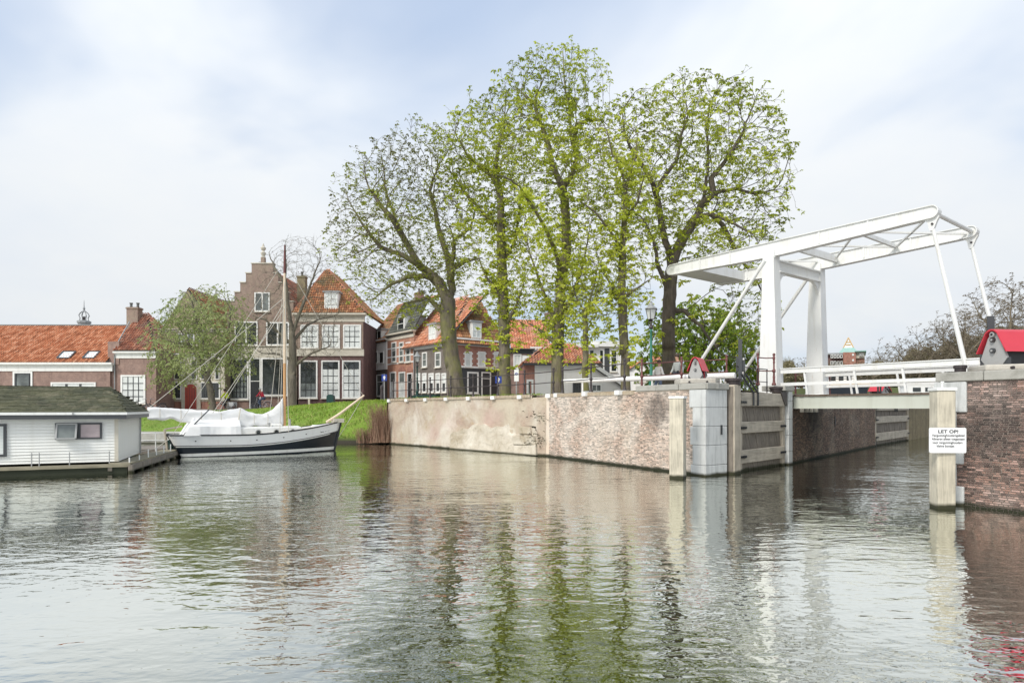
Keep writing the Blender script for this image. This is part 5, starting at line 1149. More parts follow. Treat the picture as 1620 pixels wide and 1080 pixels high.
def tree(name, label, Y, guides, crown, npts, step, base_r, tip, leafmat, leaf_size, leaf_n, density, barkmat, half=.8, cl=.5, droop=.5, seed=1, group=None, dk=None, di=None, trunk_tufts=0, low=None, up=.08, base_z=None, gdepth=.35, limb=.38, tipmax=None, cgrad=0, twig=.42, leafy=.95, hang=0.0):
    rng = np.random.default_rng(seed); G = []
    for gi, g in enumerate(guides):
        q = 0.0; L3 = []; dr = rng.normal(0, gdepth)
        for k, (x, y) in enumerate(g):
            L3.append(at(x, y, Y+(dr*k if gi else 0)))
        G.append(L3)
    if base_z is not None: G[0][0].z = base_z
    b = G[0][0].copy(); o = thing(name, label, 'tree', b, group=group)
    G = [[p-b for p in g] for g in G]; pts = [tuple(Vector(p)-b) for p in px_poly_points(crown, Y, npts, half, rng)]
    pos, par, isg = colonize(G, pts, step, di or step*7, dk or step*1.15, up=up, rng=rng); spans = list(zip(GSP[:-1], GSP[1:]))
    r = radii(pos, par, tip, base_r); gi0 = 0
    for g, (s0, s1) in enumerate(spans):
        if g: r[s0:s1] = np.maximum(r[s0:s1], np.linspace(base_r*limb, .022, s1-s0))
    wood(o, pos, par, r, barkmat)
    mb = MB(); haskid = np.zeros(len(pos), bool); haskid[par[par >= 0]] = True; th = tipmax or tip*2.6
    zmin, zmax = pos[:, 2].min(), pos[:, 2].max()
    tw = MB()
    for i in range(1, len(pos)):
        if r[i] > th: continue
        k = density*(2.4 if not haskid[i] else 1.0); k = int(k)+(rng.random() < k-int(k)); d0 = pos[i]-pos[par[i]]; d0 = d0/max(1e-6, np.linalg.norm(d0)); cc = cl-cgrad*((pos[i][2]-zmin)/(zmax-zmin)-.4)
        for _ in range(k):
            d = d0*.8+rng.normal(0, .55, 3)+np.array([0, 0, up*3+.15+hang]); d /= np.linalg.norm(d); ln_ = twig*rng.uniform(.4, 1.2); e = pos[i]+d*ln_; m = pos[i]+d*ln_*.5+rng.normal(0, .02, 3)
            tw.tube([pos[i], m, e], [tip*1.0, tip*.8, tip*.5], 3, False)
            pl_ = .5+.5*math.sin(pos[i][0]*1.7+seed)*math.sin(pos[i][2]*1.5+1.3*seed)*math.sin(pos[i][1]*1.9); lf = leafy*(.55+.75*pl_)
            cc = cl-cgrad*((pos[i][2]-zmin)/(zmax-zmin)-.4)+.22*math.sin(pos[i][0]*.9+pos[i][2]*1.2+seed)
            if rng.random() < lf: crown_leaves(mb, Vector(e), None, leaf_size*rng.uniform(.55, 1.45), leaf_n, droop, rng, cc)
            if hang:
                for q_ in (.25, .75): crown_leaves(mb, Vector(pos[i]+(e-pos[i])*q_), None, leaf_size*rng.uniform(.7, 1.1), leaf_n, droop, rng, cc)
            if rng.random() < lf*.6: crown_leaves(mb, Vector(m+rng.normal(0, .04, 3)), None, leaf_size*rng.uniform(.6, 1.0), leaf_n, droop, rng, cc)
    tw.build('twigs', barkmat, o, 'stuff')
    gi = np.where(isg & (r > .05))[0]
    for _ in range(trunk_tufts):
        i = int(rng.choice(gi)); p = Vector(pos[i]+rng.normal(0, 1, 3)*(r[i]+.18))
        if low is not None and p.z+b.z < low: continue
        for _k in range(3): crown_leaves(mb, p+Vector(rng.normal(0, .1, 3)), None, leaf_size*1.25, leaf_n, droop, rng, .72)
    mb.build('crown', leafmat, o); return o
GRP = 'old chestnut trees along the quay'
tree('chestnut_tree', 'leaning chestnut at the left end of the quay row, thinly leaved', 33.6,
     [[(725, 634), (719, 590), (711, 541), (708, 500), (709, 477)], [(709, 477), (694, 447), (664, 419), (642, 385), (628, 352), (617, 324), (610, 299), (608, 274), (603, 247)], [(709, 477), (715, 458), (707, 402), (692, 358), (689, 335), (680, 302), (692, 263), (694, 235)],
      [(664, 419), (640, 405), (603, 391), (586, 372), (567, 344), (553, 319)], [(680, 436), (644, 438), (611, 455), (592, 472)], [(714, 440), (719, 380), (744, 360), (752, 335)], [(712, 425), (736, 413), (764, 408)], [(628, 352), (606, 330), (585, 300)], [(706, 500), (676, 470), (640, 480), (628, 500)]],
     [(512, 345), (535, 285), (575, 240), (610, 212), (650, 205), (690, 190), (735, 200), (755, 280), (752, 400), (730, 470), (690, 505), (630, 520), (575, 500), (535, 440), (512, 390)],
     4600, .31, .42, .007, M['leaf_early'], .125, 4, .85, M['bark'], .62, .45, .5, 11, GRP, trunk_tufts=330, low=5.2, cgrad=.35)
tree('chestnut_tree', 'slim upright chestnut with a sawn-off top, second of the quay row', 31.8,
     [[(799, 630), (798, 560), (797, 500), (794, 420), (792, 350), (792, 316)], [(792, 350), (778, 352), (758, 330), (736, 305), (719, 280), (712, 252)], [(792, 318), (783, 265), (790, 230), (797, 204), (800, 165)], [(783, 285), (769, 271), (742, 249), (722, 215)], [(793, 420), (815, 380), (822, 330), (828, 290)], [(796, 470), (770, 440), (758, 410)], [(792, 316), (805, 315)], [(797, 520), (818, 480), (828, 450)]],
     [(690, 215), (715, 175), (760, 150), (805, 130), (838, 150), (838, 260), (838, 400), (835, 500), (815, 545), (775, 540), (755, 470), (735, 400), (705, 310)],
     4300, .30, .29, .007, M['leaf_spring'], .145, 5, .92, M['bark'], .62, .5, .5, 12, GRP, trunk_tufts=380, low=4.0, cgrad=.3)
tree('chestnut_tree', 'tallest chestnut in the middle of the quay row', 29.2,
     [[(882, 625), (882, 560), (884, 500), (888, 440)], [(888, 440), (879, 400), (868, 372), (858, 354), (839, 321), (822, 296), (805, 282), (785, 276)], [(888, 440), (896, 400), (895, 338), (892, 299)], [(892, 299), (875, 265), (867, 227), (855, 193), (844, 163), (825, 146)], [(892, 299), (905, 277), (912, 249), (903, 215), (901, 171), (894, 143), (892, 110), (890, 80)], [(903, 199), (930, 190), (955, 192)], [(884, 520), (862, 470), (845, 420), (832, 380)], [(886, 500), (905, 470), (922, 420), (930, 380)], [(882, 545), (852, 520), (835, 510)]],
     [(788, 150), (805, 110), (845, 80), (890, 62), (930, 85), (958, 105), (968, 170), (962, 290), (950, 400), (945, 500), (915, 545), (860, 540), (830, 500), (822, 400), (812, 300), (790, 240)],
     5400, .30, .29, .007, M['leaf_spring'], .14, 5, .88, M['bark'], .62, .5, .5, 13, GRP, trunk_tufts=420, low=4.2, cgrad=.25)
tree('chestnut_tree', 'slender chestnut left of the green lamp, fourth of the quay row', 27.8,
     [[(990, 622), (989, 570), (985, 500), (984, 440), (986, 380), (990, 314)], [(990, 314), (987, 278), (969, 245), (960, 205)], [(986, 400), (962, 360), (940, 335), (922, 320)], [(987, 350), (1008, 320), (1018, 280)], [(985, 470), (1010, 455), (1030, 440)], [(985, 480), (960, 440), (945, 410)], [(989, 300), (1005, 250), (1008, 215)]],
     [(925, 200), (960, 170), (1000, 180), (1025, 240), (1035, 330), (1035, 450), (1010, 500), (965, 520), (935, 470), (918, 380), (915, 280)],
     2900, .29, .205, .007, M['leaf_spring'], .135, 5, .92, M['bark'], .65, .58, .5, 14, GRP, trunk_tufts=260, low=4.0)
tree('chestnut_tree', 'broad round chestnut at the right end of the quay row beside the bridge', 31.6,
     [[(1058, 620), (1058, 560), (1057, 500), (1060, 466)], [(1060, 466), (1048, 437), (1039, 415), (1034, 379), (1020, 350), (1000, 330)], [(1060, 466), (1061, 430), (1059, 404), (1048, 361), (1039, 307), (1044, 289), (1070, 256), (1077, 216), (1088, 180)], [(1039, 300), (1019, 267), (1001, 242), (987, 209), (985, 180)], [(1061, 430), (1070, 397), (1084, 372), (1102, 343), (1113, 314), (1120, 271), (1119, 209), (1122, 170)], [(1113, 318), (1138, 303), (1167, 299), (1196, 307), (1225, 300)], [(1102, 343), (1124, 339), (1153, 350), (1190, 370)], [(1120, 290), (1150, 250), (1175, 210), (1185, 180)], [(1062, 492), (1083, 491), (1096, 506), (1109, 516), (1119, 532), (1140, 560)], [(1138, 345), (1165, 400), (1195, 440), (1215, 480)]],
     [(958, 180), (985, 145), (1025, 130), (1080, 118), (1130, 112), (1185, 122), (1225, 155), (1240, 205), (1262, 245), (1255, 310), (1245, 370), (1225, 420), (1235, 520), (1215, 575), (1170, 560), (1150, 480), (1110, 440), (1060, 420), (1020, 400), (990, 330), (965, 260)],
     5600, .34, .34, .008, M['leaf_spring'], .15, 5, .85, M['bark_dark'], .62, .42, .55, 15, GRP, trunk_tufts=160, low=5.6)
tree('young_tree', 'thin young tree between the third and fourth chestnuts', 27.2,
     [[(927, 618), (926, 580), (926, 520), (928, 470)], [(928, 490), (940, 450), (945, 420)], [(926, 500), (912, 470), (906, 450)]],
     [(895, 430), (925, 405), (960, 430), (965, 500), (945, 545), (910, 545), (892, 490)], 420, .3, .13, .008, M['leaf_spring'], .15, 5, 1.4, M['bark'], .8, .6, .5, 16, trunk_tufts=30, low=3.6)
# pale willow in front of the timber-fronted house, drooping shoots
o = tree('willow_tree', 'pale green willow with crooked trunk in front of the red door house', 47,
     [[(337, 648), (334, 622), (328, 600), (336, 575), (348, 555)], [(328, 600), (316, 570), (300, 545), (285, 520)], [(336, 575), (322, 545), (312, 510), (305, 480), (297, 465)], [(348, 555), (362, 520), (365, 490), (355, 470)], [(334, 580), (360, 562), (382, 550)], [(300, 545), (272, 540), (255, 535)]],
     [(232, 540), (255, 500), (285, 465), (320, 455), (355, 458), (385, 485), (402, 530), (398, 575), (370, 590), (335, 580), (300, 600), (260, 605), (240, 585)],
     3000, .34, .24, .008, M['leaf_willow'], .12, 4, 1.05, M['bark_grey'], .75, .5, 1.3, 17, trunk_tufts=40, up=-.05, base_z=1.85, tipmax=.03, hang=-.8, twig=.7)
o = tree('bare_tree', 'bare grey tree behind the boat mast in front of the hipped roof house', 48,
     [[(462, 648), (462, 600), (463, 560), (462, 520)], [(462, 520), (455, 480), (452, 440), (452, 400), (451, 385)], [(462, 530), (480, 480), (495, 440), (508, 405)], [(462, 545), (440, 525), (420, 505), (400, 500)], [(463, 540), (485, 515), (505, 505), (530, 500)], [(452, 450), (435, 425), (425, 400)], [(463, 570), (440, 560), (415, 558)], [(464, 580), (490, 560), (520, 548)]],
     [(390, 500), (410, 430), (440, 385), (470, 375), (510, 385), (525, 430), (545, 500), (535, 560), (500, 580), (430, 580), (395, 560)],
     2600, .32, .34, .0075, M['leaf_brown'], .07, 3, .9, M['bark_grey'], .7, .5, .3, 18, up=.12, base_z=1.95, leafy=.35)
# fresh green tree standing beyond the street behind the bridge stay
tree('green_tree', 'dense fresh green weeping tree beyond the street behind the bridge stay', 44,
     [[(1122, 625), (1122, 590), (1118, 560), (1115, 530)], [(1118, 560), (1090, 530), (1070, 520)], [(1118, 560), (1150, 530), (1175, 530)], [(1115, 530), (1110, 500), (1105, 485)]],
     [(1010, 560), (1030, 510), (1070, 482), (1110, 470), (1150, 485), (1190, 515), (1212, 560), (1205, 600), (1150, 604), (1080, 604), (1020, 600)],
     1800, .40, .3, .011, M['leaf_fresh'], .2, 5, 2.6, M['bark_dark'], .6, .5, 1.2, 19, up=-.04, tipmax=.05, base_z=2.65)
# reddish twiggy shrub against the end of the quay wall
def shrub(name, label, c, n, h, spread, mat, z):
    o = thing(name, label, 'shrub', (c[0], c[1], z)); mb = MB()
    for k in range(n):
        a, q = random.uniform(0, 6.28), random.random()**.6*spread; x, y = math.cos(a)*q, math.sin(a)*q*.5; hh = h*random.uniform(.55, 1.05); lx, ly = random.gauss(0, .16)*hh-.1, random.gauss(0, .12)*hh
        P = [(x, y, 0), (x+lx*.3, y+ly*.3, hh*.5), (x+lx, y+ly, hh)]; mb.cur = random.random(); mb.tube(P, [.012, .008, .003], 3, False)
        for b in range(4): t_ = random.uniform(.3, .95); s = Vector((x+lx*t_, y+ly*t_, hh*t_)); mb.tube([s, s+Vector((random.gauss(0, .1), random.gauss(0, .08), random.uniform(.05, .25)))], [.006, .003], 3, False)
    mb.build('twigs', mat, o, 'stuff'); return o
t = NT('reddish_twig'); M['twig_red'] = t.done(t.ramp(t.attr(), [(0, (.11, .055, .035)), (.5, (.22, .12, .075)), (1, (.33, .22, .15))]), .8)
shrub('twiggy_shrub', 'reddish brown twiggy shrub at the foot of the quay wall end', (-7.75, 36.6), 260, 2.3, .62, M['twig_red'], .1)
shrub('twiggy_shrub', 'smaller reddish twigs at the water edge of the grassy bank', (-8.6, 36.75), 110, .9, .7, M['twig_red'], .05)
# bare trees beyond the lock
far_specs = [(1385, 88, 70), (1420, 95, 95), (1452, 86, 105), (1490, 90, 130), (1525, 84, 150), (1560, 88, 170), (1598, 74, 205), (1640, 80, 190), (1270, 120, 70), (1225, 112, 66), (1350, 125, 62)]
FG = 'bare trees beyond the lock'
words = ['lowest bare brown tree nearest the green-roofed office', 'low bare brown tree second from the office in the far row', 'bare brown tree in the far row, left of the near bridge hanger rod', 'bare brown tree directly behind the lower near hanger rod', 'bare brown tree between the two hanger rods', 'bare brown tree behind the control box on the right quay', 'tall bare tree with upright trunk behind the large red winch cover', 'bare tree cut by the right edge of the picture', 'thin bare tree seen between the two bridge towers', 'faint bare tree just right of the near bridge tower', 'bare tree partly behind the far bridge tower']
for k, (px, Y, hpx) in enumerate(far_specs):
    w = hpx*.55+22; base = 628; top = 646-hpx
    tree('bare_tree', words[k], Y, [[(px, base), (px+random.uniform(-3, 3), base-hpx*.25), (px+random.uniform(-5, 5), base-hpx*.45)], [(px, base-hpx*.4), (px-w*.35, base-hpx*.62), (px-w*.45, base-hpx*.75)], [(px, base-hpx*.42), (px+w*.35, base-hpx*.66), (px+w*.4, base-hpx*.8)], [(px, base-hpx*.45), (px+3, base-hpx*.8)]],
         [(px-w*.6, base-hpx*.25), (px-w*.62, base-hpx*.6), (px-w*.3, top+6), (px, top), (px+w*.35, top+8), (px+w*.62, base-hpx*.55), (px+w*.6, base-hpx*.25)],
         1100, .55, .26, .014, M['leaf_brown'], .2, 3, .9, M['bark_far'], .8, .5, .2, 40+k, FG, up=.12, base_z=4.85)

# brown thicket at the foot of the far trees
rng = np.random.default_rng(77); mb = MB()
for k in range(13000):
    px = rng.uniform(1236, 1640); topy = np.interp(px, [1236, 1300, 1380, 1440, 1520, 1600, 1640], [578, 586, 582, 562, 535, 520, 520])+6*math.sin(px*.09)+4*math.sin(px*.23)
    py = 612-(612-topy)*rng.random()**.8; Y = rng.uniform(90, 104); mb.cur = rng.random(); crown_leaves(mb, at(px, py, Y), None, .42, 3, .1, rng, .45)
    if k % 3 == 0: p = at(px, py, Y); mb.tube([p, p+Vector((rng.normal(0, .3), 0, rng.uniform(.5, 1.3)))], [.03, .012], 3, False)
M['leaf_thicket'] = leaf('thicket_twigs', [(0, (.12, .10, .05)), (.5, (.22, .19, .10)), (1, (.32, .29, .15))], .2)
o = mb.build('thicket', M['leaf_thicket']); o['kind'] = 'stuff'; tag(o, 'brown leafless thicket below the far bare trees', 'thicket')
# ================================================================== sailing boat
BX0, BY0 = -14.9, 26.8; BANG = math.atan2(.563, .826); BLEN = 7.62
bt_ = thing('sailing_boat', 'black and white sailing boat with white canvas cover moored before the bank', 'sailing boat', (BX0, BY0, 0), BANG)
def halfb(t): return 1.15*max(0.0, (min(1, .62+1.15*t-.45*t*t) if t < .5 else 1.0)*(1-max(0, (t-.45)/.55)**2.3))
def sheer(t): return .90+.10*(1-t)**2*.6+.55*max(0, (t-.35)/.65)**1.7
def hull_pt(t, z, side, off=0.0):
    zs = sheer(t); f = max(0, min(1, (z+.35)/(zs+.35))); b = halfb(t)*(.52+.48*f**.6)+off
    xs = .62*(1-(z+.3)/(zs+.3))*(1-t)**3; xe = -.42*(1-(z+.3)/(zs+.3))*t**4
    return (t*BLEN+xs+xe+(off if t > .99 else 0), side*b, z)
def strake(name, lo, hi, mat, off=0.0, t0=0.0, t1=1.0, levels=2, parent=None):
    mb = MB(); N = 30; vs = []; fs = []; ts = [t0+(t1-t0)*i/N for i in range(N+1)]
    loop = [(t, -1) for t in ts]+[(t, 1) for t in reversed(ts)]
    for t, s in loop:
        a, b = lo(t), hi(t)
        for k in range(levels+1): vs.append(hull_pt(t, a+(b-a)*k/levels, s, off))
    m = levels+1; n = len(loop)
    for i in range(n-(0 if t0 == 0 else 1)):
        j = (i+1) % n
        for k in range(levels): fs.append((i*m+k, j*m+k, j*m+k+1, i*m+k+1))
    mb.add(vs, fs); mb.smooth = True; return mb.build(name, mat, parent or bt_)
strake('hull', lambda t: -.35, lambda t: sheer(t)-.46, M['navy'], 0, levels=4)
strake('bulwark', lambda t: sheer(t)-.462, lambda t: sheer(t), M['boat_white'], .004, levels=3)
strake('boot_stripe', lambda t: .02+.05*t, lambda t: .15+.07*t, M['white'], .008)
strake('rubbing_strake', lambda t: sheer(t)-.52, lambda t: sheer(t)-.475, M['white'], .03, t1=.93)
strake('strake_black_line', lambda t: sheer(t)-.475, lambda t: sheer(t)-.445, M['black'], .022)  # black painted line along the top of the rubbing strake
strake('gunwale', lambda t: sheer(t)-.03, lambda t: sheer(t)+.035, M['black'], .03)
mb = MB(); vs = [hull_pt(i/24, sheer(i/24)-.06, -1, -.01) for i in range(25)]+[hull_pt(i/24, sheer(i/24)-.06, 1, -.01) for i in range(24, -1, -1)]
mb.add(vs, [(i, i+1, 48-i, 49-i) for i in range(24)]); mb.build('deck', M['cream'], bt_)
mb = MB(); mb.bar((BLEN+.03, 0, sheer(1)+.05), (BLEN-.38, 0, -.2), .07, .10); mb.build('stem', M['black'], bt_)
mb = MB(); mb.bar((-.02, 0, sheer(0)+.04), (.6, 0, -.2), .08, .1); mb.build('stern_post', M['black'], bt_)
# cabin with round ports
def loftbox(name, x0, x1, w0, w1, z0, z1, mat, rake=.0, parent=None, camber=.06):
    mb = MB(); mb.add([(x0, -w0, z0), (x1, -w1, z0), (x1, w1, z0), (x0, w0, z0), (x0, -w0*.93, z1), (x1-rake, -w1*.9, z1), (x1-rake, w1*.9, z1), (x0, w0*.93, z1), (x0, 0, z1+camber), (x1-rake, 0, z1+camber)], [(0, 1, 5, 4), (3, 7, 6, 2), (1, 2, 6, 9, 5), (0, 4, 8, 7, 3), (4, 5, 9, 8), (8, 9, 6, 7)]); return mb.build(name, mat, parent or bt_, bevel=.02)
cb = loftbox('cabin', 2.55, 5.75, .84, .62, .84, 1.22, M['white'], .22)
for x, w in ((3.55, .79), (4.35, .74), (5.1, .69)):
    mb = MB(); mb.torus((x, -w+.005, 1.03), (.05, 1, .12), .10, .022, 16, 6); pt = mb.build('porthole', M['galv'], cb); mb = MB(); mb.tube([(x, -w-.006, 1.03), (x, -w+.03, 1.03)], .09, 14); mb.build('pane', M['glass'], pt)
loftbox('hatch', 4.25, 4.75, .3, .28, 1.27, 1.36, M['white'], .05); mb = MB(); mb.tube([(4.1, -.35, 1.24), (4.1, -.35, 1.42)], .05, 8); mb.tube([(4.1, -.35, 1.40), (4.1, -.35, 1.44)], .07, 8); mb.build('ventilator', M['galv'], bt_)
loftbox('fore_hatch', 6.2, 6.9, .3, .25, 1.08, 1.24, M['white'], .05)
# cockpit tent
mb = MB(); N = 10; vs = []
for i in range(N+1):
    x = .75+2.05*i/N; w = .88+.06*math.sin(i*.9); zt = 1.68-.10*math.sin(math.pi*i/N); zb = sheer(x/BLEN)-.02; sl = .30 if i == 0 else 0
    vs += [(x+(-.22 if i == 0 else 0), -w, zb), (x, -w*.90+.01*math.sin(i*2.1), zb+.4), (x+sl*.4, -w*.60, zt-.12), (x+sl, 0, zt+.05), (x+sl*.4, w*.60, zt-.12), (x, w*.90, zb+.4), (x+(-.22 if i == 0 else 0), w, zb)]
fs = []
for i in range(N):
    for k in range(6): fs.append((i*7+k, (i+1)*7+k, (i+1)*7+k+1, i*7+k+1))
fs += [tuple(range(6, -1, -1)), tuple(N*7+k for k in range(7))]
mb.add(vs, fs); mb.smooth = False; mb.build('cockpit_tent', M['canvas'], bt_)
# boom and its sail cover
spine = [(-.75, 1.98, .16, .10), (-.5, 1.97, .19, .13), (.3, 1.90, .20, .15), (1.2, 1.80, .22, .16), (2.1, 1.72, .25, .17), (2.75, 1.72, .34, .18), (2.95, 1.74, .36, .18), (3.3, 1.66, .26, .17), (3.9, 1.60, .22, .16), (4.35, 1.72, .30, .15), (4.65, 1.88, .46, .14), (4.82, 2.0, .60, .12)]
SP = np.array(spine); qx = np.linspace(SP[0, 0], SP[-1, 0], 70); SPI = np.stack([qx]+[np.interp(qx, SP[:, 0], SP[:, k]) for k in (1, 2, 3)], 1)
mb = MB(); vs = []; n = 22; rw = np.random.default_rng(3)
for k, (x, z, hz_, hy) in enumerate(SPI):
    sag = .05*math.sin(k*.42)+.03*math.sin(k*.9+1)
    for q in range(n):
        a = 2*math.pi*q/n; fold = .10*math.sin(a*5+k*.28+math.sin(k*.35)*1.5)+.05*math.sin(a*9-k*.6)+rw.normal(0, .02); wv = 1+fold
        vs.append((x, hy*math.cos(a)*wv*(1.15 if math.sin(a) < -.3 else .75), z+hz_*math.sin(a)*(wv if math.sin(a) > 0 else 1)-(.14+sag if math.sin(a) < -.2 else 0)))
m_ = len(SPI); fs = [(k*n+q, k*n+(q+1) % n, (k+1)*n+(q+1) % n, (k+1)*n+q) for k in range(m_-1) for q in range(n)]+[tuple(range(n-1, -1, -1)), tuple(range((m_-1)*n, m_*n))]
mb.add(vs, fs); mb.smooth = True; sc2 = mb.build('sail_cover', M['canvas'], bt_)
for x in (-.3, .5, 1.3, 2.1, 3.5, 4.1):
    zc, hh, hw = [float(np.interp(x, SP[:, 0], SP[:, k])) for k in (1, 2, 3)]; mb = MB(); mb.tube([(x, (hw+.03)*math.cos(t_*math.pi/6), zc-.07+(hh+.05)*math.sin(t_*math.pi/6)) for t_ in range(13)], .012, 4); mb.build('lashing', M['rope'], sc2)
mb = MB(); mb.tube([(-.8, 0, 1.98), (4.8, 0, 1.75)], .05, 8); mb.build('boom', M['wood_pale'], bt_)
MX = 4.9
mb = MB(); mb.tube([(MX, 0, .9), (MX, 0, 4.25)], [.07, .068], 12); mst = mb.build('mast', M['wood_varnish'], bt_)
mb = MB(); mb.tube([(MX, 0, 4.252), (MX, 0, 8.55)], [.067, .055], 12); mb.build('upper_mast', M['wood_pale'], mst)
mb = MB(); mb.tube([(MX, 0, 8.552), (MX, 0, 9.3), (MX, 0, 9.62)], [.062, .05, .04], 10); mb.tube([(MX, 0, 9.3), (MX, 0, 9.9)], .03, 6); mb.build('mast_head', M['iron_red'], mst)
mb = MB(); mb.tube([(MX+.22, -.1, 1.1), (MX+.22, -.1, 1.6)], .05, 8); mb.tube([(MX-.2, .1, 1.1), (MX-.2, .1, 1.6)], .05, 8); mb.box(MX-.3, MX+.3, -.16, .16, 1.05, 1.2); mb.build('mast_step', M['galv'], bt_)
mb = MB(); mb.tube([(6.9, 0, 1.42), (7.6, 0, 1.85), (8.85, 0, 2.78)], [.065, .065, .045], 10); bs = mb.build('bowsprit', M['wood_pale'], bt_)
mb = MB(); mb.box(7.2, 7.75, -.16, .16, 1.40, 1.60); mb.tube([(7.3, -.2, 1.5), (7.3, .2, 1.5)], .09, 8); mb.build('windlass', M['cream'], bt_)
top = (MX, 0, 9.2)
for nm, a, b, r in (('forestay', top, (8.8, 0, 2.75), .012), ('backstay', top, (.15, -.5, 1.0), .010), ('topping_lift', (MX, 0, 7.4), (-.7, 0, 2.12), .015), ('halyard', (MX, -.05, 7.2), (2.0, -.15, 1.95), .015), ('halyard', (MX, -.08, 6.9), (1.75, -.2, 1.9), .015), ('shroud', (MX, 0, 8.4), (MX-.1, -1.12, 1.0), .014), ('shroud', (MX, 0, 8.4), (MX-.5, -1.14, 1.0), .014), ('shroud', (MX, 0, 8.4), (MX-.1, 1.12, 1.0), .014), ('shroud', (MX, 0, 8.4), (MX-.5, 1.14, 1.0), .014), ('bobstay', (8.8, 0, 2.72), (7.25, 0, .25), .014), ('sheet', (2.9, -.2, 2.1), (2.6, -.75, 1.0), .03)):
    mb = MB(); mb.tube([a, [(p+q)/2-(.04 if i == 2 else 0) for i, (p, q) in enumerate(zip(a, b))], b], r, 5); mb.build(nm, M['rope'], bt_)
mb = MB(); mb.bar((.55, -.78, 1.0), (1.55, -.55, 2.05), .04); mb.build('boom_crutch', M['anthracite'], bt_)
mb = MB(); mb.tube([(.0, 0, .3), (-.12, 0, 1.2)], .05, 8); mb.tube([(-.12, 0, 1.2), (.55, 0, 1.32)], .035, 8); mb.build('tiller', M['timber'], bt_)
t_ = .885; a0 = Vector(hull_pt(t_-.03, sheer(t_)-.32, -1, .012)); a1 = Vector(hull_pt(t_+.03, sheer(t_)-.32, -1, .012)); dv = a1-a0
lt = lettering(bt_, 'Barend', .23, (a0+a1)/2, M['navy'], (R(84), -math.atan2(.16, 1), math.atan2(dv.y, dv.x)), .002, .8)
for x in (.9, 2.3, 3.4, 4.6, 5.7):
    p = hull_pt(x/BLEN, sheer(x/BLEN)-.25, -1, .01); mb = MB(); mb.lathe([(.03, -.02), (.03, .02)], p, 6); mb.build('scupper', M['iron'], bt_)
for a, b in (((.2, -.5, .95), (-1.2, -1.6, .34)), ((7.3, .3, 1.45), (7.6, 5.2, 1.0))):
    m = [(p+q)/2-(.18 if i == 2 else 0) for i, (p, q) in enumerate(zip(a, b))]; mb = MB(); mb.tube([a, m, b], .014, 5); mb.build('mooring_rope', M['rope'], bt_)
# ================================================================== houseboat
t = NT('mossy_shingle'); v = t.coord('Object'); c = t.mix(t.rng(t.noise(v, 1.2, 6, .7, .5), .35, .65), (.055, .06, .035), (.115, .115, .06)); c = t.mix(t.rng(t.noise(v, 2.0, 6, .75, .6), .52, .7, 0, .75), c, (.24, .21, .14)); c = t.mix(t.rng(t.noise(v, 28, 4, .7), .55, .8, 0, .6), c, (.30, .28, .20)); t.bump(t.noise(v, 30, 4, .7), .8, .03); M['shingle'] = t.done(c, .95)
M['board'] = plain('white_clapboard', (.80, .80, .76), .55, .04, .8, .06, 30, (.56, .54, .47), .3, streak=True)
HB = House('houseboat', 'white clapboard houseboat with mossy hipped roof at the left edge', 187, 20.4, 0, R(23), 'houseboat')
LX, DP, ZD, ZW = -13.0, 4.4, .36, 1.80
mb = MB(); mb.box(LX, -.02, .03, DP-.03, ZD, ZW); mb.build('cabin_core', M['board'], HB.r)
nb = 15; bh = (ZW-ZD)/nb; fm = MB(); fm.add([(LX, .03, 0), (-.03, .03, 0), (-.03, 0, .004), (LX, 0, .004), (LX, .022, bh-.004), (-.03, .022, bh-.004), (LX, .03, bh-.004), (-.03, .03, bh-.004)], [(0, 1, 2, 3), (3, 2, 5, 4), (4, 5, 7, 6)]); fme = fm.mesh('plank', M['board'])
em = MB(); em.add([(-.02, .03, 0), (-.02, DP, 0), (.0, DP, .004), (.0, .03, .004), (-.016, .03, bh-.004), (-.016, DP, bh-.004), (-.022, .03, bh-.004), (-.022, DP, bh-.004)], [(1, 0, 3, 2), (2, 3, 4, 5), (5, 4, 6, 7)]); eme = em.mesh('plank', M['board'])
for k in range(nb):
    linked('plank', fme, HB.r, (0, 0, ZD+k*bh), (0, 0, 0)); linked('plank', eme, HB.r, (0, 0, ZD+k*bh))
for x, y, w in ((-.10, -.014, .12), (-.012, .03, .12)):
    mb = MB(); (mb.box(x-.0, x+w-.012, -.02, .035, ZD, ZW) if y < 0 else mb.box(-.035, .014, .0, .13, ZD, ZW)); mb.build('corner_board', M['cream'] if y < 0 else M['white'], HB.r)
mb = MB(); mb.box(-.03, .014, DP-.12, DP+.02, ZD, ZW); mb.build('corner_board', M['white'], HB.r)
ov = .28; e0 = ZW+.02
mb = MB(); mb.box(LX-ov, ov, -ov, DP+ov, e0-.055, e0+.075); mb.build('soffit', M['anthracite'], HB.r)
mb = MB(); mb.box(LX-ov-.02, ov+.02, -ov-.02, DP+ov+.02, e0+.078, e0+.16); mb.build('fascia', M['white'], HB.r)
rid = 2.86; ya, yb = -ov, DP+ov; ym = (ya+yb)/2; xa, xb = LX-ov, ov; xr = -.62; z_ = e0+.162
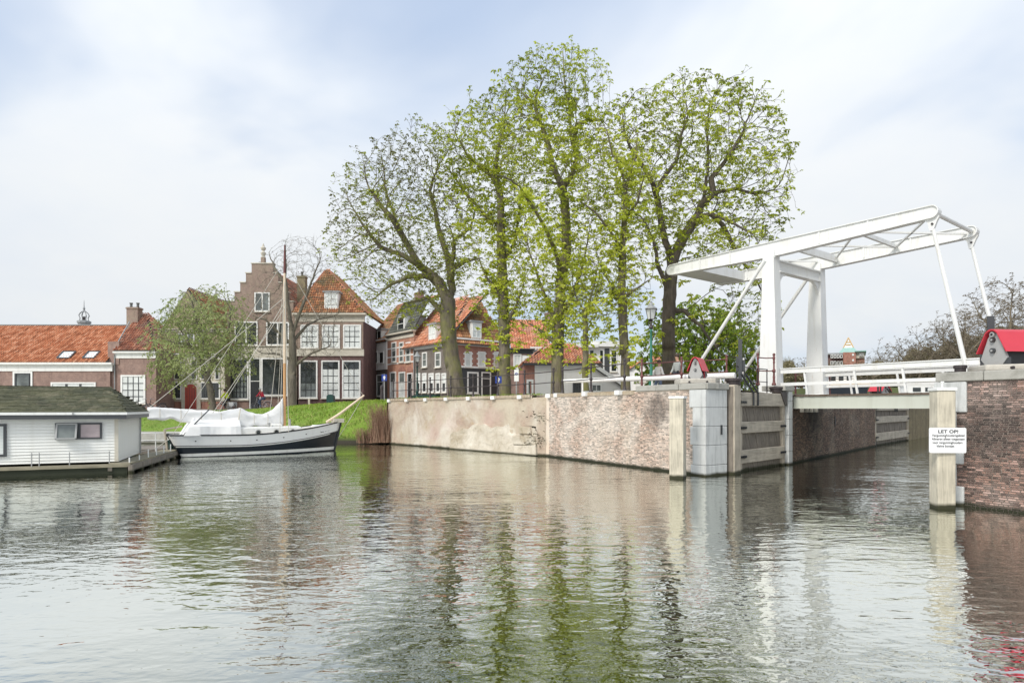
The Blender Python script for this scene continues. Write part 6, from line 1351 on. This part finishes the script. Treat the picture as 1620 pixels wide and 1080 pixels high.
def shingles(pts, name='roof'):
    P = [Vector(p) for p in pts]; e = (P[1]-P[0]).normalized(); nrm = (P[1]-P[0]).cross(P[-1]-P[0]).normalized(); nrm = nrm if nrm.z > 0 else -nrm; up = nrm.cross(e).normalized(); up = up if up.z > 0 else -up
    mb = MB(); mb.add(P, [tuple(range(len(P)))]); rf = mb.build(name, M['shingle'], HB.r)
    uv = [((p-P[0]).dot(e), (p-P[0]).dot(up)) for p in P]; u0, u1, v1 = min(a for a, b in uv), max(a for a, b in uv), max(b for a, b in uv); mb = MB()
    for j in range(int(v1/.14)+1):
        u = u0-random.uniform(0, .2)
        while u < u1:
            w = random.uniform(.16, .30); vv = j*.14
            if u+w/2 > -8+0*u and inside((u+w/2, min(vv+.07, v1-.01)), uv):
                mb.cur = random.random(); l = random.uniform(.012, .03); a, b, c_, d_ = (P[0]+e*u+up*vv+nrm*l, P[0]+e*(u+w-.008)+up*vv+nrm*l, P[0]+e*(u+w-.008)+up*(vv+.15)+nrm*.005, P[0]+e*u+up*(vv+.15)+nrm*.005); mb.add([a, b, c_, d_, a-nrm*.03, b-nrm*.03], [(0, 1, 2, 3), (1, 0, 4, 5)])
            u += w
    mb.build('shingles', M['shingle'], rf, 'stuff')
shingles([(xa, ya, z_), (xb, ya, z_), (xr, ym, rid), (xa, ym, rid)]); shingles([(xb, ya, z_), (xb, yb, z_), (xr, ym, rid)]); shingles([(xb, yb, z_), (xa, yb, z_), (xa, ym, rid), (xr, ym, rid)])
w1 = HB.window(87.5, 161.5, 668.5, 694.5, 2, 1, lambda i, j, a, b: 'glass_mid' if i == 0 else 'glass_pink', .055, 'anthracite', proud=.05, bw=.09, sill=False)
x0, zt = HB.p(91, 670.5); x1, _ = HB.p(122, 670.5); zb = HB.p(105, 693)[1]; f = .06
mb = MB(); mb.add([(x0, -.06, zt), (x1, -.06, zt), (x1, -.20, zb), (x0, -.20, zb)], [(0, 1, 2, 3)]); pn = mb.build('open_casement', M['glass_mid'], w1)
mb = MB(); A_, B_, C_, D_ = (x0, -.065, zt), (x1, -.065, zt), (x1, -.205, zb), (x0, -.205, zb)
for p, q in ((A_, B_), (B_, C_), (C_, D_), (D_, A_)): mb.bar(p, q, .05, .045)
mb.build('casement_frame', M['galv'], w1)
HB.window(-40, 10.5, 670.5, 722.5, 2, 1, 'glass_curtain', .07, 'anthracite', proud=.05, bw=.08, sill=False)
for k in range(3):                                       # gutter brackets and a downpipe on the end wall
    mb = MB(); mb.box(-1.2-k*3.1, -1.16-k*3.1, -ov-.05, -ov, e0+.09, e0+.15); mb.build('gutter_bracket', M['galv'], HB.r)
mb = MB(); mb.tube([(.06, DP-.3, ZD), (.06, DP-.3, ZW-.05), (.2, DP-.3, e0)], .03, 6); mb.build('downpipe', M['galv'], HB.r)
mb = MB(); mb.box(LX-.5, .30, -.30, DP+.3, -.5, .20); mb.build('pontoon', M['mud'], HB.r)
M['deck_old'] = timber('mossy_deck_board', (.30, .27, .19), (.06, 1, 1))
for k in range(2): mb = MB(); mb.box(LX-.5, .4, -.36+k*.18, -.36+k*.18+.17, .202+.001*k, .29); mb.build('deck_board', M['deck_old'], HB.r)
for px in (50, 62, 110, 173):
    x, _ = HB.p(px, 735, -.3); mb = MB(); mb.tube([(x, -.3, .28), (x, -.3, .72)], .016, 6); mb.build('stanchion', M['galv'], HB.r)
mb = MB(); xs = [HB.p(px, 735, -.5)[0] for px in (0, 50, 110, 173)]; mb.tube([(xs[0]-2, -.3, .6), (xs[0], -.3, .61), (xs[1], -.3, .68), (xs[2], -.3, .66), (xs[3], -.3, .7)], .008, 4); mb.build('guard_wire', M['galv'], HB.r)
# ================================================================== jetty between houseboat and bank
jt = thing('jetty', 'low mossy plank jetty with white railings beside the houseboat', 'jetty', (0, 0, 0))
ja, jb = Vector((-12.45, 20.2, 0)), Vector((-14.5, 26.9, 0)); jd = (jb-ja).normalized(); jn = Vector((-jd.y, jd.x, 0))
nj = int((jb-ja).length/.16)
for k in range(nj):
    p = ja+jd*(k*.16); q = p+jd*.15; w = .62+random.uniform(-.04, .04); mb = MB(); mb.slab([p, q, q+jn*w, p+jn*w][::-1], .26+random.uniform(-.005, .005), .33); mb.build('plank', M['deck_old'], jt)
mb = MB(); mb.bar(ja+Vector((0, 0, .17)), jb+Vector((0, 0, .17)), .12, .2); mb.bar(ja+jn*.58+Vector((0, 0, .17)), jb+jn*.58+Vector((0, 0, .17)), .12, .2); mb.build('edge_beam', M['timber_dark'], jt)
for k in range(7):
    p = ja+jd*(k*1.15+.1); mb = MB(); mb.tube([p+Vector((0, 0, -.6)), p+Vector((0, 0, .26))], .09, 8); mb.build('jetty_pile', M['timber_dark'], jt)
    mb = MB(); hh = .62 if k > 1 else .5; mb.tube([p+jn*.05+Vector((0, 0, .32)), p+jn*.05+Vector((0, 0, hh))], .02, 6); mb.build('mooring_stub', M['white'], jt)
rb = [(-15.9, 27.3), (-14.6, 28.0), (-13.9, 28.6)]
mb = MB()
for z in (1.02, .70): mb.tube([(-17.5, 26.6, z), (-15.9, 27.3, z), (-13.6, 28.5, z)], .022, 6)
for x, y in ((-17.5, 26.6), (-15.75, 27.38), (-13.6, 28.5)): mb.tube([(x, y, .2), (x, y, 1.03)], .022, 6)
mb.build('railing', M['white'], jt)
mb = MB(); mb.slab([(-18.5, 26.5), (-13.4, 28.4), (-14.4, 31), (-19.5, 29.5)], -.5, .30); mb.build('landing', M['timber_dark'], jt)
sw = thing('retaining_wall', 'low dark stone retaining wall at the foot of the bank behind the jetty', 'retaining wall', (0, 0, 0))
x = -33.0
while x < -13.2:
    w = random.uniform(.5, 1.1)
    for r_ in range(2): mb = MB(); mb.box(x+r_*.2, x+r_*.2+w-.02, 37.2+random.uniform(-.05, .05), 38.2, -.4+r_*.55, .14+r_*.55); mb.build('stone', M['cap_stone'], sw)
    x += w
def pot(label, c, r, h, mat, z): o = thing('plant_pot', label, 'plant pot', (c[0], c[1], z)); mb = MB(); mb.lathe([(r*.7, 0), (r, h*.85), (r*1.08, h*.86), (r*1.08, h), (r*.9, h), (r*.85, h*.8), (0, h*.8)], n=14); mb.build('pot', mat, o)
pot('dark green pot on the landing beside the boat stern', (-15.3, 27.75), .22, .4, M['dark_green'], .3)
pot('terracotta pot between the green pot and the boat stern', (-14.62, 27.9), .17, .28, M['tile_orange'], .3)
# ================================================================== bicycles and people
def bicycle(parent, mat, basket=False):
    Rw = .335
    for x in (-.53, .53):
        mb = MB(); mb.torus((x, 0, Rw), (0, 1, 0), Rw-.02, .022, 24, 6); w = mb.build('wheel', M['rubber'], parent)
        mb = MB(); mb.torus((x, 0, Rw), (0, 1, 0), Rw-.05, .012, 24, 5); mb.build('rim', M['chrome'], w)
        mb = MB()
        for k in range(12): a = k*math.pi/6; mb.tube([(x, 0, Rw), (x+(Rw-.05)*math.cos(a), 0, Rw+(Rw-.05)*math.sin(a))], .004, 3)
        mb.build('spokes', M['chrome'], w)
    mb = MB(); bb, st, hd = (-.08, 0, .28), (-.22, 0, .80), (.36, 0, .82)
    for a, b in ((bb, st), (bb, (.40, 0, .70)), ((-.18, 0, .62), hd), ((-.53, 0, Rw), bb), ((-.53, 0, Rw), (-.2, 0, .72)), (hd, (.53, 0, Rw)), (hd, (.33, 0, 1.02))): mb.tube([a, b], .02, 6)
    mb.build('frame', mat, parent)
    mb = MB(); mb.tube([(.20, -.29, 1.06), (.34, -.18, 1.08), (.36, 0, 1.03), (.34, .18, 1.08), (.20, .29, 1.06)], .016, 6); mb.build('handlebar', M['chrome'], parent)
    mb = MB(); mb.prism([(-.36, .90), (-.05, .90), (-.05, .93), (-.34, .96)], -.07, .07); mb.tube([(-.22, 0, .78), (-.22, 0, .91)], .016, 6); mb.build('saddle', M['black'], parent)
    mb = MB(); mb.box(-.85, -.35, -.09, .09, .72, .74); mb.tube([(-.8, 0, .73), (-.53, 0, Rw)], .01, 4); mb.build('luggage_rack', mat, parent)
    mb = MB(); mb.torus((-.53, 0, Rw), (0, 1, 0), Rw+.03, .012, 20, 4); mb.build('mudguard', mat, parent)
    if basket:
        for y in (-.3, .12): mb = MB(); mb.box(-.78, -.42, y, y+.18, .42, .72); mb.build('pannier', M['bike_white'], parent)
def skinned(name, verts, edges, rad, mat, parent, sub=2):
    me = bpy.data.meshes.new(name); me.from_pydata([tuple(v) for v in verts], edges, []); o = bpy.data.objects.new(name, me); COL.objects.link(o)
    m = o.modifiers.new('skin', 'SKIN'); m.use_smooth_shade = True; sv = me.skin_vertices[0].data
    for i, r in enumerate(rad): sv[i].radius = (r, r) if isinstance(r, (int, float)) else r
    sv[0].use_root = True; s = o.modifiers.new('sub', 'SUBSURF'); s.levels = s.render_levels = sub
    dg = bpy.context.evaluated_depsgraph_get(); me2 = bpy.data.meshes.new_from_object(o.evaluated_get(dg)); bpy.data.objects.remove(o); me2.materials.clear(); me2.materials.append(mat)
    return linked(name, me2, parent)
def person(label, loc, rz, J, top, bottom, hair, group=None, cat='person', helmet=None):
    """J: joints pelvis, chest, neck, head, and for each side shoulder, elbow, hand, hip, knee, ankle, toe"""
    o = thing('person', label, cat, loc, rz); V_ = [J['pelvis'], J['chest'], J['neck'], J['chin'], J['head'], J['crown']]; rr = [(.13, .11), (.15, .115), .055, .075, (.085, .10), .06]; E = [(0, 1), (1, 2), (2, 3), (3, 4), (4, 5)]
    for s in 'lr':
        b = len(V_); V_ += [J['sh'+s], J['el'+s], J['wr'+s], J['ha'+s]]; rr += [.06, .042, .03, (.038, .022)]; E += [(1, b), (b, b+1), (b+1, b+2), (b+2, b+3)]
        b = len(V_); V_ += [J['hi'+s], J['kn'+s], J['an'+s], J['to'+s]]; rr += [.085, .06, .042, (.04, .035)]; E += [(0, b), (b, b+1), (b+1, b+2), (b+2, b+3)]
    skinned('body', V_, E, rr, M['skin'], o)
    C_, cr, ce = [J['pelvis'], J['chest'], (Vector(J['chest'])+Vector(J['neck']))/2], [(.155, .135), (.185, .145), .09], [(0, 1), (1, 2)]
    for s in 'lr': b = len(C_); C_ += [J['sh'+s], J['el'+s], J['wr'+s]]; cr += [.085, .062, .046]; ce += [(1, b), (b, b+1), (b+1, b+2)]
    skinned('jacket', C_, ce, cr, top, o)
    P_, pr, pe = [Vector(J['pelvis'])-Vector((0, 0, .03))], [(.15, .125)], []
    for s in 'lr': b = len(P_); P_ += [J['hi'+s], J['kn'+s], J['an'+s]]; pr += [.10, .075, .058]; pe += [(0, b), (b, b+1), (b+1, b+2)]
    skinned('trousers', P_, pe, pr, bottom, o)
    for s in 'lr': skinned('shoe', [J['an'+s], J['to'+s]], [(0, 1)], [.052, .045], M['black'], o, 1)
    h = Vector(J['head']); mb = MB(); mb.ball(h+Vector((-.012, 0, .05)), .108, 12); mb.smooth = True; mb.build('helmet' if helmet else 'hair', helmet or hair, o)
    for s in (-1, 1): mb = MB(); mb.ball(h+Vector((.088, s*.034, .0)), .012, 6); mb.build('eye', M['black'], o)
    mb = MB(); mb.add([h+Vector((.085, -.014, -.03)), h+Vector((.085, .014, -.03)), h+Vector((.115, 0, -.03)), h+Vector((.09, 0, .02))], [(0, 1, 2), (0, 2, 3), (1, 3, 2)]); mb.build('nose', M['skin'], o)
    return o
def riding(): return dict(pelvis=(-.20, 0, .98), chest=(-.02, 0, 1.36), neck=(.04, 0, 1.50), chin=(.07, 0, 1.56), head=(.09, 0, 1.65), crown=(.09, 0, 1.74), shl=(.0, .18, 1.42), shr=(.0, -.18, 1.42), ell=(.16, .25, 1.18), elr=(.16, -.25, 1.18), wrl=(.27, .27, 1.09), wrr=(.27, -.27, 1.09), hal=(.32, .27, 1.08), har=(.32, -.27, 1.08), hil=(-.16, .10, .95), hir=(-.16, -.10, .95), knl=(.16, .12, .68), knr=(.20, -.12, .80), anl=(-.06, .13, .26), anr=(.06, -.13, .46), tol=(.07, .13, .21), tor=(.18, -.13, .42))
def walking(k=1): return dict(pelvis=(0, 0, .93), chest=(.02, 0, 1.32), neck=(.03, 0, 1.47), chin=(.05, 0, 1.54), head=(.05, 0, 1.63), crown=(.04, 0, 1.71), shl=(.01, .18, 1.38), shr=(.01, -.18, 1.38), ell=(-.08, .24, 1.12), elr=(.07, -.24, 1.12), wrl=(.0, .25, .92), wrr=(.2, -.22, .94), hal=(.02, .25, .86), har=(.25, -.21, .9), hil=(0, .09, .90), hir=(0, -.09, .90), knl=(.14*k, .1, .50), knr=(-.06*k, -.1, .49), anl=(.20*k, .1, .09), anr=(-.28*k, -.1, .12), tol=(.33*k, .1, .04), tor=(-.17*k, -.1, .03))
def strz(x): return float(np.interp(x, [c[0] for c in CREST], [c[2] for c in CREST]))
for px, Y, rz, jk, mt, lab, blab, hel, pants in ((357, 49.5, R(176), 'jacket_yellow', 'bike_white', 'cyclist in a yellow high visibility jacket riding past the timber fronted house', 'pale bicycle with white panniers under the cyclist in yellow', None, 'trousers'), (413, 49.5, R(178), 'jacket_red', 'chrome', 'cyclist in a red jacket and pale helmet riding past the black door', 'pale bicycle under the cyclist in red', 'curtain', 'jeans')):
    X = (px-810)/F*Y; z = strz(X)-.0
    b = thing('bicycle', blab, 'bicycle', (X, Y, z), rz, 'bicycles on the street'); bicycle(b, M[mt], px < 380)
    person(lab, (X, Y, z), rz, riding(), M[jk], M[pants], M['hair'], helmet=M[hel] if hel else None)
for px, Y, rz, lab in ((224, 48.9, R(12), 'dark bicycle leaning below the many-paned window of the chimney house'), (245, 48.7, R(190), 'black bicycle with pale tyres leaning at the corner by the drainpipe')):
    X = (px-810)/F*Y; b = thing('bicycle', lab, 'bicycle', (X, Y, 1.80), rz, 'bicycles on the street'); b.rotation_euler = (R(6), 0, rz); bicycle(b, M['black'])
person('pedestrian in a grey coat behind the quay railing, nearer the winch cover', (7.1, 26.5, 2.68), R(200), walking(), M['jacket_grey'], M['trousers'], M['hair'])
person('pedestrian in a white shirt beside the rightmost chestnut trunk', (7.0, 29.6, 2.65), R(20), walking(-1), M['jacket_white'], M['jeans'], M['hair'])
# ================================================================== signs and street furniture
def signpost(label, c, z, zs0, zs1, w, face, mat, rz=0.0):
    o = thing('road_sign', label, 'road sign', (c[0], c[1], z), rz); mb = MB(); mb.tube([(0, .03, 0), (0, .03, zs1+.05)], .03, 8); mb.build('post', M['galv'], o)
    mb = MB(); mb.box(-w/2, w/2, -.012, .0, zs0, zs1); pl_ = mb.build('plate', mat, o); m = (zs0+zs1)/2; k = (zs1-zs0)/2
    if face == 'arrow':
        P_ = [(0, .72), (.52, .12), (.26, .12), (.26, -.05), (.5, -.05), (.2, -.35), (.2, -.7), (-.2, -.7), (-.2, -.35), (-.5, -.05), (-.26, -.05), (-.26, .12), (-.52, .12)]
        mb = MB(); mb.prism([(x*w/2, m+z_*k) for x, z_ in P_], -.016, -.0125); mb.build('white_arrow', M['white'], pl_)
    else:
        mb = MB(); mb.tube([(0, -.016, m+k*.25), (0, -.0125, m+k*.25)], w*.3, 14); mb.build('blue_symbol', M['blue_sign'], pl_)
        lettering(pl_, 'P', w*.42, (0, -.018, m+k*.25-w*.15), M['white'], bold=.002)
signpost('blue square sign with white arrow in front of the narrow white topped house', ((608-810)/F*41.5, 41.5), 2.6, 1.35, 1.78, .36, 'arrow', M['blue_sign'])
signpost('blue square sign with white arrow left of the second chestnut trunk', ((788.5-810)/F*30.4, 30.4), 2.68, .66, 1.0, .32, 'arrow', M['blue_sign'])
signpost('white sign with blue symbol right of the second chestnut trunk', ((817-810)/F*29.6, 29.6), 2.68, .72, 1.28, .22, 'P', M['white'])
o = thing('litter_bin', 'dark green rounded bin on the grass before the hipped roof house', 'bin', ((523-810)/F*46, 46, 2.25)); mb = MB(); ring = [(.25*math.cos(R(q)), .72+.18*math.sin(R(q))) for q in range(0, 181, 20)]; mb.prism([(-.25, .1), (.25, .1)]+ring, -.2, .2); mb.build('body', M['dark_green'], o); mb = MB(); mb.prism([(-.27, .0), (.27, .0)]+[(x*1.1, z*1.03) for x, z in ring], .202, .24); mb.build('back_panel', M['galv'], o)
o = thing('marker_post', 'small pale wooden post on the bank crest before the hipped roof house', 'post', ((489-810)/F*44.5, 44.5, 2.15)); mb = MB(); mb.box(-.06, .06, -.06, .06, 0, .68); mb.build('shaft', M['timber_pale'], o, bevel=.01); mb = MB(); mb.box(-.075, .075, -.075, .075, .682, .74); mb.build('cap', M['white'], o)
o = thing('bollard', 'black iron bollard at the far end of the quay railing', 'bollard', ((604-810)/F*38.5, 38.5, 2.6)); mb = MB(); mb.lathe([(.12, 0), (.10, .1), (.085, .7), (.11, .75), (.10, .9), (0, .97)], n=10); mb.build('shaft', M['iron'], o)
# weeds in the broken corner
wd = MB(); rng = np.random.default_rng(5)
for k in range(46):
    px, py = rng.choice([842, 850, 847, 838, 857])+rng.normal(0, 5), rng.choice([656, 664, 686, 692, 700])+rng.normal(0, 3.5)
    Y = 27.35+(858-px)*.022; p = at(px, py, Y-.12); wd.cur = rng.random(); crown_leaves(wd, p, None, .075, 5, .6, rng, .3)
M['weed'] = leaf('dark_wall_weed', [(0, (.03, .032, .012)), (.6, (.06, .055, .025)), (1, (.12, .10, .05))], .1)
o = wd.build('weeds', M['weed']); o['kind'] = 'stuff'; tag(o, 'dark weeds sprouting from the broken sandstone corner of the quay', 'weeds')
gr = []
for k in range(2500):                                   # tufts along the quay edge
    u = random.random(); x = W0[0]+(W1[0]-W0[0])*u; y = W0[1]+(W1[1]-W0[1])*u; gr.append((x+random.uniform(.25, .7), y+random.uniform(.2, .6), 2.63+.06*u, random.uniform(.03, .16), random.random()))
blades('edge_weeds', 'dry grass tufts along the top of the patched quay wall', 'weeds', gr, .03, .16, M['blade'])
# ================================================================== beyond the lock
winch('small red winch cover above the far lock gate, seen past the bridge rail', (23.3, 38.6, 2.95), R(30), 1.0, .8, .62)
h = House('office_building', 'red brick office with verdigris pyramid roof far beyond the bridge', 1308, 130, 4.9, R(-29), 'office building')
h.wall([(1308, 640), (1334, 640), (1334, 558), (1308, 560)], M['brick_dark'], 12, 1.5, 'glazed_wing'); h.wall([(1334, 640), (1354, 640), (1354, 557), (1334, 557)], M['brick_red'], 12); h.wall([(1353.8, 640), (1368, 640), (1368, 566), (1353.8, 566)], M['brick_red'], 11, .8, 'side_wing')
h.box('roof_storey', 1353.8, 1368, 556, 566, M['cream'], .4, 11); h.box('flat_roof', 1352, 1370.5, 554.5, 556.2, M['copper'], -.4, 12); h.box('flat_roof', 1306, 1335, 557.5, 560, M['lead'], .8, 12)
for k in range(4): h.window(1314+k*5, 1318+k*5, 561, 566, 1, 1, 'glass_curtain', .1, 'white', sill=False, proud=-1.4); h.window(1314+k*5, 1318+k*5, 571, 577, 1, 1, 'glass_curtain', .1, 'white', sill=False, proud=-1.4)
for yy in (559.5, 568): h.window(1348, 1351, yy, yy+3, 1, 1, 'glass_curtain', .1, 'white', sill=False)
for k in range(3): h.window(1359+k*2.6, 1361+k*2.6, 558.5, 563, 1, 1, 'glass', .05, 'white', sill=False, proud=-.35)
a, z = h.p(1326, 557); b, _ = h.p(1358, 557); cx, cy = (a+b)/2, 4.0; w = (b-a)/2; z1 = h.p(1342, 548)[1]; z2 = h.p(1342, 534)[1]
mb = MB(); mb.add([(cx-w, cy-w, z), (cx+w, cy-w, z), (cx+w, cy+w, z), (cx-w, cy+w, z), (cx-w*.55, cy-w*.55, z1), (cx+w*.55, cy-w*.55, z1), (cx+w*.55, cy+w*.55, z1), (cx-w*.55, cy+w*.55, z1)], [(0, 1, 5, 4), (1, 2, 6, 5), (2, 3, 7, 6), (3, 0, 4, 7), (4, 5, 6, 7)]); mb.build('copper_roof', M['copper'], h.r)
mb = MB(); mb.add([(cx-w*.5, cy-w*.5, z1), (cx+w*.5, cy-w*.5, z1), (cx+w*.5, cy+w*.5, z1), (cx-w*.5, cy+w*.5, z1), (cx, cy, z2)], [(0, 1, 4), (1, 2, 4), (2, 3, 4), (3, 0, 4)]); sp = mb.build('spire', M['glass_curtain'], h.r)
mb = MB()
for sx, sy in ((-1, -1), (1, -1), (1, 1), (-1, 1)): mb.tube([(cx+sx*w*.52, cy+sy*w*.52, z1), (cx, cy, z2+.4)], .10, 5)
for q in (.35, .65): mb.torus((cx, cy, z1+(z2-z1)*q), (0, 0, 1), w*.52*(1-q)*1.2, .12, 4 if False else 12, 4)
mb.build('spire_ribs', M['yellow_ship'], sp)
sh = thing('harbour_ship', 'yellow and navy harbour ship seen through the bridge railing', 'ship', (39.0, 73, 0), R(-28))
def deckbox(name, x0, x1, y0, y1, z0, z1, mat, parent=sh, rake=.3): mb = MB(); mb.prism([(x0, z0), (x1-rake, z0), (x1, z1), (x0, z1)], y0, y1); return mb.build(name, mat, parent)
deckbox('hull', -3.2, 2.6, 0, 4, -.5, 4.68, M['navy'], rake=.8); deckbox('yellow_strake', -3.2, 2.9, -.12, 4.1, 4.70, 5.06, M['yellow_ship']); w_ = deckbox('wheelhouse', -3.1, 1.2, .4, 3.6, 5.08, 6.1, M['white'], rake=.1); deckbox('yellow_roof', -3.3, 1.3, .1, 3.9, 6.12, 6.48, M['yellow_ship'])
for k in range(5): mb = MB(); mb.box(-2.9+k*.82, -2.4+k*.82, .36, .41, 5.4, 5.95); mb.build('window', M['glass'], w_)
mb = MB()
for k in range(7): mb.tube([(-3.1+k*.9, .0, 5.06), (-3.1+k*.9, 0, 5.6)], .03, 4)
mb.tube([(-3.1, 0, 5.6), (2.5, 0, 5.6)], .03, 4); mb.build('deck_rail', M['iron'], sh)
wb = thing('motor_boat', 'white motor cruiser with two dark windows beyond the right end of the bridge rail', 'motor boat', ((1466-810)/F*60, 60, 0), R(-10))
deckbox('hull', -2.4, 2.6, 0, 2.4, -.3, 3.2, M['white'], wb, .9); c_ = deckbox('cabin', -1.6, 1.0, .3, 2.1, 3.22, 4.45, M['white'], wb, .5); deckbox('cabin_roof', -1.8, 1.3, .2, 2.2, 4.46, 4.56, M['canvas'], wb, .1)
for x in (-1.1, .0): mb = MB(); mb.box(x, x+.7, .26, .31, 3.75, 4.15); mb.build('window', M['glass'], c_)
def car(label, c, rz, mat):
    o = thing('parked_car', label, 'car', c, rz, 'cars parked on the far dike'); mb = MB(); prof = [(-2.1, .35), (2.1, .35), (2.12, .75), (1.5, .92), (.7, 1.42), (-1.1, 1.46), (-1.95, .98), (-2.1, .9)]; mb.prism(prof[::-1], -.85, .85); b = mb.build('body', mat, o, bevel=.06)
    mb = MB(); mb.prism([(-1.0, .98), (1.15, .98), (.62, 1.36), (-.95, 1.38)][::-1], -.86, .86); mb.build('side_window', M['glass'], o)
    for x in (-1.3, 1.3):
        for y in (-.8, .8): mb = MB(); mb.tube([(x, y-.1, .33), (x, y+.1, .33)], .33, 14); w = mb.build('wheel', M['rubber'], o); mb = MB(); mb.tube([(x, y-.11, .33), (x, y+.11, .33)], .19, 10); mb.build('rim', M['chrome'], w)
    for y in (-.6, .6): mb = MB(); mb.box(2.05, 2.14, y-.15, y+.15, .66, .78); mb.build('headlight', M['white'], o)
for k, (px, Y, mt, lab) in enumerate(((1372, 97, 'white', 'white car parked on the far dike right of the harbour ship'), (1396, 99, 'galv', 'silver car parked on the far dike left of the far red winch cover'), (1442, 97, 'bike_white', 'pale car parked on the far dike right of the far red winch cover'))): car(lab, ((px-810)/F*Y, Y, 4.9), R(8+k*4), M[mt])
print('objects', len(bpy.data.objects), 'tris', sum(len(o.data.loops)-2*len(o.data.polygons) for o in bpy.data.objects if o.type == 'MESH'))
